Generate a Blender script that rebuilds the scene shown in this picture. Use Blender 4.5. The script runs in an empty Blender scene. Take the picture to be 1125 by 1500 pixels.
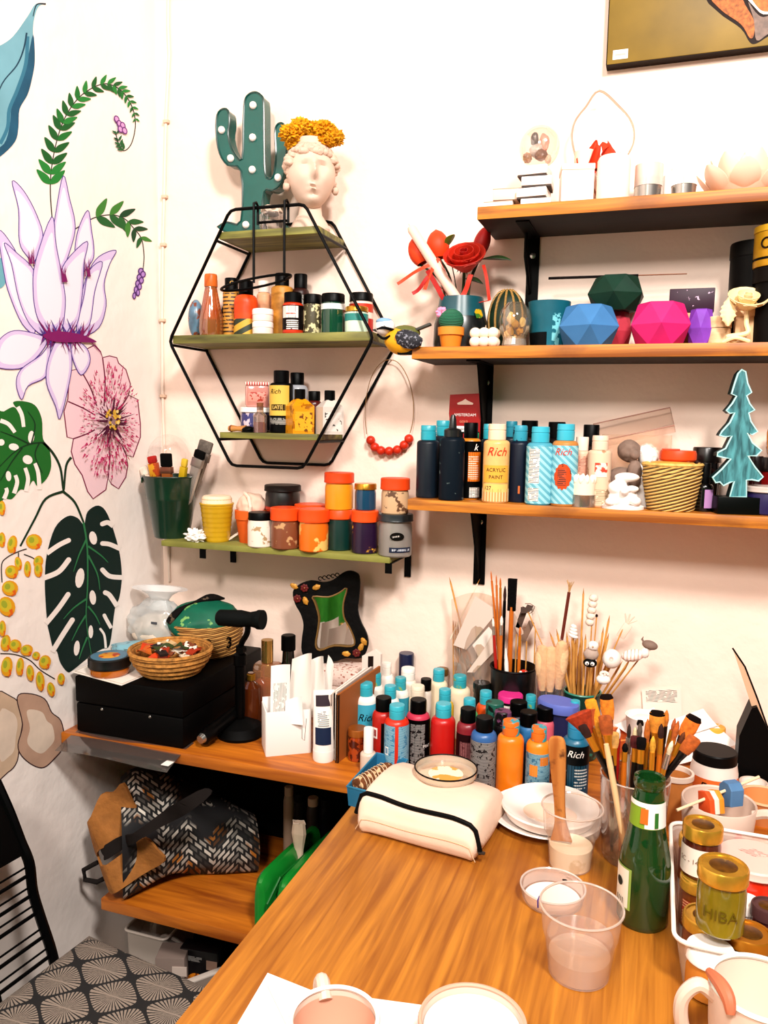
import bpy, bmesh, math, random
from mathutils import Vector as V, Matrix as M, Quaternion
R = random.Random(7)
SC = bpy.context.scene
COL = SC.collection
PI = math.pi
# ------------------------------------------------------------------ camera
FPX, YAW, PIT, ROL = 1170.0, math.radians(18.75), math.radians(6.5), math.radians(1.0)
CAM = V((0, -1.6, 1.37))
_f = V((-math.sin(YAW)*math.cos(PIT), math.cos(YAW)*math.cos(PIT), -math.sin(PIT)))
_r0 = V((math.cos(YAW), math.sin(YAW), 0)); _u0 = _r0.cross(_f)
_r = _r0*math.cos(ROL) + _u0*math.sin(ROL); _u = -_r0*math.sin(ROL) + _u0*math.cos(ROL)
cd = bpy.data.cameras.new('camera'); cam = bpy.data.objects.new('camera', cd); COL.objects.link(cam)
cam.matrix_world = M(((_r.x, _u.x, -_f.x, CAM.x), (_r.y, _u.y, -_f.y, CAM.y), (_r.z, _u.z, -_f.z, CAM.z), (0, 0, 0, 1)))
cd.sensor_fit = 'VERTICAL'; cd.sensor_height = 24; cd.lens = 24*FPX/1500; cd.clip_start = .02
SC.camera = cam
def ray(px, py): return _f + _r*((px-562.5)/FPX) - _u*((py-750)/FPX)
def onp(px, py, ax, v):
    d = ray(px, py); return CAM + d*((v-CAM[ax])/d[ax])
def G(px, py, z): return onp(px, py, 2, z)      # point of a level surface
def W(px, py, y): return onp(px, py, 1, y)      # point at a depth from the back wall
def dep(p): return (V(p)-CAM).dot(_f)
def mpp(p): return dep(p)/FPX                   # metres per pixel there
def row(p):
    q = V(p)-CAM; return 750-FPX*q.dot(_u)/q.dot(_f)
def hgt(p, py):                                 # height above p whose top meets that row
    a, b = -.05, 1.2
    for _ in range(40):
        m = (a+b)/2
        if row((p[0], p[1], p[2]+m)) > py: a = m
        else: b = m
    return a
def face(p): return math.atan2(CAM.x-p[0], -(CAM.y-p[1]))   # turn so local -Y looks at the room
def IT(x0, x1, top, y, z):                      # thing on a shelf: centre, half width, height
    p = W((x0+x1)/2, 600, y); p.z = z
    for _ in range(2):
        q = W((x0+x1)/2, row(p), y); p = V((q.x, y, z))
    return p, (x1-x0)*mpp(p)/2, hgt(p, top)
def IG(x0, x1, top, base, z):                   # thing on the table: front foot at base row
    p = G((x0+x1)/2, base, z); r = (x1-x0)*mpp(p)/2
    d = V((p.x-CAM.x, p.y-CAM.y, 0)).normalized(); p = p+d*r*.92; p.z = z
    return p, r, hgt(p, top)
# ------------------------------------------------------------------ materials
def lin(h):
    c = [int(h[i:i+2], 16)/255 for i in (0, 2, 4)]
    return tuple((x/12.92 if x < .04045 else ((x+.055)/1.055)**2.4)**1.18 for x in c)+(1,)
_mc = {}
def _new(name):
    m = bpy.data.materials.new(name); m.use_nodes = True; nt = m.node_tree
    return m, nt, nt.nodes['Principled BSDF'], nt.nodes.new, nt.links.new
def mat(h, rough=.5, metal=0, var=0, sc=30, bump=0, bsc=200, spk=None, coat=0, em=None, sheen=0):
    k = (h, rough, metal, var, sc, bump, bsc, spk, coat, em, sheen)
    if k in _mc: return _mc[k]
    m, nt, P, N, L = _new('paint_'+h)
    P.inputs['Roughness'].default_value = rough; P.inputs['Metallic'].default_value = metal
    P.inputs['Specular IOR Level'].default_value = .5 if rough < .36 or metal else (.28 if max(lin(h)[:3]) > .012 else .08)
    P.inputs['Coat Weight'].default_value = coat; P.inputs['Sheen Weight'].default_value = sheen
    c = lin(h); src = None; P.inputs['Base Color'].default_value = c
    tc = N('ShaderNodeTexCoord')
    if var:
        n = N('ShaderNodeTexNoise'); n.inputs['Scale'].default_value = sc; n.inputs['Detail'].default_value = 6
        r = N('ShaderNodeValToRGB'); L(tc.outputs['Object'], n.inputs['Vector']); L(n.outputs['Fac'], r.inputs['Fac'])
        r.color_ramp.elements[0].position = .3; r.color_ramp.elements[1].position = .7
        r.color_ramp.elements[0].color = tuple(x*(1-var) for x in c[:3])+(1,)
        r.color_ramp.elements[1].color = tuple(min(1, x*(1+var)) for x in c[:3])+(1,)
        src = r.outputs['Color']
    if spk:
        h2, th, s2 = spk
        n = N('ShaderNodeTexNoise'); n.inputs['Scale'].default_value = s2; n.inputs['Detail'].default_value = 5
        r = N('ShaderNodeValToRGB'); L(tc.outputs['Object'], n.inputs['Vector']); L(n.outputs['Fac'], r.inputs['Fac'])
        r.color_ramp.elements[0].position = th; r.color_ramp.elements[1].position = th+.03
        x = N('ShaderNodeMix'); x.data_type = 'RGBA'; L(r.outputs['Color'], x.inputs['Factor'])
        if src: L(src, x.inputs[6])
        else: x.inputs[6].default_value = c
        x.inputs[7].default_value = lin(h2); src = x.outputs[2]
    if src: L(src, P.inputs['Base Color'])
    if bump:
        n = N('ShaderNodeTexNoise'); n.inputs['Scale'].default_value = bsc; n.inputs['Detail'].default_value = 4
        b = N('ShaderNodeBump'); b.inputs['Strength'].default_value = bump; b.inputs['Distance'].default_value = .004
        L(tc.outputs['Object'], n.inputs['Vector']); L(n.outputs['Fac'], b.inputs['Height']); L(b.outputs['Normal'], P.inputs['Normal'])
    if em:
        P.inputs['Emission Color'].default_value = lin(em[0]); P.inputs['Emission Strength'].default_value = em[1]
    _mc[k] = m; return m
def wood(h1, h2, sc=(1.5, 18, 18), rough=.45, stain=None):
    k = ('w', h1, h2, sc, rough, stain)
    if k in _mc: return _mc[k]
    m, nt, P, N, L = _new('wood_'+h1); P.inputs['Roughness'].default_value = rough
    tc = N('ShaderNodeTexCoord'); mp = N('ShaderNodeMapping'); mp.inputs['Scale'].default_value = sc
    n = N('ShaderNodeTexNoise'); n.inputs['Scale'].default_value = 4; n.inputs['Detail'].default_value = 8; n.inputs['Distortion'].default_value = .6
    r = N('ShaderNodeValToRGB'); r.color_ramp.elements[0].position = .32; r.color_ramp.elements[1].position = .68
    r.color_ramp.elements[0].color = lin(h1); r.color_ramp.elements[1].color = lin(h2)
    L(tc.outputs['Object'], mp.inputs['Vector']); L(mp.outputs['Vector'], n.inputs['Vector']); L(n.outputs['Fac'], r.inputs['Fac'])
    src = r.outputs['Color']
    if stain:
        n2 = N('ShaderNodeTexNoise'); n2.inputs['Scale'].default_value = stain[1]; n2.inputs['Detail'].default_value = 6
        r2 = N('ShaderNodeValToRGB'); r2.color_ramp.elements[0].position = .56; r2.color_ramp.elements[1].position = .72
        x = N('ShaderNodeMix'); x.data_type = 'RGBA'; L(tc.outputs['Object'], n2.inputs['Vector']); L(n2.outputs['Fac'], r2.inputs['Fac'])
        L(r2.outputs['Color'], x.inputs['Factor']); L(src, x.inputs[6]); x.inputs[7].default_value = lin(stain[0]); src = x.outputs[2]
    L(src, P.inputs['Base Color']); _mc[k] = m; return m
def clear(h='ffffff', gloss=.1, rough=.05, body=0):
    """thin clear glass or plastic wall: see-through, a little milky body, a fresnel shine"""
    k = ('c', h, gloss, rough, body)
    if k in _mc: return _mc[k]
    m, nt, P, N, L = _new('clear_'+h); out = nt.nodes['Material Output']
    t = N('ShaderNodeBsdfTransparent'); t.inputs['Color'].default_value = lin(h)
    P.inputs['Base Color'].default_value = lin(h); P.inputs['Roughness'].default_value = .5; P.inputs['Specular IOR Level'].default_value = .1
    g = N('ShaderNodeBsdfGlossy'); g.inputs['Roughness'].default_value = rough
    a = N('ShaderNodeMixShader'); a.inputs[0].default_value = body; L(t.outputs[0], a.inputs[1]); L(P.outputs[0], a.inputs[2])
    lw = N('ShaderNodeLayerWeight'); lw.inputs['Blend'].default_value = .25
    mx = N('ShaderNodeMath'); mx.operation = 'MULTIPLY_ADD'; mx.inputs[1].default_value = .4; mx.inputs[2].default_value = gloss*.3
    L(lw.outputs['Facing'], mx.inputs[0])
    b = N('ShaderNodeMixShader'); L(mx.outputs[0], b.inputs[0]); L(a.outputs[0], b.inputs[1]); L(g.outputs[0], b.inputs[2])
    L(b.outputs[0], out.inputs['Surface']); _mc[k] = m; return m
def bands(h1, h2, axis=2, sc=60, noise=40, th=.5, rough=.5, rot=0, bump=0):
    """stripes (printed lines, coiled rope, knitting), broken up by noise"""
    k = ('b', h1, h2, axis, sc, noise, th, rough, rot, bump)
    if k in _mc: return _mc[k]
    m, nt, P, N, L = _new('bands_'+h1); P.inputs['Roughness'].default_value = rough
    tc = N('ShaderNodeTexCoord'); mp = N('ShaderNodeMapping'); mp.inputs['Rotation'].default_value = (0, rot, 0)
    L(tc.outputs['Object'], mp.inputs['Vector'])
    w = N('ShaderNodeTexWave'); w.bands_direction = 'XYZ'[axis]; w.inputs['Scale'].default_value = sc
    L(mp.outputs['Vector'], w.inputs['Vector'])
    v = w.outputs['Fac']
    if noise:
        n = N('ShaderNodeTexNoise'); n.inputs['Scale'].default_value = noise; n.inputs['Detail'].default_value = 2
        L(tc.outputs['Object'], n.inputs['Vector'])
        g = N('ShaderNodeMath'); g.operation = 'GREATER_THAN'; g.inputs[1].default_value = .42; L(n.outputs['Fac'], g.inputs[0])
        q = N('ShaderNodeMath'); q.operation = 'MULTIPLY'; L(v, q.inputs[0]); L(g.outputs[0], q.inputs[1]); v = q.outputs[0]
    r = N('ShaderNodeValToRGB'); r.color_ramp.elements[0].position = th; r.color_ramp.elements[1].position = th+.08
    r.color_ramp.elements[0].color = lin(h1); r.color_ramp.elements[1].color = lin(h2)
    L(v, r.inputs['Fac']); L(r.outputs['Color'], P.inputs['Base Color'])
    if bump:
        b = N('ShaderNodeBump'); b.inputs['Strength'].default_value = bump; b.inputs['Distance'].default_value = .004
        L(w.outputs['Fac'], b.inputs['Height']); L(b.outputs['Normal'], P.inputs['Normal'])
    _mc[k] = m; return m
# ------------------------------------------------------------------ meshes
def LA(prof, seg=28, sx=1, sy=1):
    bm = bmesh.new(); rings = []
    for r, z in prof:
        if r <= 1e-6: rings.append([bm.verts.new((0, 0, z))])
        else: rings.append([bm.verts.new((r*sx*math.cos(2*PI*i/seg), r*sy*math.sin(2*PI*i/seg), z)) for i in range(seg)])
    for a, b in zip(rings, rings[1:]):
        for i in range(seg):
            j = (i+1) % seg
            if len(a) == 1 and len(b) == 1: continue
            if len(a) == 1: bm.faces.new((a[0], b[j], b[i]))
            elif len(b) == 1: bm.faces.new((a[i], a[j], b[0]))
            else: bm.faces.new((a[i], a[j], b[j], b[i]))
    return bm
def BX(sx, sy, sz, bev=.0, c=(0, 0, 0)):
    bm = bmesh.new(); bmesh.ops.create_cube(bm, size=1)
    bmesh.ops.scale(bm, vec=(sx, sy, sz), verts=bm.verts)
    if bev: bmesh.ops.bevel(bm, geom=bm.edges[:], offset=bev, segments=2, affect='EDGES', profile=.5)
    bmesh.ops.translate(bm, vec=c, verts=bm.verts); return bm
def TB(pts, r, seg=8, cyc=False):
    bm = bmesh.new(); pts = [V(p) for p in pts]; n = len(pts); rings = []
    rs = r if isinstance(r, (list, tuple)) else [r]*n
    up = None
    for i, p in enumerate(pts):
        a = pts[(i-1) % n] if (cyc or i) else p; b = pts[(i+1) % n] if (cyc or i < n-1) else p
        t = (b-a).normalized()
        if up is None: up = t.orthogonal().normalized()
        up = (up-t*up.dot(t)).normalized(); s = t.cross(up)
        rings.append([bm.verts.new(p+(up*math.cos(2*PI*k/seg)+s*math.sin(2*PI*k/seg))*rs[i]) for k in range(seg)])
    for i in range(n if cyc else n-1):
        a, b = rings[i], rings[(i+1) % n]
        for k in range(seg): bm.faces.new((a[k], a[(k+1) % seg], b[(k+1) % seg], b[k]))
    if not cyc:
        bm.faces.new(rings[0][::-1]); bm.faces.new(rings[-1])
    return bm
def PR(out, d, bev=0):
    """outline in x,z extruded along y, centred"""
    bm = bmesh.new(); n = len(out)
    a = [bm.verts.new((x, -d/2, z)) for x, z in out]; b = [bm.verts.new((x, d/2, z)) for x, z in out]
    fa = bm.faces.new(a); fb = bm.faces.new(b[::-1])
    for i in range(n): bm.faces.new((a[i], b[i], b[(i+1) % n], a[(i+1) % n]))
    bmesh.ops.recalc_face_normals(bm, faces=bm.faces)
    if bev: bmesh.ops.bevel(bm, geom=list(fa.edges)+list(fb.edges), offset=bev, segments=2, affect='EDGES', profile=.5)
    bmesh.ops.triangulate(bm, faces=[f for f in bm.faces if len(f.verts) > 4]); return bm
def BL(rx, ry, rz, c=(0, 0, 0), nz=0, f=3.0, sub=3, seed=0):
    bm = bmesh.new(); bmesh.ops.create_icosphere(bm, subdivisions=sub, radius=1)
    from mathutils import noise as NZ
    for v in bm.verts:
        k = 1+nz*NZ.noise(v.co*f+V((seed, seed*1.7, 3))) if nz else 1
        v.co = V((v.co.x*rx*k+c[0], v.co.y*ry*k+c[1], v.co.z*rz*k+c[2]))
    return bm
def CG(vs, fs):
    bm = bmesh.new(); v = [bm.verts.new(p) for p in vs]
    for f in fs: bm.faces.new([v[i] for i in f])
    return bm
def GR(fn, nu, nv, thick=0):
    """sheet: fn(u,v)->point"""
    bm = bmesh.new(); g = [[bm.verts.new(fn(i/nu, j/nv)) for j in range(nv+1)] for i in range(nu+1)]
    for i in range(nu):
        for j in range(nv): bm.faces.new((g[i][j], g[i+1][j], g[i+1][j+1], g[i][j+1]))
    if thick:
        bmesh.ops.recalc_face_normals(bm, faces=bm.faces)
        bmesh.ops.solidify(bm, geom=bm.faces[:], thickness=thick)
    return bm
def BAND(r, z0, z1, a0, a1, seg=14, r2=None):
    """curved label on a cylinder; angle 0 faces local -Y, positive to the right"""
    r2 = r if r2 is None else r2
    def fn(u, v):
        a = math.radians(a0+(a1-a0)*u); q = r+(r2-r)*v; return (q*math.sin(a), -q*math.cos(a), z0+(z1-z0)*v)
    return GR(fn, seg, 1)
def X(bm, loc=(0, 0, 0), rot=(0, 0, 0), s=None):
    m = M.Translation(loc) @ (M.Rotation(rot[2], 4, 'Z') @ M.Rotation(rot[1], 4, 'Y') @ M.Rotation(rot[0], 4, 'X'))
    if s: m = m @ M.Diagonal(V(s).to_4d() if len(s) == 3 else s)
    bmesh.ops.transform(bm, matrix=m, verts=bm.verts); return bm
def J(*bms):
    out = bms[0]
    for b in bms[1:]:
        me = bpy.data.meshes.new('tmp'); b.to_mesh(me); b.free(); out.from_mesh(me); bpy.data.meshes.remove(me)
    return out
def O(name, bm, m, par=None, loc=(0, 0, 0), rot=(0, 0, 0), sub=0, label=None, flat=False, keep=False):
    if not keep: bmesh.ops.recalc_face_normals(bm, faces=bm.faces)
    for f in bm.faces: f.smooth = not flat
    if not sub:
        for e in bm.edges:
            if len(e.link_faces) == 2 and e.calc_face_angle(0) > .6: e.smooth = False
    me = bpy.data.meshes.new(name); bm.to_mesh(me); bm.free()
    for q in (m if isinstance(m, (list, tuple)) else [m]): me.materials.append(q)
    o = bpy.data.objects.new(name, me); COL.objects.link(o)
    o.parent = par; o.location = loc; o.rotation_euler = rot
    if sub:
        s = o.modifiers.new('sub', 'SUBSURF'); s.levels = sub; s.render_levels = sub
    if label: o['label'] = label
    return o
LABELS = {}
def infront(p, r): p.y = min(p.y, -r-.008); return p
def tag(o, label, cat, group=None, kind=None):
    o['label'] = label; o['category'] = cat
    if group: o['group'] = group
    if kind: o['kind'] = kind
    LABELS[label] = LABELS.get(label, 0)+1
    return o
def thing(name, label, cat, loc=(0, 0, 0), rz=0, group=None):
    o = bpy.data.objects.new(name, None); o.empty_display_size = .03; COL.objects.link(o)
    o.location = loc; o.rotation_euler = (0, 0, rz)
    return tag(o, label, cat, group)
def aim(o, a, b, spin=0):
    """stand the thing's local z from a to b"""
    d = V(b)-V(a); o.location = a; o.rotation_euler = (d.to_track_quat('Z', 'Y') @ Quaternion((0, 0, 1), spin)).to_euler()
    return d.length
def struct(name, bm, m, par=None, **k):
    o = O(name, bm, m, par, **k)
    if par is None: o['kind'] = 'structure'
    return o
def TX(s, size, m, par, loc=(0, 0, 0), rot=(0, 0, 0), R_=None, shear=0, name='lettering', sx=1, off=0):
    """lettering standing in the local xz plane, readable from -Y; bent round radius R_"""
    c = bpy.data.curves.new('t', 'FONT'); c.body = s; c.size = size; c.align_x = 'CENTER'; c.align_y = 'CENTER'; c.shear = shear; c.offset = off; c.resolution_u = 3
    t = bpy.data.objects.new('t', c); COL.objects.link(t); bpy.context.view_layer.update()
    me = bpy.data.meshes.new_from_object(t.evaluated_get(bpy.context.evaluated_depsgraph_get()))
    bpy.data.objects.remove(t); bpy.data.curves.remove(c)
    bm = bmesh.new(); bm.from_mesh(me); bpy.data.meshes.remove(me)
    if R_: bmesh.ops.subdivide_edges(bm, edges=[e for e in bm.edges if e.calc_length() > size*.3], cuts=1)
    for v in bm.verts:
        x, z = v.co.x*sx, v.co.y
        v.co = V((R_*math.sin(x/R_), -R_*math.cos(x/R_), z)) if R_ else V((x, 0, z))
    return O(name, bm, m, par, loc, rot, keep=True)
def spl(pts, n=6, cyc=False):
    """smooth curve through points (Catmull-Rom)"""
    P = [V(p) for p in pts]; k = len(P); out = []
    for i in range(k if cyc else k-1):
        a, b, c, d = (P[(i+j-1) % k] if cyc else P[min(max(i+j-1, 0), k-1)] for j in range(4))
        for q in range(n):
            t = q/n
            out.append(.5*((2*b)+(c-a)*t+(2*a-5*b+4*c-d)*t*t+(3*b-a-3*c+d)*t**3))
    if not cyc: out.append(P[-1])
    return out
# ------------------------------------------------------------------ common stock of materials
BLK = mat('050506', .4); BLKM = mat('060606', .6); WHT = mat('f4efe9', .5); CREAM = mat('f3dcc0', .5)
TEAL = mat('35a9b8', .35, var=.12, sc=60); SILV = mat('b9b6b0', .25, .9); GOLD = mat('c99a3c', .28, .9)
ORG = mat('f0641c', .4, var=.12); GRN = mat('8c8a44', .6, var=.15, sc=12)
WD = wood('a4561a', 'd98a35', (1.2, 22, 22)); WDARK = wood('120a06', '2a150b', (1.2, 22, 22), .6)
LINES = bands('f2ece4', '55504c', 2, 110, 130, .6); DLINES = bands('0c0d10', 'c8c4bc', 2, 130, 140, .62)
CL = clear('f6f2ee', .2, .04, .05)
# ------------------------------------------------------------------ the room
XL = W(235, 500, 0).x
ZT, ZS3, ZS2, ZS1 = .74, 1.37-.146, 1.37+.137, 1.37+.379
PLAS = mat('f8e2d4', .75, var=.04, sc=4, bump=.8, bsc=20)
wall_back = struct('wall_back', BX(2.6, .12, 2.8, c=(XL+1.18, .06, 1.4)), PLAS)
wall_left = struct('wall_left', BX(.12, 3.0, 2.8, c=(XL-.06, -1.38, 1.4)), mat('f8ede6', .75, var=.03, sc=4, bump=.7, bsc=18))
struct('floor', BX(2.6, 3.0, .1, c=(XL+1.18, -1.38, -.05)), wood('3a2a20', '5a4232', (8, 1.2, 8), .6))
# painted plants on the left wall: flat paint, one child per motif
def WL(x, y, d): p = onp(x/3.75, y/3.75, 0, XL); return V((XL+d, p.y, p.z))
def PM(name, ops, label=None):
    bm = bmesh.new(); mats = []; d = .0006
    for o in ops:
        m, kind, pts = o[:3]
        if m not in mats: mats.append(m)
        n0 = len(bm.faces)
        if kind == 'f':
            vs = [bm.verts.new(WL(x, y, d)) for x, y in pts]
            try: f = bm.faces.new(vs)
            except ValueError: continue
            f.normal_update()
            if f.normal.x < 0: f.normal_flip()
            bmesh.ops.triangulate(bm, faces=[f])
        else:
            w = o[3]; P = [V((x, y, 0)) for x, y in pts]; n = len(P); a = []; b = []
            for i, p in enumerate(P):
                t = (P[min(i+1, n-1)]-P[max(i-1, 0)]); t = t.normalized() if t.length else V((1, 0, 0))
                q = V((-t.y, t.x, 0)); k = w/2*(1 if len(o) < 5 else 1-(1-o[4])*i/(n-1))
                a.append(bm.verts.new(WL(*(p+q*k).xy, d))); b.append(bm.verts.new(WL(*(p-q*k).xy, d)))
            for i in range(n-1):
                f = bm.faces.new((a[i], a[i+1], b[i+1], b[i])); f.normal_update()
                if f.normal.x < 0: f.normal_flip()
        bm.faces.ensure_lookup_table()
        for f in bm.faces[n0:]: f.material_index = mats.index(m)
        d += .00004
    return O(name, bm, mats, wall_left, keep=True, flat=True, label=label)
def sp2(pts, n=5, cyc=False): return [(p.x, p.y) for p in spl([(x, y, 0) for x, y in pts], n, cyc)]
def sm(pts): return sp2(pts, 4, True)
def inset(pts, k):
    cx = sum(p[0] for p in pts)/len(pts); cy = sum(p[1] for p in pts)/len(pts)
    return [(cx+(x-cx)*k, cy+(y-cy)*k) for x, y in pts]
def ell(cx, cy, rx, ry, n=14, a=0):
    o = []
    for i in range(n):
        t = 2*PI*i/n; x, y = rx*math.cos(t), ry*math.sin(t)
        o.append((cx+x*math.cos(a)-y*math.sin(a), cy+x*math.sin(a)+y*math.cos(a)))
    return o
def leaf(x0, y0, x1, y1, w):
    dx, dy = x1-x0, y1-y0; l = math.hypot(dx, dy) or 1; nx, ny = -dy/l*w, dx/l*w
    return sp2([(x0, y0), (x0+dx*.3+nx, y0+dy*.3+ny), (x0+dx*.65+nx*.8, y0+dy*.65+ny*.8), (x1, y1), (x0+dx*.65-nx*.8, y0+dy*.65-ny*.8), (x0+dx*.3-nx, y0+dy*.3-ny)], 3, True)
def pm(h): return mat(h, .75)
LAV, LAV2, LAVO, MAG, WALLP = pm('dccaec'), pm('f1e8f3'), pm('5d3f94'), pm('8a1a6c'), pm('f8ede6')
petals = [
 [(65,995),(100,1150),(105,1330),(150,1410),(185,1440),(235,1310),(200,1180),(130,1050)],
 [(345,965),(303,1180),(290,1300),(310,1480),(340,1490),(400,1320),(410,1220),(380,1090)],
 [(480,1155),(425,1270),(410,1400),(440,1500),(500,1440),(515,1380),(500,1260)],
 [(-10,1270),(20,1500),(50,1620),(120,1780),(190,1825),(150,1640),(110,1450),(60,1340)],
 [(20,1335),(60,1450),(100,1640),(160,1780),(240,1830),(200,1620),(180,1480),(90,1390)],
 [(635,1375),(540,1410),(480,1500),(440,1640),(420,1780),(440,1850),(540,1800),(580,1680),(570,1560),(600,1450)],
 [(560,1440),(485,1490),(455,1640),(420,1780),(430,1840),(490,1780),(518,1600)],
 [(475,1325),(355,1440),(330,1540),(340,1700),(350,1830),(420,1780),(450,1600),(458,1450)],
 [(280,1190),(190,1440),(178,1600),(200,1740),(260,1835),(330,1820),(355,1680),(345,1560),(305,1350)],
 [(240,1850),(100,1815),(20,1840),(-30,1910),(-30,2010),(100,2025),(190,1970),(250,1890)],
 [(270,1890),(220,1950),(110,2030),(85,2110),(115,2195),(150,2120),(245,2070),(268,1970)],
 [(390,1865),(392,1960),(440,2060),(490,1990),(470,1910)],
 [(320,1850),(262,1970),(250,2100),(300,2230),(325,2300),(370,2130),(390,2000),(375,1880)]]
ops = []
for p in petals:
    s = sm(p); ops += [(LAV, 'f', s), (LAV2, 'f', inset(s, .78)), (LAVO, 's', s+s[:1], 4.5)]
for i in range(70):
    x = 230+R.random()*250; a = R.uniform(-.5, .5)+(x-350)/400; l = R.uniform(40, 130); dn = R.random() < .45
    ops.append((MAG if R.random() < .6 else LAVO, 's', [(x, 1845), (x+math.sin(a)*l, 1845+(l if dn else -l)*.8)], R.uniform(6, 16), .1))
ops.append((MAG, 'f', sm([(225,1840),(300,1820),(400,1830),(470,1850),(520,1880),(430,1880),(330,1880),(260,1870)])))
for x, y, a in ((165,1420,-.2),(470,1490,.3),(340,1520,0)):
    for i in range(8): ops.append((MAG, 's', [(x+R.uniform(-15, 15), y+30), (x+R.uniform(-25, 25), y-R.uniform(20, 80))], 8, .1))
PM('painted_water_lily', ops, 'painted lavender water lily with pointed petals')
hib = [(520,1895),(550,1930),(562,1965),(600,1955),(640,1965),(650,1995),(690,2030),(715,2110),(705,2170),(755,2195),(770,2330),(770,2400),(730,2510),(692,2500),(700,2560),(690,2620),(650,2685),(612,2660),(592,2625),(580,2690),(545,2715),(510,2740),(480,2700),(450,2610),(410,2550),(390,2480),(402,2410),(367,2400),(350,2260),(372,2190),(375,2120),(390,2035),(435,2025),(420,1980),(470,1920)]
ops = [(pm('f3d3da'), 'f', hib), (pm('8a1c50'), 's', hib+hib[:1], 6)]
for a in ((562,1965,570,2230),(440,2030,530,2230),(705,2170,620,2270),(372,2205,520,2280),(402,2410,520,2360),(692,2500,620,2390),(592,2625,590,2400)):
    ops.append((pm('7a1646'), 's', sp2([(a[0], a[1]), ((a[0]+a[2])/2+10, (a[1]+a[3])/2), (a[2], a[3])]), 7))
for i in range(420):
    t = R.random()*2*PI; ex, ey = math.cos(t)*200, math.sin(t)*390; u = R.random()**.8*.8+.14
    x, y = 575+ex*u*.82, 2315+ey*u*.84; l = R.uniform(.03, .10)
    ops.append((pm(('c42a6c', 'd85a8c', '8e1450')[0 if u > .35 else R.choice((0, 2))] if R.random() < .8 else 'e08aac'), 's', [(x, y), (x+ex*l, y+ey*l)], R.uniform(5, 11), .2))
for i in range(40):
    t = R.random()*2*PI; l = R.uniform(60, 130)
    ops.append((pm('5c0a3a'), 's', [(575+math.cos(t)*25, 2315+math.sin(t)*40), (575+math.cos(t)*l, 2315+math.sin(t)*l*1.2)], 13, .1))
for i in range(30): ops.append((pm(R.choice(('e2b64a', 'f0d890', '4a2a1a'))), 'f', ell(578+R.uniform(-38, 38), 2310+R.uniform(-60, 50), 8, 10, 7)))
PM('painted_hibiscus', ops, 'painted pink and crimson hibiscus blossom')
DG = pm('0f3a1e')
ops = [(pm('23722c'), 'f', sp2([(70,2210),(120,2203),(190,2225),(228,2300),(235,2410),(268,2460),(280,2560),(255,2630),(205,2670),(180,2640),(145,2692),(110,2690),(65,2740),(20,2740),(-30,2770),(-30,2300),(20,2260),(70,2235),(95,2250)], 4, True))]
for e in ((170,2400,17,34,.1),(150,2525,28,24,.5),(74,2455,28,19,.2),(45,2615,15,28,-.1),(5,2430,18,18,0)): ops.append((WALLP, 'f', ell(*e[:4], a=e[4])))
for s in ([(95,2235),(118,2280),(128,2345)],[(0,2310),(45,2330),(80,2375)],[(215,2690),(208,2600),(190,2545)],[(140,2700),(152,2630),(136,2570)],[(75,2710),(92,2650),(82,2610)],[(20,2740),(35,2700),(30,2680)]): ops.append((WALLP, 's', sp2(s), 24, .8))
for s in ([(240,2430),(160,2440),(80,2480),(-20,2580)],[(160,2440),(80,2400),(0,2370)],[(170,2435),(190,2330),(150,2260)],[(120,2460),(60,2540),(0,2640)],[(215,2430),(190,2500),(230,2600)]): ops.append((DG, 's', sp2(s), 9, .4))
PM('painted_leaf', ops, 'painted bright green split leaf at the left edge')
ops = [(DG, 's', sp2(s), 15, .7) for s in ([(235,2430),(290,2490),(330,2570),(345,2680),(352,2710)],[(390,2512),(362,2560),(350,2690)],[(345,2700),(250,2740),(190,2850),(110,3000)],[(345,2700),(410,2760),(458,2870)])]
PM('painted_stem', ops)
ops = [(pm('0c2c26'), 'f', sp2([(540,2777),(592,2830),(650,3010),(668,3160),(655,3280),(630,3345),(602,3540),(560,3565),(500,3600),(400,3680),(368,3690),(330,3640),(312,3580),(290,3560),(270,3480),(258,3420),(248,3290),(245,3180),(255,3050),(300,2900),(370,2835),(425,2845),(460,2880),(480,2810)], 4, True))]
for e in ((437,3175,24,55,.15),(510,2955,21,37,-.2),(508,3282,18,40,-.1),(420,3560,16,42,.1),(497,3470,13,36,0)): ops.append((WALLP, 'f', ell(*e[:4], a=e[4])))
for w, s in ((26,[(255,3040),(320,2995),(375,2968)]),(28,[(238,3175),(320,3140),(375,3075)]),(27,[(250,3425),(320,3340),(372,3265)]),(27,[(285,3580),(340,3490),(395,3405)]),(26,[(620,2890),(590,2870),(560,2878)]),(25,[(658,3015),(600,2990),(560,2985)]),(26,[(672,3172),(600,3165),(560,3130)]),(26,[(640,3330),(600,3270),(575,3255)]),(20,[(608,3450),(580,3400),(570,3380)]),(13,[(578,3560),(570,3490),(548,3455)])): ops.append((WALLP, 's', sp2(s), w, 1.0)); ops.append((WALLP, 'f', ell(*s[-1], w/2, w/2)))
VG = pm('3b8455')
for s in ([(455,2870),(475,3000),(478,3200),(470,3400),(498,3595)],[(472,2960),(430,3050),(400,3140)],[(470,3290),(400,3340),(345,3400)],[(468,3380),(430,3440),(390,3520)],[(480,3050),(530,3150),(545,3240)],[(480,3000),(550,3050),(590,3090)],[(480,3330),(520,3380),(545,3430)],[(475,3500),(450,3560),(430,3620)]): ops.append((VG, 's', sp2(s), 11, .3))
PM('painted_leaf', ops, 'painted dark green split leaf with pale slits')
ops = []
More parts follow.
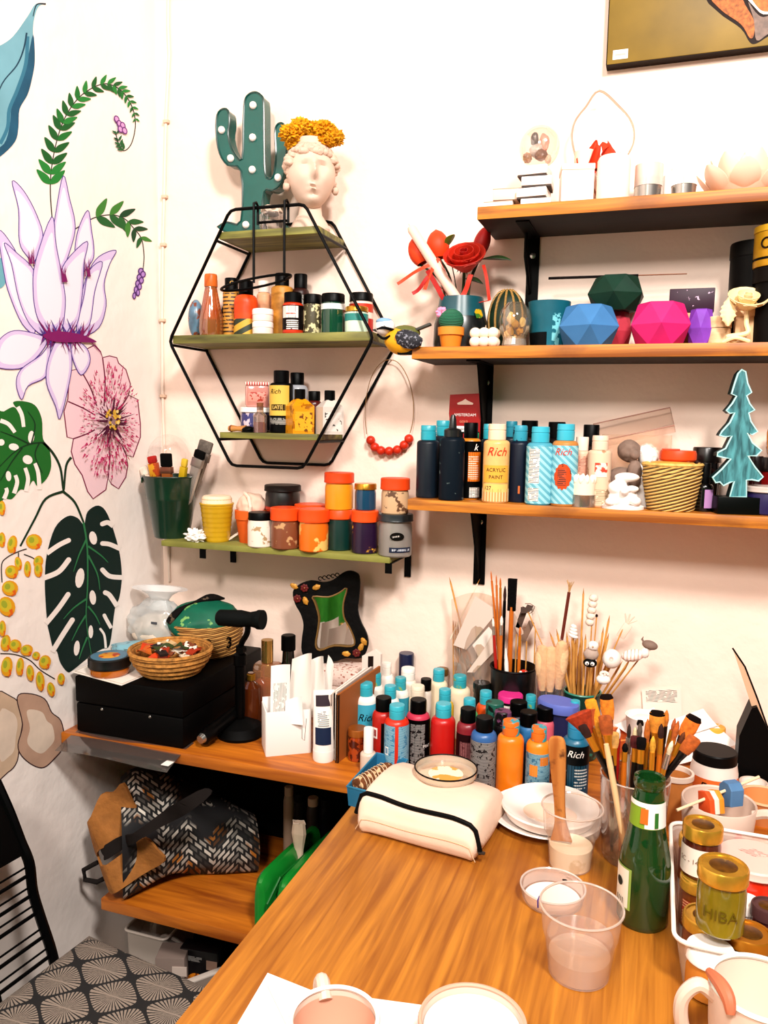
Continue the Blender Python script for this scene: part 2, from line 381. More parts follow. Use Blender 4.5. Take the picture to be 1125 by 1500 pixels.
for s in ([(10,3200),(8,3100),(40,3060),(100,3030),(145,3015)],[(130,3045),(180,3065),(205,3090)],[(100,3035),(100,3070)],[(0,3590),(80,3595),(160,3625),(220,3680),(300,3730)]): ops.append((pm('3a2a1c'), 's', sp2(s), 6))
for cx, cy, rx, ry, a in ((185,2975,45,42,0),(65,2990,27,50,.2),(8,2965,20,42,0),(98,3095,20,38,-.2),(148,3125,20,45,0),(207,3085,27,34,.3),(207,3130,24,40,0),(60,3140,37,36,.3),(50,3230,45,42,.2),(32,3330,46,55,-.4),(5,2790,20,40,0),(25,3530,27,45,.2),(78,3545,35,34,.6),(140,3570,35,30,-.4),(192,3600,22,22,0),(240,3635,33,38,.3),(30,3660,32,55,.1),(102,3660,22,50,.1),(158,3695,22,45,-.1),(213,3740,24,55,-.1),(272,3785,22,40,-.2),(327,3728,21,32,0),(3,3450,20,44,0)):
    ops += [(pm('e8a81e'), 'f', ell(cx, cy, rx, ry, 14, a)), (pm('d9c43a'), 'f', ell(cx-rx*.15, cy-ry*.12, rx*.72, ry*.72, 12, a)), (pm('a9b23a'), 'f', ell(cx-rx*.3, cy-ry*.2, rx*.35, ry*.4, 10, a)), (pm('e2701c'), 's', [(cx+rx*.45, cy+ry*.3), (cx+rx*.6, cy+ry*.75), (cx+rx*.2, cy+ry*1.0)], rx*.45, .4)]
PM('painted_branch', ops, 'painted branches of yellow and orange leaves')
ops = []
for o, h in ((sm([(-40,3830),(60,3830),(108,3880),(120,3960),(105,4060),(90,4180),(40,4240),(-40,4260)]), 'd8bca2'), (sm([(95,3835),(150,3812),(240,3840),(280,3915),(330,3960),(350,4060),(340,4110),(300,4160),(240,4212),(180,4200),(120,4150),(100,4090),(125,3980)]), 'c7a48e')):
    ops += [(pm('4a2c30'), 's', o+o[:1], 12), (mat(h, .8, var=.25, sc=9), 'f', o), (mat('e6d2c0', .8, var=.15, sc=14), 'f', inset(o, .6))]
PM('painted_stones', ops, 'two painted beige stones below the yellow leaves')
ops = [(mat('7fb0be', .75, var=.15, sc=9), 'f', sp2([(250,22),(195,22),(150,90),(70,200),(0,250),(-60,275),(-60,880),(0,860),(80,780),(100,700),(106,600),(150,520),(175,430),(190,330),(180,180),(187,100),(212,34)], 4, True)),
 (mat('23607c', .75, var=.2, sc=20), 'f', sp2([(180,190),(190,330),(175,430),(150,520),(106,600),(100,700),(80,780),(0,860),(-60,880),(-60,840),(20,790),(52,690),(62,590),(105,480),(145,350)], 4, True)),
 (mat('3f8098', .75), 's', sp2([(150,200),(140,350),(95,490),(50,600),(40,700),(0,790)]), 20), (pm('1d4a60'), 's', sp2([(145,180),(128,270),(90,360),(10,460),(-40,600)]), 10, .6), (pm('16323f'), 's', sp2([(250,22),(200,26),(180,90)]), 9, .5),
 (pm('79b2bf'), 'f', sp2([(-30,1420),(15,1430),(32,1500),(20,1570),(-30,1575)], 4, True))]
PM('painted_leaf', ops, 'painted blue leaf at the top left corner')
def fern(name, mid, a, b, n, l0, l1, hs, w):
    s = sp2(mid, 10); ops = [(pm('33301e'), 's', s, 6, .8)]
    for i in range(n):
        t = i/(n-1); k = int((a+(b-a)*t)*(len(s)-2)); x, y = s[k]; dx, dy = s[k+1][0]-x, s[k+1][1]-y; l = math.hypot(dx, dy); dx /= l; dy /= l
        L_ = l0+(l1-l0)*t
        for sd in (-1, 1):
            ex = x+dx*L_*.75+sd*-dy*L_*(.75 if sd < 0 else .75)*-1; ey = y+dy*L_*.75+sd*dx*L_*-.75
            ops.append((pm(R.choice(hs)), 'f', leaf(x, y, ex, ey, L_*w)))
    return ops
ops = fern('f', [(285,1200),(275,1040),(285,900),(320,740),(370,620),(450,520),(560,462),(640,480),(700,540),(735,620),(742,700),(720,790),(680,828),(650,790),(632,720)], .09, .68, 22, 105, 26, ('1f7a34', '2a8a3c', '17662c'), .2)
ops += fern('f', [(680,828),(655,795),(632,715)], .2, .9, 5, 34, 30, ('2a6a3a', '17502c'), .2)[1:]
for x, y in ((635,655),(650,680),(668,690),(655,710),(678,718)): ops += [(pm('7a3a86'), 'f', ell(x, y, 15, 22, 10, -.4)), (pm('d9a6d4'), 'f', ell(x, y, 9, 15, 10, -.4))]
PM('painted_fern', ops, 'painted curling green fern frond above the water lily')
ops = fern('f', [(330,1490),(360,1340),(400,1270),(450,1235),(520,1195),(610,1180),(680,1200),(730,1250),(775,1310),(790,1400),(785,1480)], .42, .8, 6, 112, 62, ('2a6a34', '1b4f2c', '4a8a3a'), .19)
for i in range(9):
    t = i/8; x, y = 780-38*t+(8 if i % 2 else -8), 1490+135*t; ops += [(pm('5a2f7a'), 'f', ell(x, y, 17-6*t, 20, 10)), (pm('b58fd0'), 'f', ell(x, y, 10-4*t, 13, 10))]
PM('painted_fern', ops, 'painted short fern sprig with a drooping purple bud')
# cable along the corner
cp = [(251,-20),(249,40),(251,80),(240,180),(233,290),(228,360),(223,470),(222,580),(226,700),(232,800),(233,850)]
cab = thing('wall_cable', 'thin cream cable clipped up the wall corner beside the mural', 'cable', (XL+.01, 0, 1.4))
o = O('cord', TB([V((XL+.020+.0010*(x-235), -.004, W(x, y, 0).z-1.4))-V((XL+.01, 0, 0)) for x, y in cp], .0032), mat('f0ddcf', .5), cab)
for x, y in cp[3:9:1]: O('clip', BX(.014, .008, .007, .001), mat('e2c4ae', .5), cab, (.012+.0010*(x-235), -.006, W(x, y, 0).z-1.4))
# the canvas at the top right
P0, P1 = W(890, 103, 0), W(1300, 60, 0)
cx0, cx1, cz0 = P0.x, P0.x+.62, P0.z
t = thing('painting', 'unframed canvas of a brown fungus shape on gold ground', 'painting', (cx0, -.012, cz0))
O('canvas', BX(.62, .0235, .46, .001, (.31, 0, .23)), mat('8a7024', .4, var=.5, sc=4), t)
O('canvas_edge', J(BX(.622, .0225, .003, 0, (.31, .0002, 0)), BX(.003, .0225, .46, 0, (0, .0002, .23))), mat('2a1c10', .6), t)
def pc(x, y): q = W(x, y, -.023); return (q.x-cx0, q.z-cz0)
mot = thing  # (motif pieces below are paint on the canvas)
def flat(name, pts, m, th, par, y): return O(name, PR(pts, th), m, par, (0, y, 0))
flat('painted_motif', [pc(x, y) for x, y in sp2([(1036,-10),(1052,18),(1085,42),(1098,62),(1108,64),(1128,52),(1170,30),(1200,-40),(1100,-60)], 4, True)], mat('2a1710', .5), .0012, t, -.0115)
flat('painted_motif', [pc(x, y) for x, y in sp2([(1040,-10),(1056,15),(1085,36),(1098,56),(1104,52),(1104,30),(1088,0),(1080,-40)], 4, True)], mat('b06a34', .6, var=.5, sc=160), .0012, t, -.0122)
flat('painted_motif', [pc(x, y) for x, y in sp2([(1108,60),(1126,50),(1150,40),(1140,20),(1118,26),(1106,18),(1096,4),(1104,30)], 4, True)], mat('7c6458', .5, var=.4, sc=90), .0012, t, -.0126)
flat('painted_motif', [pc(x, y) for x, y in sp2([(1092,-4),(1104,10),(1118,22),(1140,18),(1140,12),(1116,14),(1102,-2)], 3, True)], mat('efe6dc', .5), .0012, t, -.0130)
flat('painted_motif', [pc(x, y) for x, y in sp2([(1102,-10),(1110,12),(1124,18),(1150,10),(1150,-30)], 4, True)], mat('c8743a', .6, var=.4, sc=120), .0012, t, -.0134)
s = O('price_tag', BX(.026, .001, .016), WHT, t, (.023, -.0118, .015)); O('print', BX(.018, .0008, .003), mat('b8b0aa', .6), s, (0, -.0008, 0))
# ------------------------------------------------------------------ light
def area(name, loc, to, e, size, col):
    l = bpy.data.lights.new(name, 'AREA'); l.energy = e; l.size = size; l.color = col
    o = bpy.data.objects.new(name, l); COL.objects.link(o); o.location = loc
    o.rotation_euler = (V(to)-V(loc)).to_track_quat('-Z', 'Y').to_euler(); return o
area('ceiling_lamp_light', (.55, -1.75, 2.75), (-.35, -.1, 1.1), 74, .3, (1, .94, .88))
area('ceiling_lamp_light', (-.25, -2.5, 2.65), (-.3, -.1, 1.1), 50, .34, (1, .93, .86))
w = bpy.data.worlds.new('room_light'); SC.world = w; w.use_nodes = True
w.node_tree.nodes['Background'].inputs[0].default_value = (1, .86, .76, 1); w.node_tree.nodes['Background'].inputs[1].default_value = .10
vs = SC.view_settings; vs.view_transform = 'Standard'; vs.look = 'None'; vs.gamma = 1; vs.exposure = -.05; vs.use_curve_mapping = False
SC.cycles.max_bounces = 8; SC.cycles.transparent_max_bounces = 24; SC.cycles.sample_clamp_indirect = 4
SC.cycles.use_denoising = True
# ------------------------------------------------------------------ stock of vessels
def bottle(name, label, P, r, h, body, cap, capf=.2, capr=.62, sh=.1, group=None, cat='paint bottle', lab=(), txt=(), rz=None, style='flip', cup='cap'):
    t = thing(name, label, cat, P, face(P) if rz is None else rz, group)
    hb = h*(1-capf); ch = h*capf; cr = r*capr
    O('body', LA([(0, 0), (r*.93, 0), (r*.985, r*.06), (r, r*.16), (r, hb-sh*h), (r*.98, hb-sh*h*.72), (r*.9, hb-sh*h*.35), (r*.76, hb-sh*h*.1), (cr*.9, hb-.0005), (cr*.9, hb+.002), (0, hb+.002)]), body, t)
    z = hb
    if style == 'flip': pr = [(0, z), (cr*.99, z), (cr, z+.001), (cr, z+ch*.56), (cr*.95, z+ch*.58), (cr*.95, z+ch*.62), (cr*1.01, z+ch*.64), (cr*.98, h-.0012), (cr*.92, h), (0, h)]
    elif style == 'nozzle': pr = [(0, z), (cr, z), (cr, z+ch*.3), (cr*.86, z+ch*.34), (cr*.45, z+ch*.4), (cr*.36, z+ch*.8), (cr*.2, h-.001), (0, h)]
    else: pr = [(0, z), (cr, z), (cr, h-.0015), (cr*.93, h), (0, h)]
    O(cup, LA(pr), cap, t)
    for q in lab:
        z0, z1, a0, a1, m = q[:5]; O(q[5] if len(q) > 5 else 'paper_label', BAND(r+.0006, z0*h, z1*h, a0, a1), m, t)
    for q in txt:
        s, sz, zf, ang, m = q[:5]; O_ = TX(s, sz, m, t, (0, 0, zf*h), (0, 0, math.radians(ang)), r+.0012, q[5] if len(q) > 5 else 0, sx=q[6] if len(q) > 6 else 1)
    return t
def jar(name, label, P, r, h, body, lid, lidf=.28, lidr=1.04, neck=.94, group=None, cat='paint jar', lab=(), txt=(), rz=None, taper=1, rim=False, fill=None):
    t = thing(name, label, cat, P, face(P) if rz is None else rz, group)
    hb = h*(1-lidf)
    O('body', LA([(0, 0), (r*.92*taper, 0), (r*.99*taper, r*.08), (r*taper+r*(1-taper)*.3, hb*.3), (r, hb*.82), (r*neck, hb*.97), (r*neck, hb+.002), (0, hb+.002)]), body, t)
    if fill: O('contents', LA([(0, .002), (r*.88*taper, .002), (r*.93, hb*fill[1]), (0, hb*fill[1])]), fill[0], t)
    L_ = r*lidr
    pr = [(0, hb), (L_, hb), (L_*1.015, hb+(h-hb)*.1), (L_, hb+(h-hb)*.2), (L_, h-.002), (L_*.95, h)]
    pr += [(L_*.86, h), (L_*.84, h-.0015), (0, h-.0015)] if rim else [(0, h)]
    O('lid', LA(pr), lid, t)
    for q in lab: O(q[5] if len(q) > 5 else 'paper_label', BAND(r*(1 if taper == 1 else .99)+.0008, q[0]*h, q[1]*h, q[2], q[3]), q[4], t)
    for q in txt: TX(q[0], q[1], q[4], t, (0, 0, q[2]*h), (0, 0, math.radians(q[3])), r+.0014, q[5] if len(q) > 5 else 0, sx=q[6] if len(q) > 6 else 1)
    return t
def brush(label, a, b, hm, fm, bm_, bl=.028, bw=.006, hr=.003, kind='round', group=None, up=True, spin=0):
    t = thing('paint_brush', label, 'paint brush', a, 0, group); L = aim(t, a, b, spin); z = (V(b)-V(a)).normalized(); x = V((0, 1, 0)).cross(z).normalized(); y = z.cross(x); t.rotation_euler = (M((x, y, z)).transposed() @ M.Rotation(spin, 3, 'Z')).to_euler()
    fl = bl*1.1; hl = L-bl-fl
    O('handle', LA([(0, 0), (hr*.45, .001), (hr*.6, hl*.3), (hr*1.15, hl*.8), (hr*.95, hl), (0, hl)], 10), hm, t)
    k = 2.6 if kind in ('flat', 'fan') else 1
    O('ferrule', LA([(0, hl-.001), (hr*1.05, hl), (hr*1.05, hl+fl*.6), (bw*.5 if k > 1 else hr, L-bl), (0, L-bl)], 12, 1, 1 if k == 1 else .6), fm, t)
    if kind == 'fan': pr = [(0, L-bl), (bw*.5, L-bl), (bw*1.0, L-bl*.5), (bw*1.5, L-bl*.05), (bw*1.2, L), (0, L)]
    elif kind == 'flat': pr = [(0, L-bl), (bw*.55, L-bl), (bw*.72, L-bl*.6), (bw*.7, L-bl*.08), (bw*.5, L), (0, L)]
    else: pr = [(0, L-bl), (bw*.4, L-bl), (bw*.55, L-bl*.65), (bw*.4, L-bl*.25), (bw*.1, L-.0005), (0, L)]
    O('bristles', LA(pr, 14, 1, 1 if k == 1 else .3), bm_, t); return t
def headbm(rx, ry, rz, c=(0, 0, 0), k=1.0):
    bm = bmesh.new(); bmesh.ops.create_icosphere(bm, subdivisions=5, radius=1)
    g = lambda u, s: math.exp(-(u/s)**2)
    for v in bm.verts:
        x, y, z = v.co; j = 1-.22*max(0, -z)**1.5; o = 0
        if y < .25:
            o += .20*g(x, .12)*g(z+.16, .14)+.11*g(x, .10)*g(z-.05, .2)        # nose
            o -= .12*sum(g(x-s*.36, .17)*g(z-.08, .11) for s in (-1, 1))           # sockets
            o += .075*sum(g(x-s*.36, .12)*g(z-.06, .07) for s in (-1, 1))          # eyelids
            o += .06*g(z-.25, .08)*g(x, .55)+.05*sum(g(x-s*.5, .2)*g(z+.25, .2) for s in (-1, 1))
            o += .085*g(x, .20)*g(z+.44, .045)+.085*g(x, .17)*g(z+.55, .05)-.06*g(x, .2)*g(z+.495, .025)+.07*g(x, .25)*g(z+.82, .12)
            o -= .05*g(x, .3)*g(z+.68, .06)
        v.co = V((x*rx*j+c[0], (y-o*k)*ry*(1 if y < 0 else 1.05)+c[1], z*rz+c[2]))
    return bm
# ------------------------------------------------------------------ shelves on the right
XR = XL+2.3
def plank(name, label, x0, x1, y0, z, th, m, mu, cat='shelf'):
    t = thing(name, label, cat, (x0, 0, z-th))
    bm = BX(x1-x0, -y0, th, .0012, ((x1-x0)/2, y0/2, th/2))
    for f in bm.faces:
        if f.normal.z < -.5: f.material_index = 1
    o = O('board', bm, [m, mu], t); return t
def bracket(t, x, L, gus=True, d=.1):
    """black steel bracket under a board; x measured from the board's end"""
    b = O('bracket', J(BX(.024, .004, L, .0008, (x, -.002, -L/2)), BX(.024, .14, .003, .0005, (x, -.07, -.0015))), BLKM, t)
    if gus: O('gusset', X(PR([(0, 0), (d, 0), (d*.9, -.012), (.004, -L*.97), (0, -L)], .004), (x, 0, 0), (0, 0, -PI/2)), BLKM, b)
    else: O('brace', TB([(x-.006, -.055, -.002), (x-.006, -.055, -.045), (x-.004, -.035, -.075), (x-.004, -.004, -.105)], .0035), BLKM, b)
    O('screw', LA([(0, 0), (.0055, 0), (.0055, .0012), (.003, .002), (0, .002)], 12), SILV, b, (x, -.004, -.035), (PI/2, 0, 0))
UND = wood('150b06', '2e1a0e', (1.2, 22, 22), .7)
WS = wood('96560f', 'd89030', (1.2, 30, 30), .5, ('6a3408', 5))
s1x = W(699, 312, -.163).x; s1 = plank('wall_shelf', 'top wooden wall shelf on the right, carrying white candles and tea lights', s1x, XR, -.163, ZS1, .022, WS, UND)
bracket(s1, W(781, 380, 0).x-s1x, .165, False)
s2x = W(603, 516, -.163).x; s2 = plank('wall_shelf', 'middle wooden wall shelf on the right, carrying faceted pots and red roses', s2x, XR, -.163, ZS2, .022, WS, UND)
bracket(s2, W(714, 560, 0).x-s2x, .20)
O('corner_cap', BX(.03, .016, .008, .001), BLK, s2, (-.013, -.155, .012))
s3x = W(597, 735, -.163).x; s3 = plank('wall_shelf', 'bottom wooden wall shelf on the right, carrying a row of tall paint bottles', s3x, XR, -.163, ZS3, .02, WS, WS)
bracket(s3, W(704, 780, 0).x-s3x, .165)
# ------------------------------------------------------------------ green shelf
ZG = 1.105; YG = -.136
g0 = W(236, 790, YG).x; g1 = W(571, 815, YG).x
GB = mat('8f8d4a', .6, var=.2, sc=14)
sg = thing('wall_shelf', 'narrow olive green wall shelf under the hexagon, holding paint pots', 'shelf', (g0, 0, ZG-.012))
O('board', BX(g1-g0, -YG, .012, .001, ((g1-g0)/2, YG/2, .006)), GB, sg)
for x in (W(295, 805, YG).x-g0, g1-g0-.004):
    O('bracket', J(BX(.014, .13, .002, 0, (x, -.0665, -.001)), BX(.014, .003, .02, 0, (x, -.1305, -.011)), BX(.014, .003, .05, 0, (x, -.0015, -.026))), BLK, sg)
# ------------------------------------------------------------------ hexagon shelf
YH = -.142
hL, hR = W(248, 499, YH), W(547, 496, YH); hT = W(394, 303, YH).z; hB = W(390, 684, YH).z
hw = (hR.x-hL.x)/2; hx = (hL.x+hR.x)/2; hz = (hL.z+hR.z)/2; tw = (W(448, 300, YH).x-W(339, 307, YH).x)/2
hx += .0
hexs = thing('hexagon_shelf', 'black wire hexagon wall shelf with three olive boards', 'shelf', (hx, 0, hB))
def hexp(y):
    p = [(-tw, hT-hB), (tw, hT-hB), (hw, hz-hB), (tw, 0), (-tw, 0), (-hw, hz-hB)]
    out = []
    for i in range(6):
        a, b, c = V(p[i-1]), V(p[i]), V(p[(i+1) % 6])
        out += [b+(a-b).normalized()*.012, b+((a-b).normalized()+(c-b).normalized())*.003, b+(c-b).normalized()*.012]
    return [(q.x, y, q.y) for q in out]
O('front_frame', TB(hexp(YH), .0033, 8, True), BLK, hexs); O('back_frame', TB(hexp(-.004), .0033, 8, True), BLK, hexs)
def hexw(z):   # half width of the hexagon at height z
    return tw+(hw-tw)*(1-abs(z-hz)/(hT-hz if z > hz else hz-hB))
Zb = [W(400, 334, YH).z, W(400, 488, YH).z, W(410, 635, YH).z]
for z, th, k in zip(Zb, (.014, .017, .012), (0, 0, 0)):
    w_ = hexw(z-th)-.003
    O('board', BX(2*w_, -YH-.008, th, .0008, (0, YH/2, z-th/2-hB)), wood('4e4a1e', '96924a', (1.5, 16, 16), .6), hexs)
    for s in (-1, 1): O('side_rod', TB([(s*hexw(z-th-.003), YH, z-th-.003-hB), (s*hexw(z-th-.003), -.004, z-th-.003-hB)], .003), BLK, hexs)
# ring holder hooked over the top bar
rg = thing('wire_plant_hanger', 'black wire ring hanger hooked over the top bar of the hexagon shelf', 'hanger', (hx, YH, hT))
def rp(x, y, yy=YH-.006): q = W(x, y, yy); return (q.x-hx, yy-YH, q.z-hT)
a, b = rp(372, 300), rp(417, 298)
for q in (a, b): O('hook', TB([(q[0], .010, -.03), (q[0], .010, .006), (q[0], .003, .011), (q[0], -.006, .008), (q[0], -.007, -.05), (q[0], -.007, -.145)], .0027), BLK, rg)
O('crossbar', TB([(a[0], .010, -.026), (b[0], .010, -.026)], .0027), BLK, rg)
rc = rp(375, 398); O('ring', TB([(rc[0]+.075*math.cos(i*PI/18), -.007+.035*math.sin(i*PI/18), -.145+.012*math.cos(i*PI/18)) for i in range(36)], .0027, 8, True), BLK, rg)
# top board: cactus lamp, bust, little jar
yC = -.055; p0 = W(375, 333, yC); p0.z = Zb[0]
def loc5(x, y, ox=230, oy=120, k=3.214, yy=None, P=None):
    q = W(ox+x/k, oy+y/k, yC if yy is None else yy); P = P or p0; return (q.x-P.x, q.z-P.z)
cout = [(316,700),(345,668),(412,662),(413,430),(350,402),(312,345),(297,250),(301,170),(325,141),(352,148),(358,200),(352,262),(376,340),(418,374),(424,200),(430,105),(448,73),(478,62),(506,77),(518,112),(520,300),(525,440),(545,466),(566,445),(576,350),(572,262),(578,220),(600,206),(622,232),(626,330),(616,430),(598,490),(560,519),(521,526),(517,662),(590,668),(612,700)]
co = [(p.x, p.y) for p in spl([(*loc5(*q), 0) for q in cout], 3, True)]; mn = min(q[1] for q in co); co = [(x, 0 if z-mn < .005 else max(z, .0)) for x, z in co]
CT = mat('04625a', .2, var=.1, coat=.15, bump=.15, bsc=25)
cac = thing('cactus_lamp', 'dark green enamelled cactus marquee lamp with white bulbs on the hexagon shelf', 'lamp', p0)
O('body', PR(co, .03), CT, cac)
cx_, cz_ = sum(q[0] for q in co)/len(co), sum(q[1] for q in co)/len(co)
O('rim', TB([(x, -.015, z) for x, z in co], .0022, 6, True), mat('0a4a44', .25, coat=.5), cac)
for q in ((472,125),(470,275),(468,425),(325,240),(367,372),(588,462),(438,682)):
    x, z = loc5(*q); O('bulb', BL(.0075, .0075, .0075, sub=2), mat('fbeee6', .3, em=('fff0e6', .25)), cac, (x, -.018, z))
pb = W(455, 330, -.085); pb.z = Zb[0]; mm = mpp(pb)
BST = mat('dcc3b2', .6, var=.05, sc=30)
bst = thing('bust_planter', 'white classical bust planter beside the green cactus lamp', 'planter', pb, face(pb)+.12)
hh = hgt(pb, 213); hz_ = hgt(pb, 258)
nk = LA([(0, 0), (.036, 0), (.038, .008), (.033, .02), (.023, .035), (.021, .05), (.024, hz_-.02), (.02, hz_+.01), (0, hz_+.012)], 28, 1.05, .9)
O('head', J(headbm(.048, .046, .066, (0, -.006, hz_), 1.8), X(nk, (0, .006, 0))), BST, bst)
cur = []
for i in range(150):
    a = R.uniform(-PI, PI); e = R.uniform(.22, 1.0)
    if abs(a) < 1.0 and e < .62: e = R.uniform(.62, 1.0)
    rr = .051*math.cos(e*1.0); cur.append(BL(.0085, .0075, .007, (rr*math.sin(a)*1.02, -.006-rr*math.cos(a)*.98, hz_+.066*math.sin(e)*.86), .25, 2, 2, i))
for s in (-1, 1):
    for k in range(9): cur.append(BL(.007, .008, .008, (s*(.046+.003*math.sin(k)), .004+R.uniform(-.012, .012), hz_+.03-.007*k), .25, 2, 2, k))
O('hair', J(*cur), mat('d6bba9', .65, var=.08, sc=60), bst)
O('opening_rim', LA([(.028, 0), (.034, .0), (.034, .012), (.03, .014), (.028, .0)]), BST, bst, (0, -.004, hz_+.052))
fl = thing('dried_flowers', 'bunch of yellow dried flowers growing out of the bust head', 'flowers', pb+V((0, 0, hz_+.055)), face(pb)); k0 = hz_+.055
for i, (x, y) in enumerate(((420,204),(434,194),(451,192),(467,196),(480,207),(428,213),(446,206),(464,210))):
    z = hgt(pb, y)-k0; c = ((x-449)*mm, R.uniform(-.03, -.004), z)
    O('flower_head', BL(.021, .021, .015, c, .5, 9, 4, i), mat('e0a512', .8, var=.45, sc=160, bump=.6, bsc=300), fl)
    O('stem', TB([(0, 0, 0), (c[0], c[1], z)], .0015, 6), mat('6a5a1e', .8), fl)
pj = W(398, 333, -.095); pj.z = Zb[0]
t = thing('glass_jar', 'small clear glass jar with a wrapped top beside the bust on the hexagon shelf', 'jar', pj)
O('body', LA([(0, .001), (.024, .001), (.025, .004), (.025, .036), (.021, .041)]), clear('efe6e0', .5, .05, .12), t)
O('contents', LA([(0, .002), (.022, .002), (.022, .024), (0, .024)]), mat('2a2420', .5, spk=('d8ccc4', .5, 60)), t)
O('wrapped_lid', BL(.021, .021, .010, (0, 0, .046), .3, 3, 3), mat('e8d2bf', .7, var=.2), t)
# middle board
zM = Zb[1]; HG = 'bottles on the middle board of the hexagon shelf'
P, r, h = IT(276, 299, 438, -.075, zM)
e = thing('decorated_egg', 'painted decorative egg at the left end of the hexagon middle board', 'ornament', P); O('shell', BL(r, r, h/2, (0, 0, h/2-.0008), 0, 3, 3), mat('6d8ca0', .3, spk=('8a4a2e', .52, 50), var=.4), e); O('painted_band', LA([(r*.93, -.006), (r*1.01, 0), (r*.93, .006)], 28), mat('ead2c0', .5, spk=('4a3a34', .5, 80)), e, (0, 0, h*.5), (.5, .3, 0))
P, r, h = IT(292, 327, 402, -.095, zM)
t = thing('glass_vase', 'tall amber glass vase half full of dark liquid on the hexagon shelf', 'vase', P)
O('glass', LA([(0, .001), (r*.9, .001), (r, h*.1), (r*.98, h*.28), (r*.72, h*.55), (r*.5, h*.78), (r*.46, h*.95), (r*.5, h)]), clear('d98a4a', .4, .05, .35), t)
O('liquid', LA([(0, .002), (r*.86, .003), (r*.95, h*.1), (r*.92, h*.27), (0, h*.27)]), mat('2a0e08', .2), t)
O('collar', LA([(r*.53, h*.8), (r*.55, h*.81), (r*.53, h*.97), (r*.5, h*.99)]), mat('d9742e', .4), t)
def hb(name, label, x0, x1, top, y, body, cap, z=zM, **k):
    P, r, h = IT(x0, x1, top, y, z); k.setdefault('group', HG); return bottle(name, label, P, r, h, body, cap, **k)
def hj(name, label, x0, x1, top, y, body, cap, z=zM, **k):
    P, r, h = IT(x0, x1, top, y, z); k.setdefault('group', HG); return jar(name, label, P, r, h, body, cap, **k)
hb('paint_bottle', 'ochre bottle with dark script and moon-marked black cap beside the amber vase', 327, 352, 408, -.07, mat('d39a45', .5), BLK, capr=.78, sh=.04, style='plain', lab=((.08, .74, -75, 75, bands('d39a45', '2a1a10', 2, 40, 120, .62)),), txt=(('C', .012, .9, 0, mat('d8a850', .5)),))
hb('paint_bottle', 'squat orange bottle with black cap and green and yellow swirled base', 343, 378, 412, -.095, mat('e2551c', .4), BLK, capf=.25, capr=.6, sh=.16, style='plain', lab=((.02, .3, -88, 88, bands('d8a93a', '2c3a22', 2, 14, 0, .5, .5, .5)),))
hb('paint_bottle', 'pale peach bottle with white cap behind the stacked cream pots', 376, 397, 412, -.05, mat('e8b48e', .4, var=.15), mat('f2e0d4', .4), capr=.8, sh=.08, style='plain')
for i, (top, z0) in enumerate(((473, 0), (457, 1))):
    P, r, h = IT(370, 400, 472, -.115, zM)
    jar('cosmetic_pot', ('lower', 'upper')[i]+' of two stacked small white cream pots on the hexagon shelf', P+V((0, 0, h*i)), r, h, mat('f0dfd2', .35), mat('f6ece4', .3), lidf=.45, lidr=1.02, neck=.98, group='stacked cream pots', cat='pot')
hb('paint_bottle', 'tall mottled gold bottle with black cap standing behind the cream pots', 397, 429, 401, -.06, mat('c98f3e', .45, var=.35, sc=40), BLK, capf=.2, capr=.64, sh=.04, style='plain')
hb('paint_bottle', 'dark brown bottle with black cap behind the red label bottle', 427, 453, 402, -.045, mat('3a1a16', .4), BLK, capf=.22, capr=.74, style='plain', lab=((.4, .66, -60, 60, DLINES),))
hb('paint_bottle', 'small red bottle with black lettered label and black cap', 414, 444, 429, -.11, mat('c9401c', .4), BLK, capf=.24, capr=.86, sh=.06, style='plain', lab=((.1, .68, -80, 80, mat('140c0c', .5)), (.38, .66, -70, 30, mat('efe2d8', .5)), (.44, .52, -40, 20, bands('efe2d8', 'd8502a', 2, 60, 60, .5)), (.1, .34, -38, 30, bands('120c0c', 'efe6e0', 2, 80, 70, .45))))
hj('glitter_jar', 'dark jar of pale speckled glitter with black cap', 444, 471, 432, -.09, mat('57503a', .4, spk=('d8cfa4', .52, 90)), BLK, lidf=.24, lidr=.98)
hj('paint_jar', 'dark green glass jar with black lid and white collar', 470, 505, 431, -.10, mat('0f4a34', .15, coat=.5), BLK, lidf=.22, lidr=.97, lab=((.6, .74, -180, 180, mat('dfe4e2', .4), 'white_collar'),))
hj('paint_jar', 'red and white jar with black lid behind the pale green jar', 511, 546, 430, -.05, mat('ecd9cc', .4), BLK, lidf=.2, lidr=.98, lab=((.55, .74, -180, 180, mat('c8442c', .4), 'red_band'), (.1, .4, 30, 80, mat('c8342c', .4))))
hj('paint_jar', 'pale green jar with gold lid at the right end of the hexagon middle board', 505, 539, 450, -.11, mat('cfe0cc', .25), GOLD, lidf=.2, lidr=1.0, lab=((.45, .72, -180, 180, mat('2a8a82', .35), 'teal_band'),))
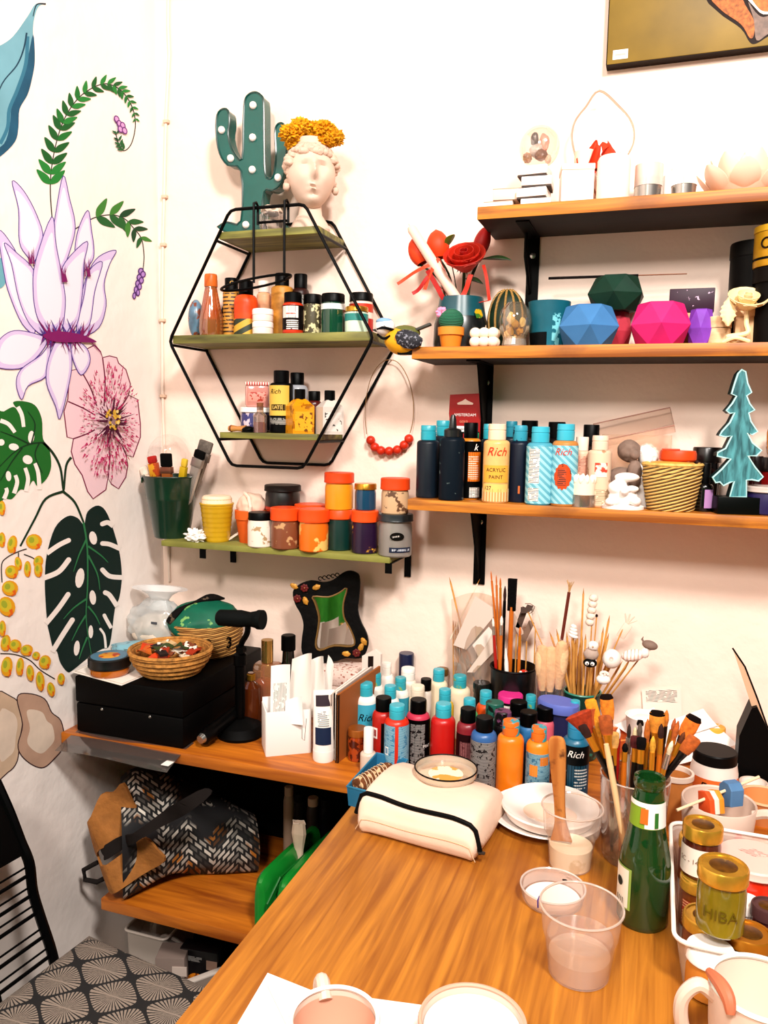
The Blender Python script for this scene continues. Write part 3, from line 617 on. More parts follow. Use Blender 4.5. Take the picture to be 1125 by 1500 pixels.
# lower board
zL = Zb[2]; LG = 'bottles on the lower board of the hexagon shelf'
P, r, h = IT(334, 362, 622, -.11, zL); t = thing('wooden_spool', 'small tan wooden peg lying at the left end of the hexagon lower board', 'peg', P+V((0, 0, .0075))); O('shaft', X(LA([(0, -.02), (.0055, -.02), (.007, -.012), (.005, 0), (.0065, .014), (.0075, .02), (0, .02)], 16), rot=(0, PI/2, 0)), wood('b0743a', 'd9a05c'), t); O('end_ring', X(LA([(.0066, -.0165), (.0074, -.0155), (.0074, -.0135), (.0066, -.0125)], 16), rot=(0, PI/2, 0)), mat('7a3f1c', .5), t)
P, r, h = IT(354, 373, 624, -.12, zL); t = thing('loose_cap', 'small black bottle cap lying beside the wooden peg', 'cap', P); O('shell', BL(r, r*.8, h*.5, (0, 0, h*.48), .2, 2, 3), BLK, t); O('rim', LA([(r*.9, 0), (r*1.0, .001), (r*.9, .003)], 18), BLKM, t)  # a loose black bottle cap
P, r, h = IT(353, 398, 597, -.06, zL)
pj_ = jar('paint_jar', 'short purple and white jar under the pink packet on the hexagon lower board', P, r, h, mat('4a4a7e', .4, spk=('d9c9d2', .5, 40)), WHT, lidf=.2, group=LG, lab=((.1, .7, 30, 85, mat('16243c', .4)),))
Pp = P+V((0.002, 0, h)); hp = hgt(Pp, 560)
t = thing('pink_jar', 'small square pink patterned jar with red striped rim stacked on the purple jar', 'jar', Pp, face(Pp)); O('body', BX(.05, .04, hp-.006, .006, (0, 0, (hp-.006)/2)), clear('e8a498', .4, .1, .7), t); O('pattern', BX(.042, .0405, hp*.45, .003, (0, 0, hp*.42)), mat('d89a8c', .5, spk=('b0402e', .53, 120)), t); O('lid', BX(.051, .041, .007, .002, (0, 0, hp-.0035)), bands('c8302a', 'f0d8cc', 0, 60, 0, .5), t)
P, r, h = IT(371, 391, 590, -.118, zL); t = thing('cork_vial', 'tiny corked glass vial with red liquid', 'vial', P); O('glass', LA([(0, .0006), (r, .0006), (r, h*.58), (r*.5, h*.7), (r*.5, h*.85), (r*.62, h*.88)]), clear('ead8cc', .5, .05, .1), t); O('liquid', LA([(0, .001), (r*.9, .001), (r*.9, h*.36), (0, h*.36)]), mat('8a1a14', .2), t); O('cork', LA([(0, h*.76), (r*.42, h*.76), (r*.5, h), (0, h)], 14), mat('8a5a3a', .8, var=.3), t)
hb('varnish_bottle', 'tall yellow and black labelled bottle with black cap on the hexagon lower board', 395, 429, 543, -.09, mat('0f0f10', .4), BLK, z=zL, group=LG, capf=.19, capr=.66, sh=.05, style='plain', lab=((.28, .76, -80, 40, mat('dfba58', .5)), (.36, .46, -55, 20, mat('14100e', .5)), (.14, .24, -70, 60, DLINES)), txt=(('Rich', .014, .66, -32, mat('16100c', .5), .3), ('LATE', .010, .41, -20, mat('e8c878', .5))))
hb('varnish_bottle', 'clear bottle with black flip cap behind the yellow labelled bottle', 419, 451, 546, -.05, mat('a9aab0', .3), BLK, z=zL, group=LG, capf=.2, capr=.62, style='plain')
P, r, h = IT(420, 458, 570, -.105, zL)
def sqb(label, P, r, h, m, capm, lm):
    t = thing('ink_bottle', label, 'ink bottle', P, face(P)+.35, LG); hb_ = h*.62
    O('body', CG([(x*r*.86, y*r*.86, z) for z in (0, hb_) for x, y in ((-1,-1),(1,-1),(1,1),(-1,1))]+[(x*r*.36, y*r*.36, h*.78) for x, y in ((-1,-1),(1,-1),(1,1),(-1,1))], [(3,2,1,0),(0,1,5,4),(1,2,6,5),(2,3,7,6),(3,0,4,7),(4,5,9,8),(5,6,10,9),(6,7,11,10),(7,4,8,11),(8,9,10,11)]), m, t)
    O('cap', LA([(0, h*.76), (r*.42, h*.76), (r*.42, h*.985), (r*.38, h), (0, h)], 20), capm, t)
    O('paper_label', BX(r*1.4, .0006, hb_*.7, 0, (0, -r*.862, hb_*.45)), lm, t); return t
sqb('square yellow ink bottle with sloping shoulders and black cap', P, r, h, mat('dd9a1c', .3, spk=('a86a10', .55, 60)), BLK, mat('e8aa2c', .5, spk=('7a4a10', .56, 120)))
hb('ink_bottle', 'dark red bottle with black cap behind the yellow square bottle', 449, 471, 573, -.06, mat('5a1a18', .3), BLK, z=zL, group=LG, capf=.22, capr=.8, style='plain')
P, r, h = IT(464, 501, 572, -.10, zL); sqb('square clear bottle of pale paint at the right end of the hexagon lower board', P, r, h, mat('d5cbc2', .3), BLK, mat('e4dad2', .5, spk=('4a4440', .6, 90)))
# ------------------------------------------------------------------ on the green shelf
def gj(label, x0, x1, top, y, body, lid, z=ZG, **k):
    P, r, h = IT(x0, x1, top, y, z); k.setdefault('group', 'paint pots on the green shelf'); return jar('paint_pot', label, P, r, h, body, lid, **k), P, r, h
P, r, h = IT(212, 292, 697, -.078, ZG)
bk = thing('bucket', 'dark green metal bucket full of wide brushes on the green shelf', 'bucket', P, face(P)); rb = r*.62
BG = mat('0c3a28', .28, coat=.4)
O('wall', LA([(0, .002), (rb, .0), (rb+.001, .003), (rb+(r-rb)*.66, h*.62), (rb+(r-rb)*.70, h*.63), (rb+(r-rb)*.70, h*.66), (r, h*.97), (r+.002, h), (r, h+.001), (r-.002, h*.98), (rb-.001, .003), (0, .003)], 40), BG, bk)
O('rolled_rim', TB([((r+.001)*math.cos(i*PI/20), (r+.001)*math.sin(i*PI/20), h) for i in range(40)], .0018, 6, True), BG, bk)
for s in (-1, 1): O('ear', BX(.004, .016, .014, .001, (s*(r+.001), 0, h-.008)), BG, bk)
Pb = P; rimz = ZG+h
BB = 'wide brushes in the green bucket'
def wide(label, tip, dy, bw, bl, hm, fm, brm, flen=.022, th=.012):
    T = W(*tip, P.y+dy); base = P+V(((T.x-P.x)*.25, dy*.3, .01))
    t = thing('wide_brush', label, 'paint brush', base, 0, BB); L = aim(t, base, T); 
    # flat sides face the room
    z = (T-base).normalized(); y = V((0, 1, 0)); x = y.cross(z).normalized(); y = z.cross(x); t.rotation_euler = M((x, y, z)).transposed().to_euler()
    O('handle', CG([(-.005,-.004,0),(.005,-.004,0),(.005,.004,0),(-.005,.004,0)]+[(sx*bw*.4, sy*th*.4, L-bl-flen) for sx, sy in ((-1,-1),(1,-1),(1,1),(-1,1))], [(3,2,1,0),(0,1,5,4),(1,2,6,5),(2,3,7,6),(3,0,4,7),(4,5,6,7)]), hm, t)
    O('ferrule', BX(bw, th, flen, .001, (0, 0, L-bl-flen/2)), fm, t)
    O('bristles', X(BX(bw*.98, th*.8, bl, .003, (0, 0, L-bl/2)), s=(1, 1, 1)), brm, t)
wide('pale wooden wide brush at the left of the bucket', (209, 684), -.012, .016, .02, wood('c99a66', 'ecd0aa'), mat('e8d5c4', .5), mat('f0e0d0', .8, var=.2, sc=90), .03)
wide('wide brush with red and amber stained handle in the bucket', (222, 668), -.01, .022, .016, wood('a8561a', 'd98a2a'), mat('b8501c', .5, spk=('d9a02a', .5, 40)), mat('b0241a', .8, var=.3, sc=90), .03)
wide('wide brush with black bristles at the middle of the bucket', (243, 664), -.012, .028, .03, wood('8a4a1c', 'b06a2a'), mat('9a6a54', .35, .7), mat('0a0808', .9), .014)
wide('yellow handled wide brush in the bucket', (271, 672), -.014, .014, .018, mat('c9a21a', .4), mat('c8a820', .4), mat('d8b840', .8, var=.2), .03)
wide('round black brush with silver ferrule at the right of the bucket', (294, 660), -.012, .026, .018, SILV, mat('a49c94', .3, .8), mat('0a0909', .9), .02)
wide('large grey brush leaning behind the bucket rim', (303, 646), .02, .034, .026, wood('6a5a4a', '8a7a6a'), mat('7a6f66', .5, var=.3), mat('6e665e', .9, var=.4, sc=120), .02)
q = W(244, 670, -.03)
t = thing('glass_globe', 'clear round glass globe behind the brushes of the green bucket', 'globe', (max(q.x, XL+.048), -.046, ZG)); rr = .045
O('globe', LA([(.0, hgt(V((q.x, -.046, ZG)), 636)-2*rr+.0)]+[(rr*math.sin(i*PI/16), hgt(V((q.x, -.046, ZG)), 636)-rr-rr*math.cos(i*PI/16)) for i in range(1, 16)]+[(0, hgt(V((q.x, -.046, ZG)), 636))]), clear('ffffff', .08, .03, .0), t)
O('stem', LA([(0, 0), (.012, 0), (.012, .003), (.006, .006), (.006, hgt(V((q.x, -.046, ZG)), 636)-2*rr+.002), (0, hgt(V((q.x, -.046, ZG)), 636)-2*rr+.002)], 16), clear('f4e6dc', .25, .03, .3), t)
P, r, h = IT(294, 342, 737, -.09, ZG)
t = thing('flower_pot', 'small mustard yellow ribbed pot on the green shelf', 'pot', P); k = [(0, .001), (r*.74, 0)]
for i in range(8): k += [(r*(.76+.24*i/8), h*(i+.1)/8), (r*(.79+.24*i/8), h*(i+.5)/8), (r*(.77+.24*i/8), h*(i+.9)/8)]
O('wall', LA(k+[(r, h), (r*.92, h), (r*.9, h*.85), (0, h*.8)]), mat('c9a21e', .35, var=.08), t)
O('rim', LA([(r*.95, h*.97), (r*1.03, h*.975), (r*1.03, h*1.01), (r*.93, h*1.01)], 32), mat('d2ac2a', .35), t)
Ps = P+V((0, 0, h*.82)); t = thing('sponge', 'round cream sponge sitting in the yellow ribbed pot', 'sponge', Ps); hs = hgt(Ps, 726); O('foam', LA([(0, 0), (r*.86, 0), (r*.94, hs*.3), (r*.9, hs*.85), (r*.8, hs), (0, hs*1.02)]), mat('f3dcc0', .85, var=.06, sc=40, bump=.3, bsc=120), t); O('cut_edge', LA([(r*.905, hs*.74), (r*.915, hs*.78), (r*.905, hs*.82)], 32), mat('e8c8a0', .85), t)
P, r, h = IT(345, 392, 747, -.07, ZG)
t = thing('flower_pot', 'orange terracotta pot behind the white speckled jar', 'pot', P); O('wall', LA([(0, 0), (r*.74, 0), (r*.95, h*.7), (r*.95, h), (r*.85, h), (0, h*.75)]), mat('d9661e', .7, var=.1), t); O('rim', LA([(r*.93, h*.72), (r*1.02, h*.73), (r*1.03, h*1.0), (r*.88, h*1.01), (r*.86, h*.8)], 30), mat('dd6c24', .7, var=.1), t)
Ps = P+V((0, 0, h*.76)); t = thing('cloth_bundle', 'tied bundle of pale pink cloth stuffed in the terracotta pot', 'cloth', Ps); hs = hgt(Ps, 722); O('bundle', BL(r*.9, r*.9, hs*.5, (0, 0, hs*.5), .16, 2.2, 4, 3), mat('e8c8b4', .85, var=.12, sc=20), t); O('tie', TB([(r*.3, -r*.85, hs*.15), (r*.42, -r*.9, hs*.5), (r*.2, -r*.7, hs*.85), (-r*.3, -r*.3, hs*1.0)], .004, 8), mat('f0d8c6', .85), t)
P, r, h = IT(271, 300, 776, -.122, ZG); t = thing('crumpled_tissue', 'crumpled white tissue at the foot of the green bucket', 'tissue', P); O('paper', BL(r, r*.6, h*.5, (0, 0, h*.5), .7, 3, 4, 8), WHT, t, flat=True); O('loose_corner', CG([(-r*.2, -r*.4, h*.6), (r*.5, -r*.3, h*.4), (r*.2, -r*.2, h*1.25)], [(0, 1, 2)]), WHT, t)
P, r, h = IT(334, 352, 774, -.08, ZG); tag(O('paper_scrap', X(BX(r*2, .012, .0012, 0), (0, 0, .012), (.3, -.6, .3)), mat('efe2d4', .7), None, P), 'small white paper scrap between the yellow pot and the white speckled jar', 'paper')
ORL = mat('ea5a1e', .4, var=.08)
gj('paint pot of white paint with splashes and a black lid', 363, 400, 750, -.115, mat('efe2d4', .45, spk=('b89a74', .6, 50)), BLK, lidf=.22, lidr=.95)
_, Pk, rk, hk = gj('orange lidded pot hidden under the black-lidded tub', 392, 436, 745, -.055, mat('c8501c', .4), ORL, lidf=.3)
Pt = Pk+V((0, 0, hk)); rt = 50*mpp(Pk)/2; jar('paint_pot', 'wide black tub with dark lid stacked behind the brown pot', Pt, rt, hgt(Pt, 710), mat('14100f', .35), mat('2a2320', .4), lidf=.25, lidr=1.06, group='paint pots on the green shelf', lab=((.0, .12, -180, 180, mat('c23a1c', .4), 'red_band'),))
gj('brown stained pot with orange lid in the front row of the green shelf', 397, 439, 743, -.115, mat('8a5236', .35, spk=('c8a074', .6, 40)), ORL, lidf=.3, lidr=1.05)
gj('orange lidded pot behind the two front orange pots', 432, 476, 738, -.055, mat('e07a1e', .4), ORL, lidf=.24, lidr=1.05)
gj('orange paint pot with orange lid and dripped sides', 438, 481, 745, -.118, mat('ef7a1a', .35, spk=('f2c878', .55, 30)), ORL, lidf=.3, lidr=1.06)
_, P1_, r1, h1 = gj('dark green paint pot with orange lid supporting the yellow pot', 478, 515, 746, -.085, mat('0c3a34', .35), ORL, lidf=.22)
P2_ = P1_+V((-.001, 0, h1)); jar('paint_pot', 'yellow paint pot with orange lid stacked on the dark green one', P2_, 41*mpp(P1_)/2, hgt(P2_, 692), mat('e59a1e', .35, var=.08), mat('e2501c', .4), lidf=.27, lidr=1.06, group='paint pots on the green shelf')
_, P1_, r1, h1 = gj('purple paint pot with orange lid supporting the small blue jar', 515, 553, 747, -.10, mat('2e1238', .3, spk=('e2a83a', .62, 30)), ORL, lidf=.26, lidr=1.05)
P2_ = P1_+V((-.002, .006, h1)); jar('paint_pot', 'small blue glass jar with gold lid stacked on the purple pot', P2_, 31*mpp(P1_)/2, hgt(P2_, 708), mat('1d4a66', .2, coat=.4), GOLD, lidf=.22, group='paint pots on the green shelf')
P, r, h = IT(554, 603, 752, -.105, ZG)
tn = jar('paint_tin', 'grey tin with dark lid and oval label at the right end of the green shelf', P, r, h, mat('9c9690', .35, .3, var=.08), mat('2c3438', .35), lidf=.17, lidr=1.05, group='paint pots on the green shelf', lab=((.12, .24, -20, 60, mat('1b2a44', .4)),))
O('oval_label', X(PR([(x, z) for x, z in [(.014*math.cos(i*PI/12), .008*math.sin(i*PI/12)) for i in range(24)]], .0016), (0, -r-.0004, 0)), mat('14120f', .4), tn, (0, 0, h*.5), (0, 0, .1)); O('emblem_script', X(BX(.016, .0006, .003, 0), (0, 0, 0), (0, -.15, 0)), bands('14120f', 'd8d0c8', 0, 90, 90, .5), tn, (.0012, -r-.0014, h*.5), (0, 0, .1)); O('print', BAND(r+.0014, h*.155, h*.205, -12, 52), bands('1b2a44', 'd8dce4', 0, 100, 120, .4), tn)
P2_ = P+V((-.002, 0, h)); jar('paint_pot', 'tan smeared pot with orange lid stacked on the grey tin', P2_, 40*mpp(P)/2, hgt(P2_, 700), mat('cfae8a', .35, spk=('6a4a34', .58, 50)), mat('e2501c', .4), lidf=.32, lidr=1.07, group='paint pots on the green shelf')
# ------------------------------------------------------------------ top right shelf
PALE = mat('f3e3d6', .5)
def S1(x0, x1, top, y=-.09): return IT(x0, x1, top, y, ZS1)
# two flat blocks and a stack of four
P, r, h = S1(713, 762, 281)
for i, (dx, m, l) in enumerate(((-.006, 'f3e2d4', 'lower'), (.008, 'e8d2c0', 'upper'))):
    t = thing('wooden_block', l+' of two flat pale blocks lying at the left end of the top shelf', 'block', P+V((dx, 0, i*h*.5)), .1*i, 'flat pale blocks'); O('slab', BX(r*1.7, .05, h*.46, .001, (0, 0, h*.24)), mat(m, .6), t); O('edge_line', BX(r*1.72, .0505, .0015, 0, (0, 0, h*.46)), mat('b89c88', .6), t)
P, r, h = S1(759, 808, 247, -.10)
for i in range(4):
    t = thing('wooden_block', ('lowest', 'second lowest', 'second highest', 'topmost')[i]+' of four stacked white blocks on the top shelf', 'block', P+V((.003*(-1)**i, 0, i*h/4)), .05*(-1)**i, 'stacked white blocks')
    O('slab', BX(r*1.75, .05, h/4-.0035, .0015, (0, 0, h/8+.0012)), mat('f7efe8', .6), t); O('base_line', BX(r*1.7, .048, .0022, 0, (0, 0, .0011)), mat('4a3a32', .6), t)
q = P+V((0, 0, h)); k = mpp(q)
t = thing('glass_egg', 'clear egg shaped glass ornament holding shells, on the stacked white blocks', 'ornament', q)
he = hgt(q, 183); O('glass', BL(.036, .026, he/2, (0.004, 0, he/2-.001), 0, 3, 4), clear('fbf2ec', .3, .03, .05), t)
for c, r3, m in (((-.016, -.006, .018), (.008, .008, .009), 'a8825a'), ((0, -.004, .03), (.013, .01, .012), 'c9c0bb'), ((.008, -.008, .02), (.011, .009, .01), '8a6a5a'), ((.012, -.002, .042), (.009, .008, .016), 'e8a898'), ((-.004, -.008, .048), (.007, .006, .012), '6a625e'), ((.020, -.004, .014), (.006, .006, .008), 'd8c4b4')):
    O('shell', BL(*r3, c, .25, 3, 3, int(c[2]*999)), mat(m, .35, var=.3, sc=70), t)
pc_ = W(880, 297, -.035); pc_.z = ZS1
t = thing('glass_heart', 'large clear heart shaped glass panel leaning at the wall above the top shelf', 'ornament', pc_)
ho = [(x-pc_.x, z-pc_.z) for x, z in [(lambda w: (w.x, w.z))(W(a, b, -.035)) for a, b in sp2([(878,134),(905,155),(926,182),(927,212),(910,240),(888,262),(878,290),(862,262),(846,236),(838,205),(842,180),(858,158)], 4, True)]]
ho = [(x, max(z, 0)) for x, z in ho]
O('panel', PR(ho, .006), clear('ffffff', .02, .03, .0), t); O('bevelled_edge', TB([(x, -.003, z) for x, z in ho], .0022, 6, True), clear('f0d2c4', .3, .05, .3), t)
P, r, h = S1(846, 908, 219, -.06)
t = thing('artificial_flower', 'orange red artificial blossom behind the white pillar candle', 'flower', P)
O('stem', TB([(0, 0, 0), (0, 0, h*.6)], .003), mat('5a6a3a', .6), t)
for i in range(9):
    a = i*.7; c = (r*.62*math.cos(a), .012*math.sin(a), h*(.72+.14*math.sin(i*2.1)))
    O('petal', X(GR(lambda u, v: ((u-.5)*.034*(1-.5*v), -.006*math.sin(PI*u)*(1), .034*v+.004*math.sin(9*u)*v), 6, 5, .0006), c, (R.uniform(-.7, .3), R.uniform(-.9, .9), a)), mat('d9441c', .6, var=.15), t)
P, r, h = S1(814, 871, 246, -.085); t = thing('white_box', 'square white paper box beside the stacked white blocks on the top shelf', 'box', P, .2); O('box_body', BX(r*1.6, r*1.5, h*.86, .0015, (0, 0, h*.43)), mat('f5ebe2', .6), t); O('lid', BX(r*1.66, r*1.56, h*.14, .0015, (0, 0, h*.93)), mat('eddccd', .6), t)
P, r, h = S1(838, 868, 222, -.05); t = thing('candle', 'short cream candle half hidden behind the square white box', 'candle', P); O('wax', LA([(0, 0), (r, 0), (r, h-.002), (r*.9, h), (0, h-.002)]), mat('f2dac4', .6), t); O('wick', TB([(0, 0, h-.003), (.001, 0, h+.006)], .0008), mat('6a5a50', .8), t)
P, r, h = S1(873, 920, 231, -.10); t = thing('pillar_candle', 'wide cream pillar candle in front of the orange blossom', 'candle', P); O('wax', LA([(0, 0), (r*.98, 0), (r, .004), (r, h-.006), (r*.9, h), (r*.5, h-.002), (0, h-.004)], 36), mat('f6e4d2', .55), t); O('wick', TB([(0, 0, h-.005), (.001, 0, h+.005)], .0008), mat('6a5a50', .8), t)
P, r, h = S1(928, 968, 243, -.07); t = thing('votive_glass', 'frosted glass votive with a peach candle behind the tea light', 'candle holder', P); O('glass', LA([(0, .001), (r*.85, .001), (r, h*.2), (r, h), (r*.94, h), (r*.92, .01)]), clear('faeee6', .4, .2, .5), t); O('wax', LA([(0, .004), (r*.85, .004), (r*.88, h*.7), (0, h*.7)]), mat('f0cfae', .5), t)
for (x0, x1, tp, y, l) in ((929, 968, 275, -.125, 'wide tea light in a silver cup in front of the frosted votive'), (983, 1018, 273, -.12, 'tea light in a silver cup between the votive and the lotus bowl')):
    P, r, h = S1(x0, x1, tp, y); t = thing('tea_light', l, 'candle', P, 0, 'tea lights on the top shelf'); O('cup', LA([(0, 0), (r*.94, 0), (r, h), (r*1.04, h), (r*.97, h*.98), (r*.93, .002)]), mat('b8b2ac', .25, .85), t); O('wax', LA([(0, .002), (r*.9, .002), (r*.94, h*.75), (0, h*.75)]), mat('f4e6da', .5), t); O('wick', TB([(0, 0, h*.7), (0, 0, h*1.0)], .0007), mat('4a3a30', .8), t)
P, r, h = S1(969, 1000, 244, -.06); t = thing('candle', 'small white candle jar between the votive and the lotus bowl', 'candle', P); O('jar', LA([(0, 0), (r*.9, 0), (r*.92, h*.78), (r*.6, h*.86), (0, h*.86)]), mat('f6efe9', .4), t); O('knob', BL(r*.3, r*.3, h*.1, (0, 0, h*.9), 0, 3, 2), mat('f0d8c8', .5), t)
P, r, h = S1(1022, 1150, 222, -.085)
t = thing('lotus_bowl', 'pale peach ceramic lotus bowl at the right end of the top shelf', 'bowl', P); PCH = mat('f2d5bf', .4)
O('bowl', LA([(0, 0), (r*.4, 0), (r*.62, h*.12), (r*.8, h*.42), (r*.76, h*.42), (r*.5, h*.16), (0, h*.12)], 36), PCH, t)
for ring, (n, rad, hh_, tilt) in enumerate(((7, .66, .5, .95), (6, .42, .62, .55))):
    for i in range(n):
        a = 2*PI*i/n+ring*.4
        def pf(u, v): w_ = math.sin(PI*min(.98, .12+.86*v))**.7; return ((u-.5)*r*.62*w_, -(math.sin(PI*u))*r*.1*w_, v*h*hh_*1.35)
        O('petal', X(GR(pf, 8, 8, .0016), (rad*r*.8*math.sin(a), -rad*r*.8*math.cos(a), h*.12), (tilt*.75, 0, a)), PCH, t)
O('bud', LA([(0, 0), (r*.14, h*.1), (r*.16, h*.3), (r*.08, h*.55), (0, h*.68)], 20), PCH, t, (.0, -.004, h*.3)); O('bead', BL(.007, .007, .007, (-.02, -.012, h*.55), 0, 3, 2), mat('d98a4a', .4), t)
q = W(1125, 222, -.05); t = thing('metal_pick', 'thin dark metal pick standing behind the lotus bowl', 'pick', (q.x, -.05, ZS1)); O('rod', TB([(0, 0, 0), (-.002, 0, q.z-ZS1-.02), (.014, 0, q.z-ZS1+.02)], .0016), BLK, t); O('foot', LA([(0, 0), (.012, 0), (.012, .002), (0, .003)], 16), BLK, t)
# ------------------------------------------------------------------ middle right shelf
def S2(x0, x1, top, y=-.09): return IT(x0, x1, top, y, ZS2)
P, r, h = S2(634, 714, 437, -.075)
VS = mat('14181a', .3, spk=('1f5a66', .62, 20))
t = thing('flower_vase', 'teal and black vase with a yellow leaf, holding red roses', 'vase', P, face(P))
O('wall', LA([(0, 0), (r*.96, 0), (r, h*.1), (r*.97, h*.5), (r*.9, h*.62)], 40), VS, t); O('teal_band', LA([(r*.9, h*.62), (r*.82, h*.92), (r*.8, h), (r*.74, h), (r*.74, h*.9), (0, h*.85)], 40), mat('16545e', .3, var=.2), t)
O('painted_leaf', X(GR(lambda u, v: ((u-.5)*.02, 0, (v-.5)*.02*(1-abs(2*u-1)*.7)), 6, 6), (0, 0, 0), (0, .5, 0)), mat('d0a81e', .5, spk=('4a7a2a', .5, 70)), t, (r*.62, -r*.745, h*.66), (0, 0, .68))
Pv, rv, hv = P, r, h
def Lc(x, y, yy, P): q = W(x, y, yy); return V((q.x, q.y, q.z))-V(P)
def flower(label, name, pts_head, stem_top, parts):
    pass
RED = [mat('c8321a', .55, var=.15), mat('d84a1c', .55, var=.12), mat('b01c16', .55, var=.15)]
STM = mat('2a3a1c', .6)
base = Pv+V((0, 0, hv*.86)); 
def tulip(label, x, y, w, hgt_, tilt, m, yy):
    c = Lc(x, y, yy, base); t = thing('red_tulip', label, 'flower', base+V((c.x*.3, c.y*.3, 0)), 0, 'red blooms in the teal vase'); c = c-V((c.x*.3, c.y*.3, 0))
    k = mpp(base); O('stem', TB(spl([(0, 0, -hv*.4), (c.x*.2, c.y*.2, c.z*.4), (c.x, c.y, c.z-hgt_*k*.4)], 5), .0022), STM, t)
    for i in range(5):
        a = i*2*PI/5
        def pf(u, v): 
            ww = math.sin(PI*min(1, .15+.85*v))**.6; q = (u-.5)*1.4; rr = w*k*.5*ww
            return (rr*math.sin(q+a), -rr*math.cos(q+a), (v-.5)*hgt_*k)
        O('petal', X(GR(pf, 6, 8, .0006), c, (0, tilt, 0)), m, t)
tulip('orange red tulip at the far left of the teal vase', 611, 368, 27, 40, -.45, RED[1], -.085)
tulip('orange tulip bud between the candle stick and the rose', 641, 357, 34, 42, -.15, RED[1], -.07)
tulip('dark red tulip bud at the right of the rose', 707, 352, 24, 42, .3, RED[2], -.06)
c = Lc(681, 380, -.10, base); k = mpp(base); t = thing('red_rose', 'big red rose in the middle of the teal vase', 'flower', base, 0, 'red blooms in the teal vase')
O('stem', TB(spl([(0, 0, -hv*.4), (c.x*.3, 0, c.z*.5), tuple(c)], 5), .003), STM, t)
for ring, (n, rad, ph, op) in enumerate(((3, .009, .036, -.1), (5, .017, .038, .12), (6, .025, .036, .42), (6, .031, .032, .75))):
    for i in range(n):
        a = 2*PI*i/n+ring*.5
        def pf(u, v): q = (u-.5)*PI*1.25/ (1+.15*ring); rr = rad*(.45+.55*math.sin(PI*.5*v))+op*.012*v*v; return (rr*math.sin(q+a), -rr*math.cos(q+a), ph*(v-.5)*(1-.25*abs(2*u-1)**2)-ring*.002)
        O('petal', X(GR(pf, 8, 6, .0007), c+V((0, 0, .002)), (.75, 0, 0)), RED[0] if ring else RED[2], t)
for i in range(3): O('sepal', X(GR(lambda u, v: ((u-.5)*.012*(1-v), 0, -v*.03), 3, 4), c, (.3, R.uniform(-1, 1), 0)), STM, t)
LF = mat('2a4420', .45, var=.3, sc=30)
def leafthing(label, a, b, w, m, yy=-.07):
    A = Lc(a[0], a[1], yy, base); B = Lc(b[0], b[1], yy-.02, base); t = thing('rose_leaf', label, 'leaf', base); d = B-A; n = V((0, -.4, 1)).cross(d).normalized()*w
    up = V((0, -.35, .9)).normalized()
    def pf(u, v): return A+d*v+n*(u-.5)*2*math.sin(PI*v**.85)+up*.006*math.sin(PI*v)*(abs(u-.5)*2)
    O('blade', GR(pf, 6, 10, .0005), m, t); O('stalk', TB(spl([(0, 0, -hv*.3), tuple(A*.5), tuple(A)], 4), .0012, 6), STM, t)
leafthing('pointed dark green leaf right of the red rose', (703, 380), (750, 381), .012, LF)
leafthing('small bright green leaf above the orange tulip', (655, 362), (664, 343), .012, mat('7a8a2a', .5, var=.2))
leafthing('narrow green leaf hanging under the rose', (680, 408), (708, 416), .007, LF)
def ribbon(label, pts, w, m, yy=-.11):
    p = [Lc(x, y, yy+i*.002, base) for i, (x, y) in enumerate(pts)]; t = thing('ribbon', label, 'ribbon', base, 0, 'ribbons round the red bouquet'); s = spl(p, 5); n = len(s)
    def pf(u, v):
        i = min(int(v*(n-1)), n-1); a = s[max(i-1, 0)]; b = s[min(i+1, n-1)]; d = (b-a).normalized(); sd = d.cross(V((0, 1, 0))).normalized(); return s[i]+sd*(u-.5)*w+V((0, .002*math.sin(6*v), 0))
    O('strip', GR(pf, 2, n-1, .0004), m, t); O('tail', TB([(0, 0, -.02), tuple(p[-1]*.5), tuple(p[-1])], .0008, 6), m, t)
for i, (l, p, w, m) in enumerate((('orange ribbon end pointing far left of the bouquet', [(582, 416), (605, 400), (630, 388)], .006, RED[1]), ('red ribbon end hanging lowest left of the bouquet', [(604, 430), (615, 422), (627, 405)], .007, RED[2]), ('long red ribbon running down into the vase', [(626, 396), (640, 420), (650, 438)], .009, RED[2]), ('orange ribbon bow crossing in front of the candle stick', [(622, 424), (628, 405), (643, 378)], .007, RED[1]), ('thin red ribbon hanging at the right of the vase', [(708, 388), (713, 410), (717, 440)], .006, RED[0]), ('red ribbon strip under the big rose', [(676, 436), (684, 420), (690, 402)], .009, RED[0]))): ribbon(l, p, w, m)
a, b = W(668, 437, -.09), W(601, 332, -.115); t = thing('taper_candle', 'long pale pink taper candle leaning out of the teal vase', 'candle', a); L = aim(t, a-(b-a).normalized()*.03, b); O('wax', LA([(0, 0), (.0105, 0), (.009, L-.006), (.006, L), (0, L)], 20), mat('f2cdbc', .5), t); O('wick', TB([(0, 0, L-.001), (.001, 0, L+.006)], .0007), mat('d8c0b0', .8), t)
P, r, h = S2(641, 679, 480, -.13)
t = thing('flower_pot', 'tiny orange pot with a crocheted cactus in front of the teal vase', 'pot', P); O('wall', LA([(0, 0), (r*.72, 0), (r*.88, h*.62)], 28), mat('dd8a2e', .5), t); O('rim', LA([(r*.86, h*.62), (r, h*.62), (r*1.02, h), (r*.86, h), (0, h*.85)], 28), mat('e2933a', .5), t)
q = P+V((0, 0, h*.85)); h2 = hgt(q, 454); t = thing('crochet_cactus', 'green crocheted cactus with a pink flower in the tiny orange pot', 'cactus', q); O('ball', BL(r*.96, r*.9, h2*.55, (0, 0, h2*.5), .03, 9, 4), bands('0f3f30', '2f8a66', 2, 110, 0, .35, .8, 0, .6), t)
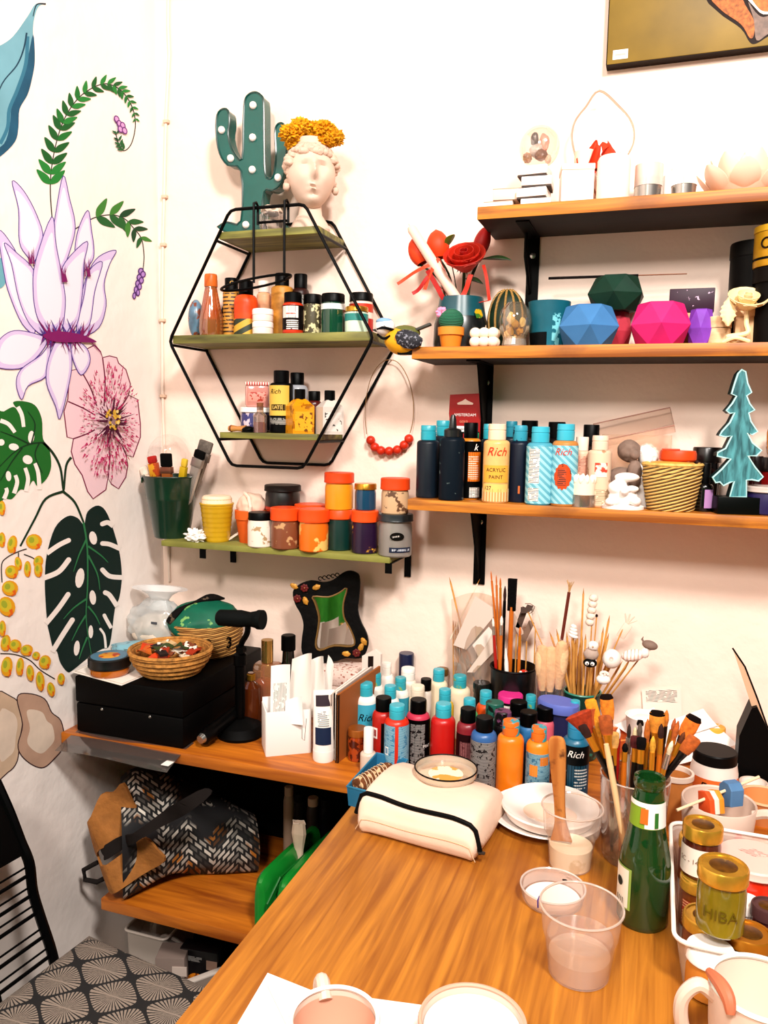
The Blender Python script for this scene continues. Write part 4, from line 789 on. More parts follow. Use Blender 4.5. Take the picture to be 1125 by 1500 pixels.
for i in range(6): O('petal', BL(.006, .005, .005, (-r*.72+.006*math.cos(i), -.006, h2*.86+.006*math.sin(i)), .3, 3, 2, i), mat('f0a0c0', .8, bump=.5), t)
P, r, h = S2(687, 731, 480, -.135); t = thing('bubble_candle', 'cream bubble cube candle in front of the teal vase', 'candle', P); bmx = []
for x in (-1, 0, 1):
    for z in (0, 1): bmx.append(BL(r*.38, r*.38, h*.29, (x*r*.6, -r*.1, h*(.28+.44*z)), 0, 3, 3)); bmx.append(BL(r*.38, r*.38, h*.29, (x*r*.6, r*.5, h*(.28+.44*z)), 0, 3, 3))
O('wax', J(*bmx), mat('f8e6d2', .45), t); O('wick', TB([(0, .01, h*.9), (0, .01, h*1.15)], .0008), mat('c8b09a', .8), t)
P, r, h = S2(712, 770, 424, -.055); t = thing('round_cactus', 'dark green round ribbed cactus ornament behind the glass dome', 'cactus', P)
O('ball', BL(r, r*.7, h*.5, (0, 0, h*.5), 0, 3, 4), mat('16301e', .5, var=.3), t)
for i in range(-2, 3):
    a = i*.5; O('stitched_rib', TB([(r*1.01*math.sin(a)*math.sin(u*PI/12), -r*.72*math.cos(a)*math.sin(u*PI/12), h*.5-h*.505*math.cos(u*PI/12)) for u in range(1, 12)], .0022, 6), bands('3a2a14', 'd8a85a', 2, 120, 0, .5, .6), t)
P, r, h = S2(729, 777, 441, -.125)
t = thing('glass_dome', 'clear glass globe with dried blossoms inside on the middle right shelf', 'ornament', P); O('globe', LA([(r*.62, .002), (r*.72, h*.22), (r*.9, h*.36), (r, h*.56), (r*.88, h*.8), (r*.5, h*.96), (0, h)], 36), clear('f4ead8', .45, .03, .06), t)
O('fluted_foot', LA([(0, 0), (r*.74, 0), (r*.76, .004), (r*.68, h*.22), (r*.6, h*.22), (r*.6, .004)], 24), clear('efe2d0', .6, .08, .25), t, flat=True)
for i in range(9): O('dried_blossom', BL(.007, .006, .009, (R.uniform(-.5, .5)*r, R.uniform(-.4, .2)*r, h*(.2+.055*i)), .5, 3, 2, i), mat(R.choice(('f0d8a0', 'e8c890', 'c89a4a')), .7, var=.2), t)
P, r, h = S2(772, 833, 443, -.085); t = thing('cup', 'teal and black dipped ceramic cup between the glass dome and the blue faceted pot', 'cup', P, face(P))
O('wall', LA([(0, 0), (r*.84, 0), (r*.9, h*.3), (r, h), (r*.93, h), (r*.84, h*.2), (0, h*.1)], 40), mat('1a6878', .4, var=.25, sc=14), t); O('dipped_base', BAND(r*.852, .0, h*.33, -75, -5, 10, r*.922), mat('101416', .4), t); O('glaze_run', BAND(r*.86, .001, h*.72, 10, 34, 8, r*.97), mat('7fc4cc', .4, spk=('1a6878', .5, 110)), t)
def faceted(name, label, P, R_, h, m, rz=0, n=6, k=.68, lip=True, mid=.48):
    t = thing(name, label, 'pot', P, face(P)+(rz-.2)*.4, 'faceted pots on the middle right shelf'); vs = []
    for rad, z, ph in ((k*R_, 0, 0), (R_, h*mid, .5), (k*R_, h, 0)):
        vs += [(rad*math.cos(2*PI*(i+ph)/n), rad*math.sin(2*PI*(i+ph)/n), z) for i in range(n)]
    fs = [list(range(n))[::-1]]
    for i in range(n):
        j = (i+1) % n; fs += [(i, j, n+i), (j, n+j, n+i), (n+i, n+j, 2*n+j), (n+i, 2*n+j, 2*n+i)]
    if lip:
        b = len(vs); vs += [(k*R_*.86*math.cos(2*PI*i/n), k*R_*.86*math.sin(2*PI*i/n), h) for i in range(n)]; vs += [(k*R_*.8*math.cos(2*PI*i/n), k*R_*.8*math.sin(2*PI*i/n), h*.5) for i in range(n)]
        for i in range(n): j = (i+1) % n; fs += [(2*n+i, 2*n+j, b+j, b+i), (b+i, b+j, b+n+j, b+n+i)]
        fs.append([b+n+i for i in range(n)])
    else: fs.append([2*n+i for i in range(n)])
    O('faceted_wall', CG(vs, fs), m, t, flat=True); O('rim', TB([(k*R_*.93*math.cos(2*PI*i/n), k*R_*.93*math.sin(2*PI*i/n), h) for i in range(n)], .0016, 6, True), m, t); return t
P, r, h = S2(812, 908, 450, -.11); faceted('faceted_pot', 'blue faceted concrete pot on the middle right shelf', P, r, h, mat('4a80b0', .6, var=.12, sc=16), .35)
P, r, h = S2(918, 1012, 446, -.11); faceted('faceted_pot', 'magenta faceted concrete pot on the middle right shelf', P, r, h, mat('d02a78', .6, var=.14, sc=16), .3)
P, r, h = S2(876, 926, 458, -.05); faceted('faceted_pot', 'crimson faceted pot hidden behind the blue and magenta ones', P, r, h, mat('b83a4c', .6, var=.12), .1); Pq = P+V((0, 0, h))
P, r, h = IT(857, 945, 407, -.06, Pq.z); faceted('faceted_pot', 'dark green faceted pot standing highest, behind the blue and magenta pots', P, r, h, mat('0c3a2a', .6, var=.2), .0); Pg = P+V((0, 0, h+.002))
a, b = W(803, 421, -.06), W(1006, 408, -.05); a.z = b.z = Pg.z+.002
t = thing('incense_stick', 'long thin dark stick lying across the green faceted pot', 'stick', a); L = aim(t, a, b); O('coated_part', LA([(0, 0), (.0026, 0), (.0024, L*.66), (0, L*.66)], 8), mat('1c1614', .8), t); O('bare_end', LA([(0, L*.66), (.0011, L*.66), (.001, L), (0, L)], 8), mat('8a5a40', .8), t)
P, r, h = S2(1003, 1046, 455, -.10); faceted('faceted_pot', 'violet faceted pot between the magenta pot and the pale rose', P, r, h, mat('8a4ab8', .6, var=.16), .2)
P, r, h = S2(978, 1039, 425, -.045); t = thing('patterned_box', 'small box with dark purple dotted lid behind the magenta pot', 'box', P); O('box_body', BX(r*1.9, .04, h*.6, .001, (0, 0, h*.3)), mat('d9a87a', .6), t); O('lid', BX(r*2, .043, h*.4, .001, (0, 0, h*.8)), mat('3a1230', .5, spk=('d8b8d0', .64, 130)), t)
P, r, h = S2(1034, 1068, 465, -.10); t = thing('round_wood_box', 'small round pale wooden box beside the violet pot', 'box', P); O('box_body', LA([(0, 0), (r, 0), (r, h*.6), (0, h*.6)]), wood('d2a878', 'efcfa8'), t); O('lid', LA([(0, h*.62), (r*1.04, h*.62), (r*1.04, h), (0, h)]), wood('d8b080', 'f2d6b0'), t)
# pale rose of carved wood with a leaf and twisted stem
P = W(1082, 497, -.13); P.z = ZS2; k = mpp(P)
t = thing('carved_rose', 'pale yellow carved wooden rose with twisted stem in front of the kraft box', 'ornament', P); RW = mat('f3deb0', .55, var=.06)
c = Lc(1095, 438, -.13, P)
for ring, (n, rad, ph, op) in enumerate(((3, .007, .02, 0), (5, .015, .024, .3), (6, .024, .024, .8))):
    for i in range(n):
        a = 2*PI*i/n+ring*.6
        def pf(u, v): q = (u-.5)*PI*1.1; rr = rad*(.4+.6*math.sin(PI*.5*v))+op*.010*v*v; return (rr*math.sin(q*.8+a), -rr*math.cos(q*.8+a), ph*(v-.5)*(1-.3*abs(2*u-1)**2)-ring*.003)
        O('petal', X(GR(pf, 8, 6, .001), c, (.6, .15, 0)), RW, t)
O('stem', TB(spl([(-.004, 0, .004), (-.018, -.004, .012), (.012, -.003, .018), (.010, 0, .035), tuple(c-V((0, 0, .012)))], 6), .004), RW, t); O('root', TB(spl([(-.024, -.004, .003), (-.006, -.008, .010), (.016, -.004, .004)], 6), .0035), RW, t)
A = Lc(1066, 478, -.14, P); B = Lc(1068, 435, -.14, P); d = B-A; n_ = V((1, 0, 0))
O('leaf', GR(lambda u, v: A+d*v+n_*(u-.5)*.024*math.sin(PI*min(1, v*.92+.05))*(1+.15*math.sin(v*40))+V((0, -.004*math.sin(PI*u), 0)), 8, 20, .0012), RW, t)
P, r, h = S2(1078, 1180, 440, -.09); t = thing('kraft_box', 'tan kraft paper box at the right end of the middle right shelf', 'box', P); O('box_body', BX(r*2, .05, h*.62, .001, (0, 0, h*.31)), mat('d9b48c', .7, var=.06), t); O('lid', BX(r*2.03, .053, h*.38, .001, (0, 0, h*.81)), mat('dfbd97', .7, var=.06), t)
P, r, h = S2(1064, 1135, 357, -.046); t = thing('canister', 'tall black canister behind the pale carved rose', 'canister', P); O('body', LA([(0, 0), (r, 0), (r, h*.86), (0, h*.86)], 40), mat('0b0908', .5), t); O('lid', LA([(0, h*.86), (r*1.03, h*.86), (r*1.03, h*.98), (r, h), (0, h)], 40), mat('0e0c0a', .4), t)
Pt = P+V((.045, -.01, h*.0)); q = W(1103, 393, -.10); Pq = V((q.x+.04, -.10, ZS2)); hq = hgt(Pq, 437); 
jar('stacked_tin', 'dark tin under the yellow tin at the right edge of the picture', Pq, .038, hgt(Pq, 393), mat('120e0c', .5), mat('1a1410', .5), lidf=.2, cat='tin')
q2 = Pq+V((0, 0, hgt(Pq, 393))); t = thing('yellow_tin', 'yellow metal tin with a ring emblem at the right edge of the picture', 'tin', q2, face(q2)); hq = hgt(q2, 333); O('body', LA([(0, 0), (.04, 0), (.041, .003), (.041, hq*.84), (.04, hq*.85), (0, hq*.85)], 40), mat('c99a1a', .35, .4), t); O('lid', LA([(0, hq*.85), (.042, hq*.85), (.042, hq), (0, hq)], 40), mat('d8ac2c', .35, .4), t); O('black_band', BAND(.0415, hq*.16, hq*.22, -120, 120, 24), BLK, t); O('ring_emblem', X(TB([(.008*math.cos(i*PI/9), 0, .008*math.sin(i*PI/9)) for i in range(18)], .0016, 6, True), (0, -.0415, 0)), mat('2a1a0c', .4), t, (0, 0, hq*.55), (0, 0, -.55))
# blue tit on the shelf corner
P = W(590, 516, -.15); P.z = ZS2; P.x = s2x-.004; k = mpp(P)
def lc(x, y, dy=0): q = W(x, y, -.15+dy); return V((q.x-P.x, dy, q.z-P.z))
P.z = ZS2+.0
t = thing('bird_figure', 'painted blue tit figurine perched at the left end of the middle right shelf', 'figurine', P)
O('body', X(BL(.0355, .024, .026, (0, 0, 0), .03, 2, 4), lc(590, 500), (0, .15, 0)), mat('e0a820', .5, spk=('b87a1a', .6, 60)), t)
O('wing', X(BL(.027, .008, .0165, (0, 0, 0), .15, 5, 3), lc(598, 497, -.021), (0, .25, 0)), mat('2c2c34', .6, spk=('8a8a94', .56, 220)), t)
O('back', X(BL(.026, .02, .012, (0, 0, 0), .05, 3, 3), lc(596, 486, .004), (0, .1, 0)), mat('6e7038', .6, var=.2), t)
O('head', BL(.019, .017, .017, tuple(lc(564, 479)), .0, 3, 4), mat('efe8e4', .5), t); O('crown', BL(.016, .0155, .007, tuple(lc(563, 471)), 0, 3, 3), mat('8ab0cc', .5), t)
O('eye_stripe', TB(spl([tuple(lc(553, 482, -.010)), tuple(lc(561, 480, -.0175)), tuple(lc(571, 482, -.0165)), tuple(lc(578, 484, -.008))], 5), .0028, 6), BLK, t); O('eye', BL(.0026, .002, .0026, tuple(lc(563, 479, -.0185)), 0, 3, 2), mat('1a0f0a', .1), t)
O('beak', X(LA([(.0035, 0), (.002, .005), (0, .010)], 10), lc(552, 484, -.006), (0, -1.45, .3)), mat('3a3230', .4), t); O('throat', TB(spl([tuple(lc(553, 490, -.009)), tuple(lc(562, 496, -.017)), tuple(lc(572, 492, -.018))], 5), .0026, 6), BLK, t)
O('tail', X(BX(.036, .012, .005, .001), lc(618, 480), (0, -.35, 0)), mat('4a4a44', .6, var=.3), t)
for s in (-1, 1): O('leg', TB([tuple(lc(586+s*5, 511)), tuple(lc(585+s*5, 516)+V((0, -.004, 0)))], .0016, 6), mat('2a221e', .6), t)
# necklace on the wall between the shelves
q = W(570, 600, -.012); t = thing('necklace', 'string of seven round red wooden beads hanging on the wall under the bird figurine', 'necklace', (q.x, -.0, q.z))
def lw(x, y): w_ = W(x, y, -.012); return (w_.x-q.x, -.012, w_.z-q.z)
lp = spl([lw(*z) for z in ((537, 636), (535, 610), (537, 580), (545, 550), (558, 532), (571, 527), (585, 533), (598, 555), (605, 585), (605, 615), (601, 634))], 5); O('wire', TB(lp, .0009, 6), mat('a8845a', .4, .5), t)
for i, z in enumerate(((543, 645), (549, 655), (558, 660), (570, 661), (582, 659), (592, 652), (599, 643))): O('bead', BL(.0098, .0098, .0098, lw(*z), .03, 3, 3), mat('c8381a', .4, var=.12), t)
O('nail', TB([(lw(571, 527)[0], 0, lw(571, 527)[2]), (lw(571, 527)[0], -.014, lw(571, 527)[2]+.001)], .0013, 6), SILV, t)
# ------------------------------------------------------------------ bottom right shelf
def S3(x0, x1, top, y): return IT(x0, x1, top, y, ZS3)
SG = 'paint bottles on the bottom right shelf'; NAVY = mat('16222e', .4, var=.15)
STRIPE = bands('6fb4c4', 'a5d6de', 0, 34, 0, .45, .45, .8)
def sb(label, x0, x1, top, y, body, cap, **k):
    P, r, h = S3(x0, x1, top, y); k.setdefault('group', SG); k.setdefault('capf', .2); k.setdefault('sh', .05); k.setdefault('capr', .68); return bottle('paint_bottle', label, P, r, h, body, cap, **k)
sb('dark slate bottle with teal cap, first from the left on the bottom shelf', 609, 642, 623, -.11, NAVY, TEAL)
sb('dark slate bottle with a clear spout in the front row of the bottom shelf', 642, 679, 607, -.135, mat('15202a', .4, spk=('6a7a78', .66, 60)), mat('1c1f20', .3), style='nozzle', capf=.26)
sb('slate bottle with teal cap behind the first two dark bottles', 632, 662, 616, -.06, NAVY, TEAL)
sb('amber bottle with black and orange wrap, right of the spout bottle', 672, 702, 619, -.10, mat('d98a2a', .35), BLK, style='plain', lab=((.02, .76, -85, 85, BLK), (.24, .62, -10, 80, mat('e07a1c', .5)), (.27, .57, -8, 52, bands('e07a1c', 'f0dcc8', 2, 75, 70, .55)), (.03, .16, 0, 70, LINES)), txt=(('k', .018, .68, 30, WHT, .3),))
P = W(680, 650, -.04); P.z = ZS3
t = thing('hang_card', 'red and black card packet with white lettering behind the paint bottles', 'packet', P, 0)
za, zb = hgt(P, 576), 0; wd = 46*mpp(P); m5 = (za)
O('card', PR([(-wd/2, 0), (wd/2, 0), (wd/2, za*.72), (wd*.52, za*.76), (wd*.5, za), (-wd*.5, za*.985), (-wd*.52, za*.8), (-wd/2, za*.76)], .002), mat('a31c1c', .4), t)
O('hang_hole', PR([(-wd*.26, za*.905), (-wd*.1, za*.925), (0, za*.945), (wd*.1, za*.925), (wd*.26, za*.905), (wd*.24, za*.89), (-wd*.24, za*.89)], .0026), mat('e8c8b8', .6), t)
O('black_panel', BX(wd*.96, .0024, za*.62, 0, (0, 0, za*.32)), BLK, t); O('white_band', BX(wd*.9, .003, za*.055, 0, (-.001, 0, za*.655)), WHT, t); O('green_patch', BX(wd*.34, .003, za*.06, 0, (wd*.3, 0, za*.59)), mat('2a8a5a', .5), t); O('red_patch', BX(wd*.16, .003, za*.1, 0, (wd*.04, 0, za*.56)), mat('b02020', .5), t)
TX('AMSTERDAM', .0078, WHT, t, (0, -.0016, za*.79), name='lettering'); TX('GOLD', .006, mat('e8a080', .5), t, (-.002, -.0016, za*.725)); TX('standard series', .0056, BLK, t, (0, -.0022, za*.655))
sb('navy bottle with teal cap behind the cream labelled bottle', 702, 722, 621, -.06, NAVY, TEAL)
sb('cream bottle with red script and gold label reading acrylic paint', 706, 744, 621, -.135, mat('e8b878', .35, var=.12, sc=50), mat('f3d8bc', .4), capf=.2, lab=((.02, .18, -80, 80, bands('d9a060', 'f0d0a0', 0, 60, 0, .5)), (.26, .48, -62, 62, mat('e8b04a', .5)), (.14, .24, -62, 62, mat('f0c878', .5))), txt=(('Rich', .022, .65, 0, mat('d8401c', .5), .35), ('ACRYLIC', .0095, .42, 0, mat('4a2a14', .5)), ('PAINT', .0095, .33, 0, mat('4a2a14', .5)), ('127', .010, .19, -35, mat('4a2a14', .5))))
sb('navy bottle with teal cap behind the dark blue one', 734, 758, 617, -.05, NAVY, mat('2a8496', .4))
sb('dark blue bottle with stained teal cap between the cream and the striped bottles', 743, 774, 623, -.11, mat('131f33', .4), mat('3f9fb4', .4, spk=('1a2c44', .58, 60)), lab=((.12, .22, -2, 8, mat('c8703a', .5)),))
sb('bottle with a wide black cap behind the striped bottles', 758, 786, 616, -.05, mat('241a18', .4), BLK, style='plain', capr=.84)
sb('light blue striped bottle with white information label and teal cap', 769, 807, 625, -.135, mat('5aa6b8', .4), mat('48b8cc', .35), lab=((.02, .75, -88, 88, STRIPE), (.28, .72, -50, 0, LINES), (.05, .22, -50, 0, LINES)))
sb('light blue striped bottle with orange splash emblem and teal cap', 806, 843, 621, -.135, mat('c98a4a', .4), mat('48b8cc', .35), lab=((.03, .74, -88, 88, STRIPE),), txt=(('Rich', .018, .66, -10, mat('d8401c', .5), .35),))
P, r, h = S3(806, 843, 621, -.135); t8 = bpy.data.objects.get('paint_bottle.%03d' % 0)
def on_cyl(pts, r, th=0):
    """flat outline (x,z) laid round a cylinder"""
    bm = bmesh.new(); bm.faces.new([bm.verts.new((x, 0, z)) for x, z in pts]); bmesh.ops.triangulate(bm, faces=bm.faces[:]); bmesh.ops.subdivide_edges(bm, edges=bm.edges[:], cuts=2)
    for v in bm.verts: x = v.co.x; v.co.x, v.co.y = r*math.sin(x/r), -r*math.cos(x/r)
    return bm
tt = [o for o in bpy.data.objects if o.get('label', '').startswith('light blue striped bottle with orange splash')][0]
O('splash_emblem', on_cyl([(.0145*(1+.16*(i % 2))*math.cos(i*PI/14)-.003, .021*(1+.14*(i % 2))*math.sin(i*PI/14)+h*.36) for i in range(28)], r+.0009), mat('c8521c', .5, spk=('3a140c', .6, 80)), tt); O('print', BAND(r+.0014, h*.26, h*.46, -28, 8), bands('c8521c', '2a0c08', 2, 95, 90, .5), tt)
for o in tt.children:
    if o.name.startswith('lettering'): pass
sb('bottle with a black cap behind the orange splash bottle', 797, 826, 618, -.05, mat('1a1414', .4), BLK, style='plain', capr=.84)
sb('pale pink bottle with white cap and ingredient text behind the cotton bud tin', 836, 862, 640, -.09, mat('e8c0a8', .4), mat('f0dccc', .4), style='plain', capr=.7, lab=((.1, .72, -70, 70, bands('e8b8a0', 'a04a38', 2, 120, 120, .6)),))
sb('dark bottle with tall black cap behind the pale lettered bottles', 849, 874, 622, -.06, mat('2a1612', .4), BLK, style='plain', capr=.9, capf=.26)
sb('cream bottle with round red emblem beside the cotton bud tin', 858, 892, 638, -.11, mat('e2c6ac', .4, spk=('b48a6a', .6, 50)), mat('f0d2bc', .4), lab=((.42, .62, -20, 40, mat('d8503a', .5, spk=('f0e0d0', .5, 60))), (.06, .24, -60, 60, bands('e8d0b4', '9a7a5a', 2, 110, 120, .6))))
P, r, h = S3(835, 871, 695, -.135)
t = thing('cotton_bud_tin', 'low silver tin of white cotton tips in front of the pale bottles', 'tin', P); O('cup', LA([(0, 0), (r, 0), (r, h*.36), (r*1.02, h*.38), (r*.94, h*.38), (r*.93, .003), (0, .003)]), mat('b4aaa0', .25, .85), t); O('collar', LA([(r*.6, h*.2), (r*.9, h*.85), (r*.94, h*.86), (r*.9, h*.2)], 20), mat('f4e2cc', .7), t)
for i in range(11): a = i*2*PI/11; O('cotton_tip', BL(.0045, .0045, .009, (r*.82*math.cos(a), r*.82*math.sin(a), h*.86), .1, 3, 2), mat('faeede', .8), t)
# clear box with tilted lid
P = W(930, 700, -.05); P.z = ZS3
t = thing('acrylic_box', 'clear plastic box with its lid tilted open behind the white figurines', 'box', P); wd = 95*mpp(P); hb_ = hgt(P, 637); CB = clear('fffaf6', .15, .05, .04)
O('box_body', J(BX(wd, .0015, hb_, 0, (0, -.03, hb_/2)), BX(wd, .0015, hb_, 0, (0, .03, hb_/2)), BX(.0015, .06, hb_, 0, (-wd/2, 0, hb_/2)), BX(.0015, .06, hb_, 0, (wd/2, 0, hb_/2)), BX(wd, .06, .0015, 0, (0, 0, .001))), CB, t)
A, B = W(880, 632, -.05), W(974, 612, -.05); ml = (A+B)/2-P; an = math.atan2(B.z-A.z, B.x-A.x)
O('lid', X(J(BX(.14, .07, .0015, 0), BX(.14, .0015, .014, 0, (0, -.035, -.007)), BX(.0015, .07, .014, 0, (.07, 0, -.007)), BX(.0015, .07, .014, 0, (-.07, 0, -.007))), ml, (.5, -an, 0)), CB, t)
O('lid_edge', X(TB([(-.07, -.035, 0), (.07, -.035, 0), (.07, .035, 0), (-.07, .035, 0)], .0012, 6, True), ml, (.5, -an, 0)), clear('d8a898', .4, .05, .6), t)
def blob(name, par, m, parts, vox=.0022):
    o = O(name, J(*[BL(*p[0], p[1], p[2] if len(p) > 2 else .12, 4, 3, i) for i, p in enumerate(parts)]), m, par)
    mo = o.modifiers.new('m', 'REMESH'); mo.mode = 'VOXEL'; mo.voxel_size = vox; mo.use_smooth_shade = True; return o
P, r, h = S3(893, 932, 640, -.075); t = thing('plaster_figure', 'small grey brown monkey figurine behind the white figurines', 'figurine', P); k = h/.085
O_b = blob('figure', t, mat('8a7468', .7, var=.25, sc=60), [((.020*k, .016*k, .024*k), (-.004*k, 0, .024*k)), ((.014*k, .013*k, .014*k), (.004*k, -.004*k, .068*k)), ((.008*k, .012*k, .010*k), (-.018*k, -.012*k, .012*k)), ((.009*k, .008*k, .018*k), (.012*k, -.012*k, .040*k)), ((.006*k, .004*k, .006*k), (.012*k, -.016*k, .064*k))]); O('base', LA([(0, 0), (.02*k, 0), (.02*k, .004), (0, .005)], 18), mat('7a665a', .8), t)
P, r, h = S3(888, 936, 690, -.135); t = thing('plaster_figure', 'white crouching plaster cherub in front of the woven basket', 'figurine', P); k = h/.055; WP = mat('efe7e2', .6)
blob('figure', t, WP, [((.022*k, .017*k, .014*k), (0, 0, .016*k)), ((.014*k, .013*k, .012*k), (-.008*k, -.004*k, .030*k)), ((.018*k, .010*k, .007*k), (.004*k, 0, .046*k), .05), ((.008*k, .010*k, .007*k), (.018*k, -.012*k, .012*k)), ((.009*k, .010*k, .007*k), (-.016*k, -.014*k, .010*k)), ((.006*k, .008*k, .005*k), (.002*k, -.018*k, .026*k)), ((.010*k, .006*k, .005*k), (.012*k, -.010*k, .030*k))]); O('base', LA([(0, 0), (.030*k, 0), (.030*k, .004*k), (.026*k, .006*k), (0, .006*k)], 24, 1, .8), WP, t)
P = W(938, 738, -.075); P.z = ZS3; h = hgt(P, 650); t = thing('plaster_figure', 'white plaster cherub bust rising behind the woven basket', 'figurine', P, .3); hc = h-.026
O('figure', J(headbm(.017, .018, .021, (.008, -.006, hc), .8), LA([(0, 0), (.022, 0), (.02, .012), (.012, hc*.45), (.02, hc*.6), (.012, hc*.8), (.008, hc), (0, hc)], 24)), WP, t)
O('hair', J(*[BL(.006, .006, .006, (.008+.017*math.sin(a)*math.cos(e), .002-.016*math.cos(a)*math.cos(e), hc+.021*math.sin(e)), .3, 3, 2, i) for i in range(40) for a, e in [(R.uniform(-PI, PI), R.uniform(.4, 1.5))]]), WP, t)
P, r, h = S3(941, 1022, 680, -.12); t = thing('woven_basket', 'round coiled straw basket on the bottom right shelf', 'basket', P)
kk = []
for i in range(9): kk += [(r*(.80+.2*min(1, i/6)), h*(i+.05)/9), (r*(.84+.2*min(1, i/6)), h*(i+.5)/9), (r*(.80+.2*min(1, (i+1)/6)), h*(i+.95)/9)]
STRAW = bands('6a4a1e', 'e0b868', 0, 70, 0, .3, .7, .7, .5)
O('coiled_wall', LA([(0, 0)]+kk+[(r*.96, h), (r*.9, h*.9), (r*.8, .01), (0, .008)], 48), bands('4a3214', 'dcb66c', 2, 55, 0, .2, .8, .3, .6), t); O('rim', TB([(r*1.0*math.cos(i*PI/20), r*1.0*math.sin(i*PI/20), h) for i in range(40)], .0035, 6, True), mat('dcb66c', .8, var=.3, sc=120), t)
O('lid', LA([(0, h*1.0), (r*.82, h*1.0), (r*.7, h*1.05), (r*.2, h*1.07), (0, h*1.07)], 32), mat('d9a04a', .7, var=.2, sc=40), t)
q = P+V((.008, .01, h*1.07)); hq = hgt(q, 660); t = thing('orange_lid', 'flat orange lid lying on the straw basket', 'box', q); rq = 52*mpp(q)/2; O('disc', LA([(0, 0), (rq*.9, 0), (rq, .003), (rq, hq*.7), (rq*.94, hq), (0, hq)], 36), mat('d8521c', .45, var=.1), t); O('ridge', BX(.03, .006, .004, .001, (-.012, 0, hq+.001)), mat('c8481a', .45), t)  # a flat orange lid lying loose on the basket
P, r, h = S3(1017, 1042, 678, -.115); bottle('nail_polish', 'small black bottle with pink label right of the straw basket', P, r, h, mat('0c0a0c', .2), BLK, capf=.42, capr=.6, style='plain', cat='nail polish', lab=((.08, .46, 5, 75, mat('b48ab8', .5)),))
a, b = W(1007, 671, -.10), W(1046, 692, -.09); t = thing('dark_pencil', 'short dark red pencil leaning on the straw basket', 'pencil', b); L = aim(t, b, a); O('shaft', LA([(0, 0), (.005, 0), (.005, L*.85), (0, L*.85)], 6), mat('3a1814', .5), t); O('tip', LA([(.005, L*.85), (.001, L), (0, L)], 6), mat('6a3a2a', .6), t)
tree = [(970,8),(992,20),(1003,80),(1026,130),(998,148),(1015,190),(1043,224),(1010,240),(1022,285),(1060,340),(1030,357),(1002,346),(1030,400),(1083,442),(1055,470),(1006,470),(1045,530),(1092,585),(1066,606),(1030,598),(998,600),(998,690),(905,690),(930,605),(905,612),(870,628),(850,608),(828,612),(810,585),(862,540),(912,485),(870,478),(835,470),(838,452),(882,430),(917,362),(880,368),(848,360),(862,338),(905,292),(932,238),(905,243),(885,228),(918,190),(942,150),(914,138),(932,80),(950,30)]
P = W(1077, 745, -.125); P.z = ZS3
tl = [(lambda w: (w.x-P.x, w.z-P.z))(W(820+x/3.689, 540+y/3.689, -.125)) for x, y in tree]
t = thing('tree_ornament', 'teal brushed wooden fir tree on a black block base', 'ornament', P)
to = O('tree', PR(tl, .022), [wood('0c4a50', '5fa6ac', (30, 30, 6), .5), mat('0a2c2e', .5)], t); t.rotation_euler = (0, 0, .22)
for p in to.data.polygons:
    if abs(p.normal.y) < .5: p.material_index = 1
O('pale_edge', TB([(x, -.011, z) for x, z in tl], .0016, 5, True), mat('b8e0de', .5), t)
O('base', BX(.075, .045, hgt(P, 727), .001, (.002, 0, hgt(P, 727)/2)), mat('0a0f0d', .4), t)
P, r, h = S3(1093, 1150, 712, -.11); jar('round_tin', 'flat purple tin with pale lid right of the teal tree', P, r, h, mat('2e2456', .4), mat('c8b8b0', .4), lidf=.2, cat='tin')
for x0, x1, tp, y, m, l in ((1012, 1050, 655, -.05, '1c1012', 'dark glass jar behind the teal tree at its left'), (1094, 1112, 668, -.06, '3a0c10', 'dark red glass jar behind the teal tree at its right'), (1108, 1145, 670, -.05, '7a1414', 'red glass jar at the right edge of the bottom shelf')):
    P, r, h = S3(x0, x1, tp, y); jar('glass_jar', l, P, r, h, mat(m, .12, coat=.5), mat('1a0c0c', .3), lidf=.25, cat='jar', group='dark glass jars behind the teal tree')
P, r, h = S3(1117, 1150, 608, -.06); t = thing('amber_ornament', 'tall amber resin drop ornament at the right edge above the dark jars', 'ornament', P); O('drop', BL(r, r*.7, h*.25, (0, 0, h*.74), .2, 3, 3), mat('b8701c', .25, var=.3), t); O('stand', LA([(0, 0), (r*.8, 0), (r*.7, .004), (.004, .01), (.004, h*.6), (0, h*.6)], 16), BLK, t)
# ------------------------------------------------------------------ desk, back shelf, lower shelf
ZT = .745; ZL2 = .405
TW = wood('9c5f16', 'c88830', (24, 1.2, 14), .5, ('94541a', 3.5))
tb_ = thing('table', 'big honey coloured wooden work table with scuffed top', 'table', (.36, -.92, 0))
x0, x1, y0, y1 = -.442, 1.2, -1.5, -.372
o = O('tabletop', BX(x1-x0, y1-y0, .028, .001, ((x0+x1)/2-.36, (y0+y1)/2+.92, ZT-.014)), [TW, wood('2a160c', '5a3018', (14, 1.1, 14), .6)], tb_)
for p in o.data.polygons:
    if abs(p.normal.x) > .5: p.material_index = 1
for x in (x0+.1, x1-.05):
    for y in (y0+.06, y1-.05): O('leg', BX(.05, .05, ZT-.028, .003, (x-.36, y+.92, (ZT-.028)/2)), wood('3a2010', '5a3418', (8, 8, 1)), tb_)
SW = wood('98500e', 'cf7f24', (1.2, 14, 14), .45)
sx0, sx1 = XL+.003, 1.0
sh = thing('back_shelf', 'long orange brown shelf board behind the table along the wall', 'shelf', (sx0, 0, ZT-.022)); O('board', BX(sx1-sx0, .358, .022, .001, ((sx1-sx0)/2, -.181, .011)), SW, sh); O('back_sheet', BX(1.4, .006, .70, .001, (.70, -.004, -.352)), mat('100b09', .8), sh, label='dark sheet added for the shade below the shelf')  # near-black sheet stands in for the wall's shade below the shelf
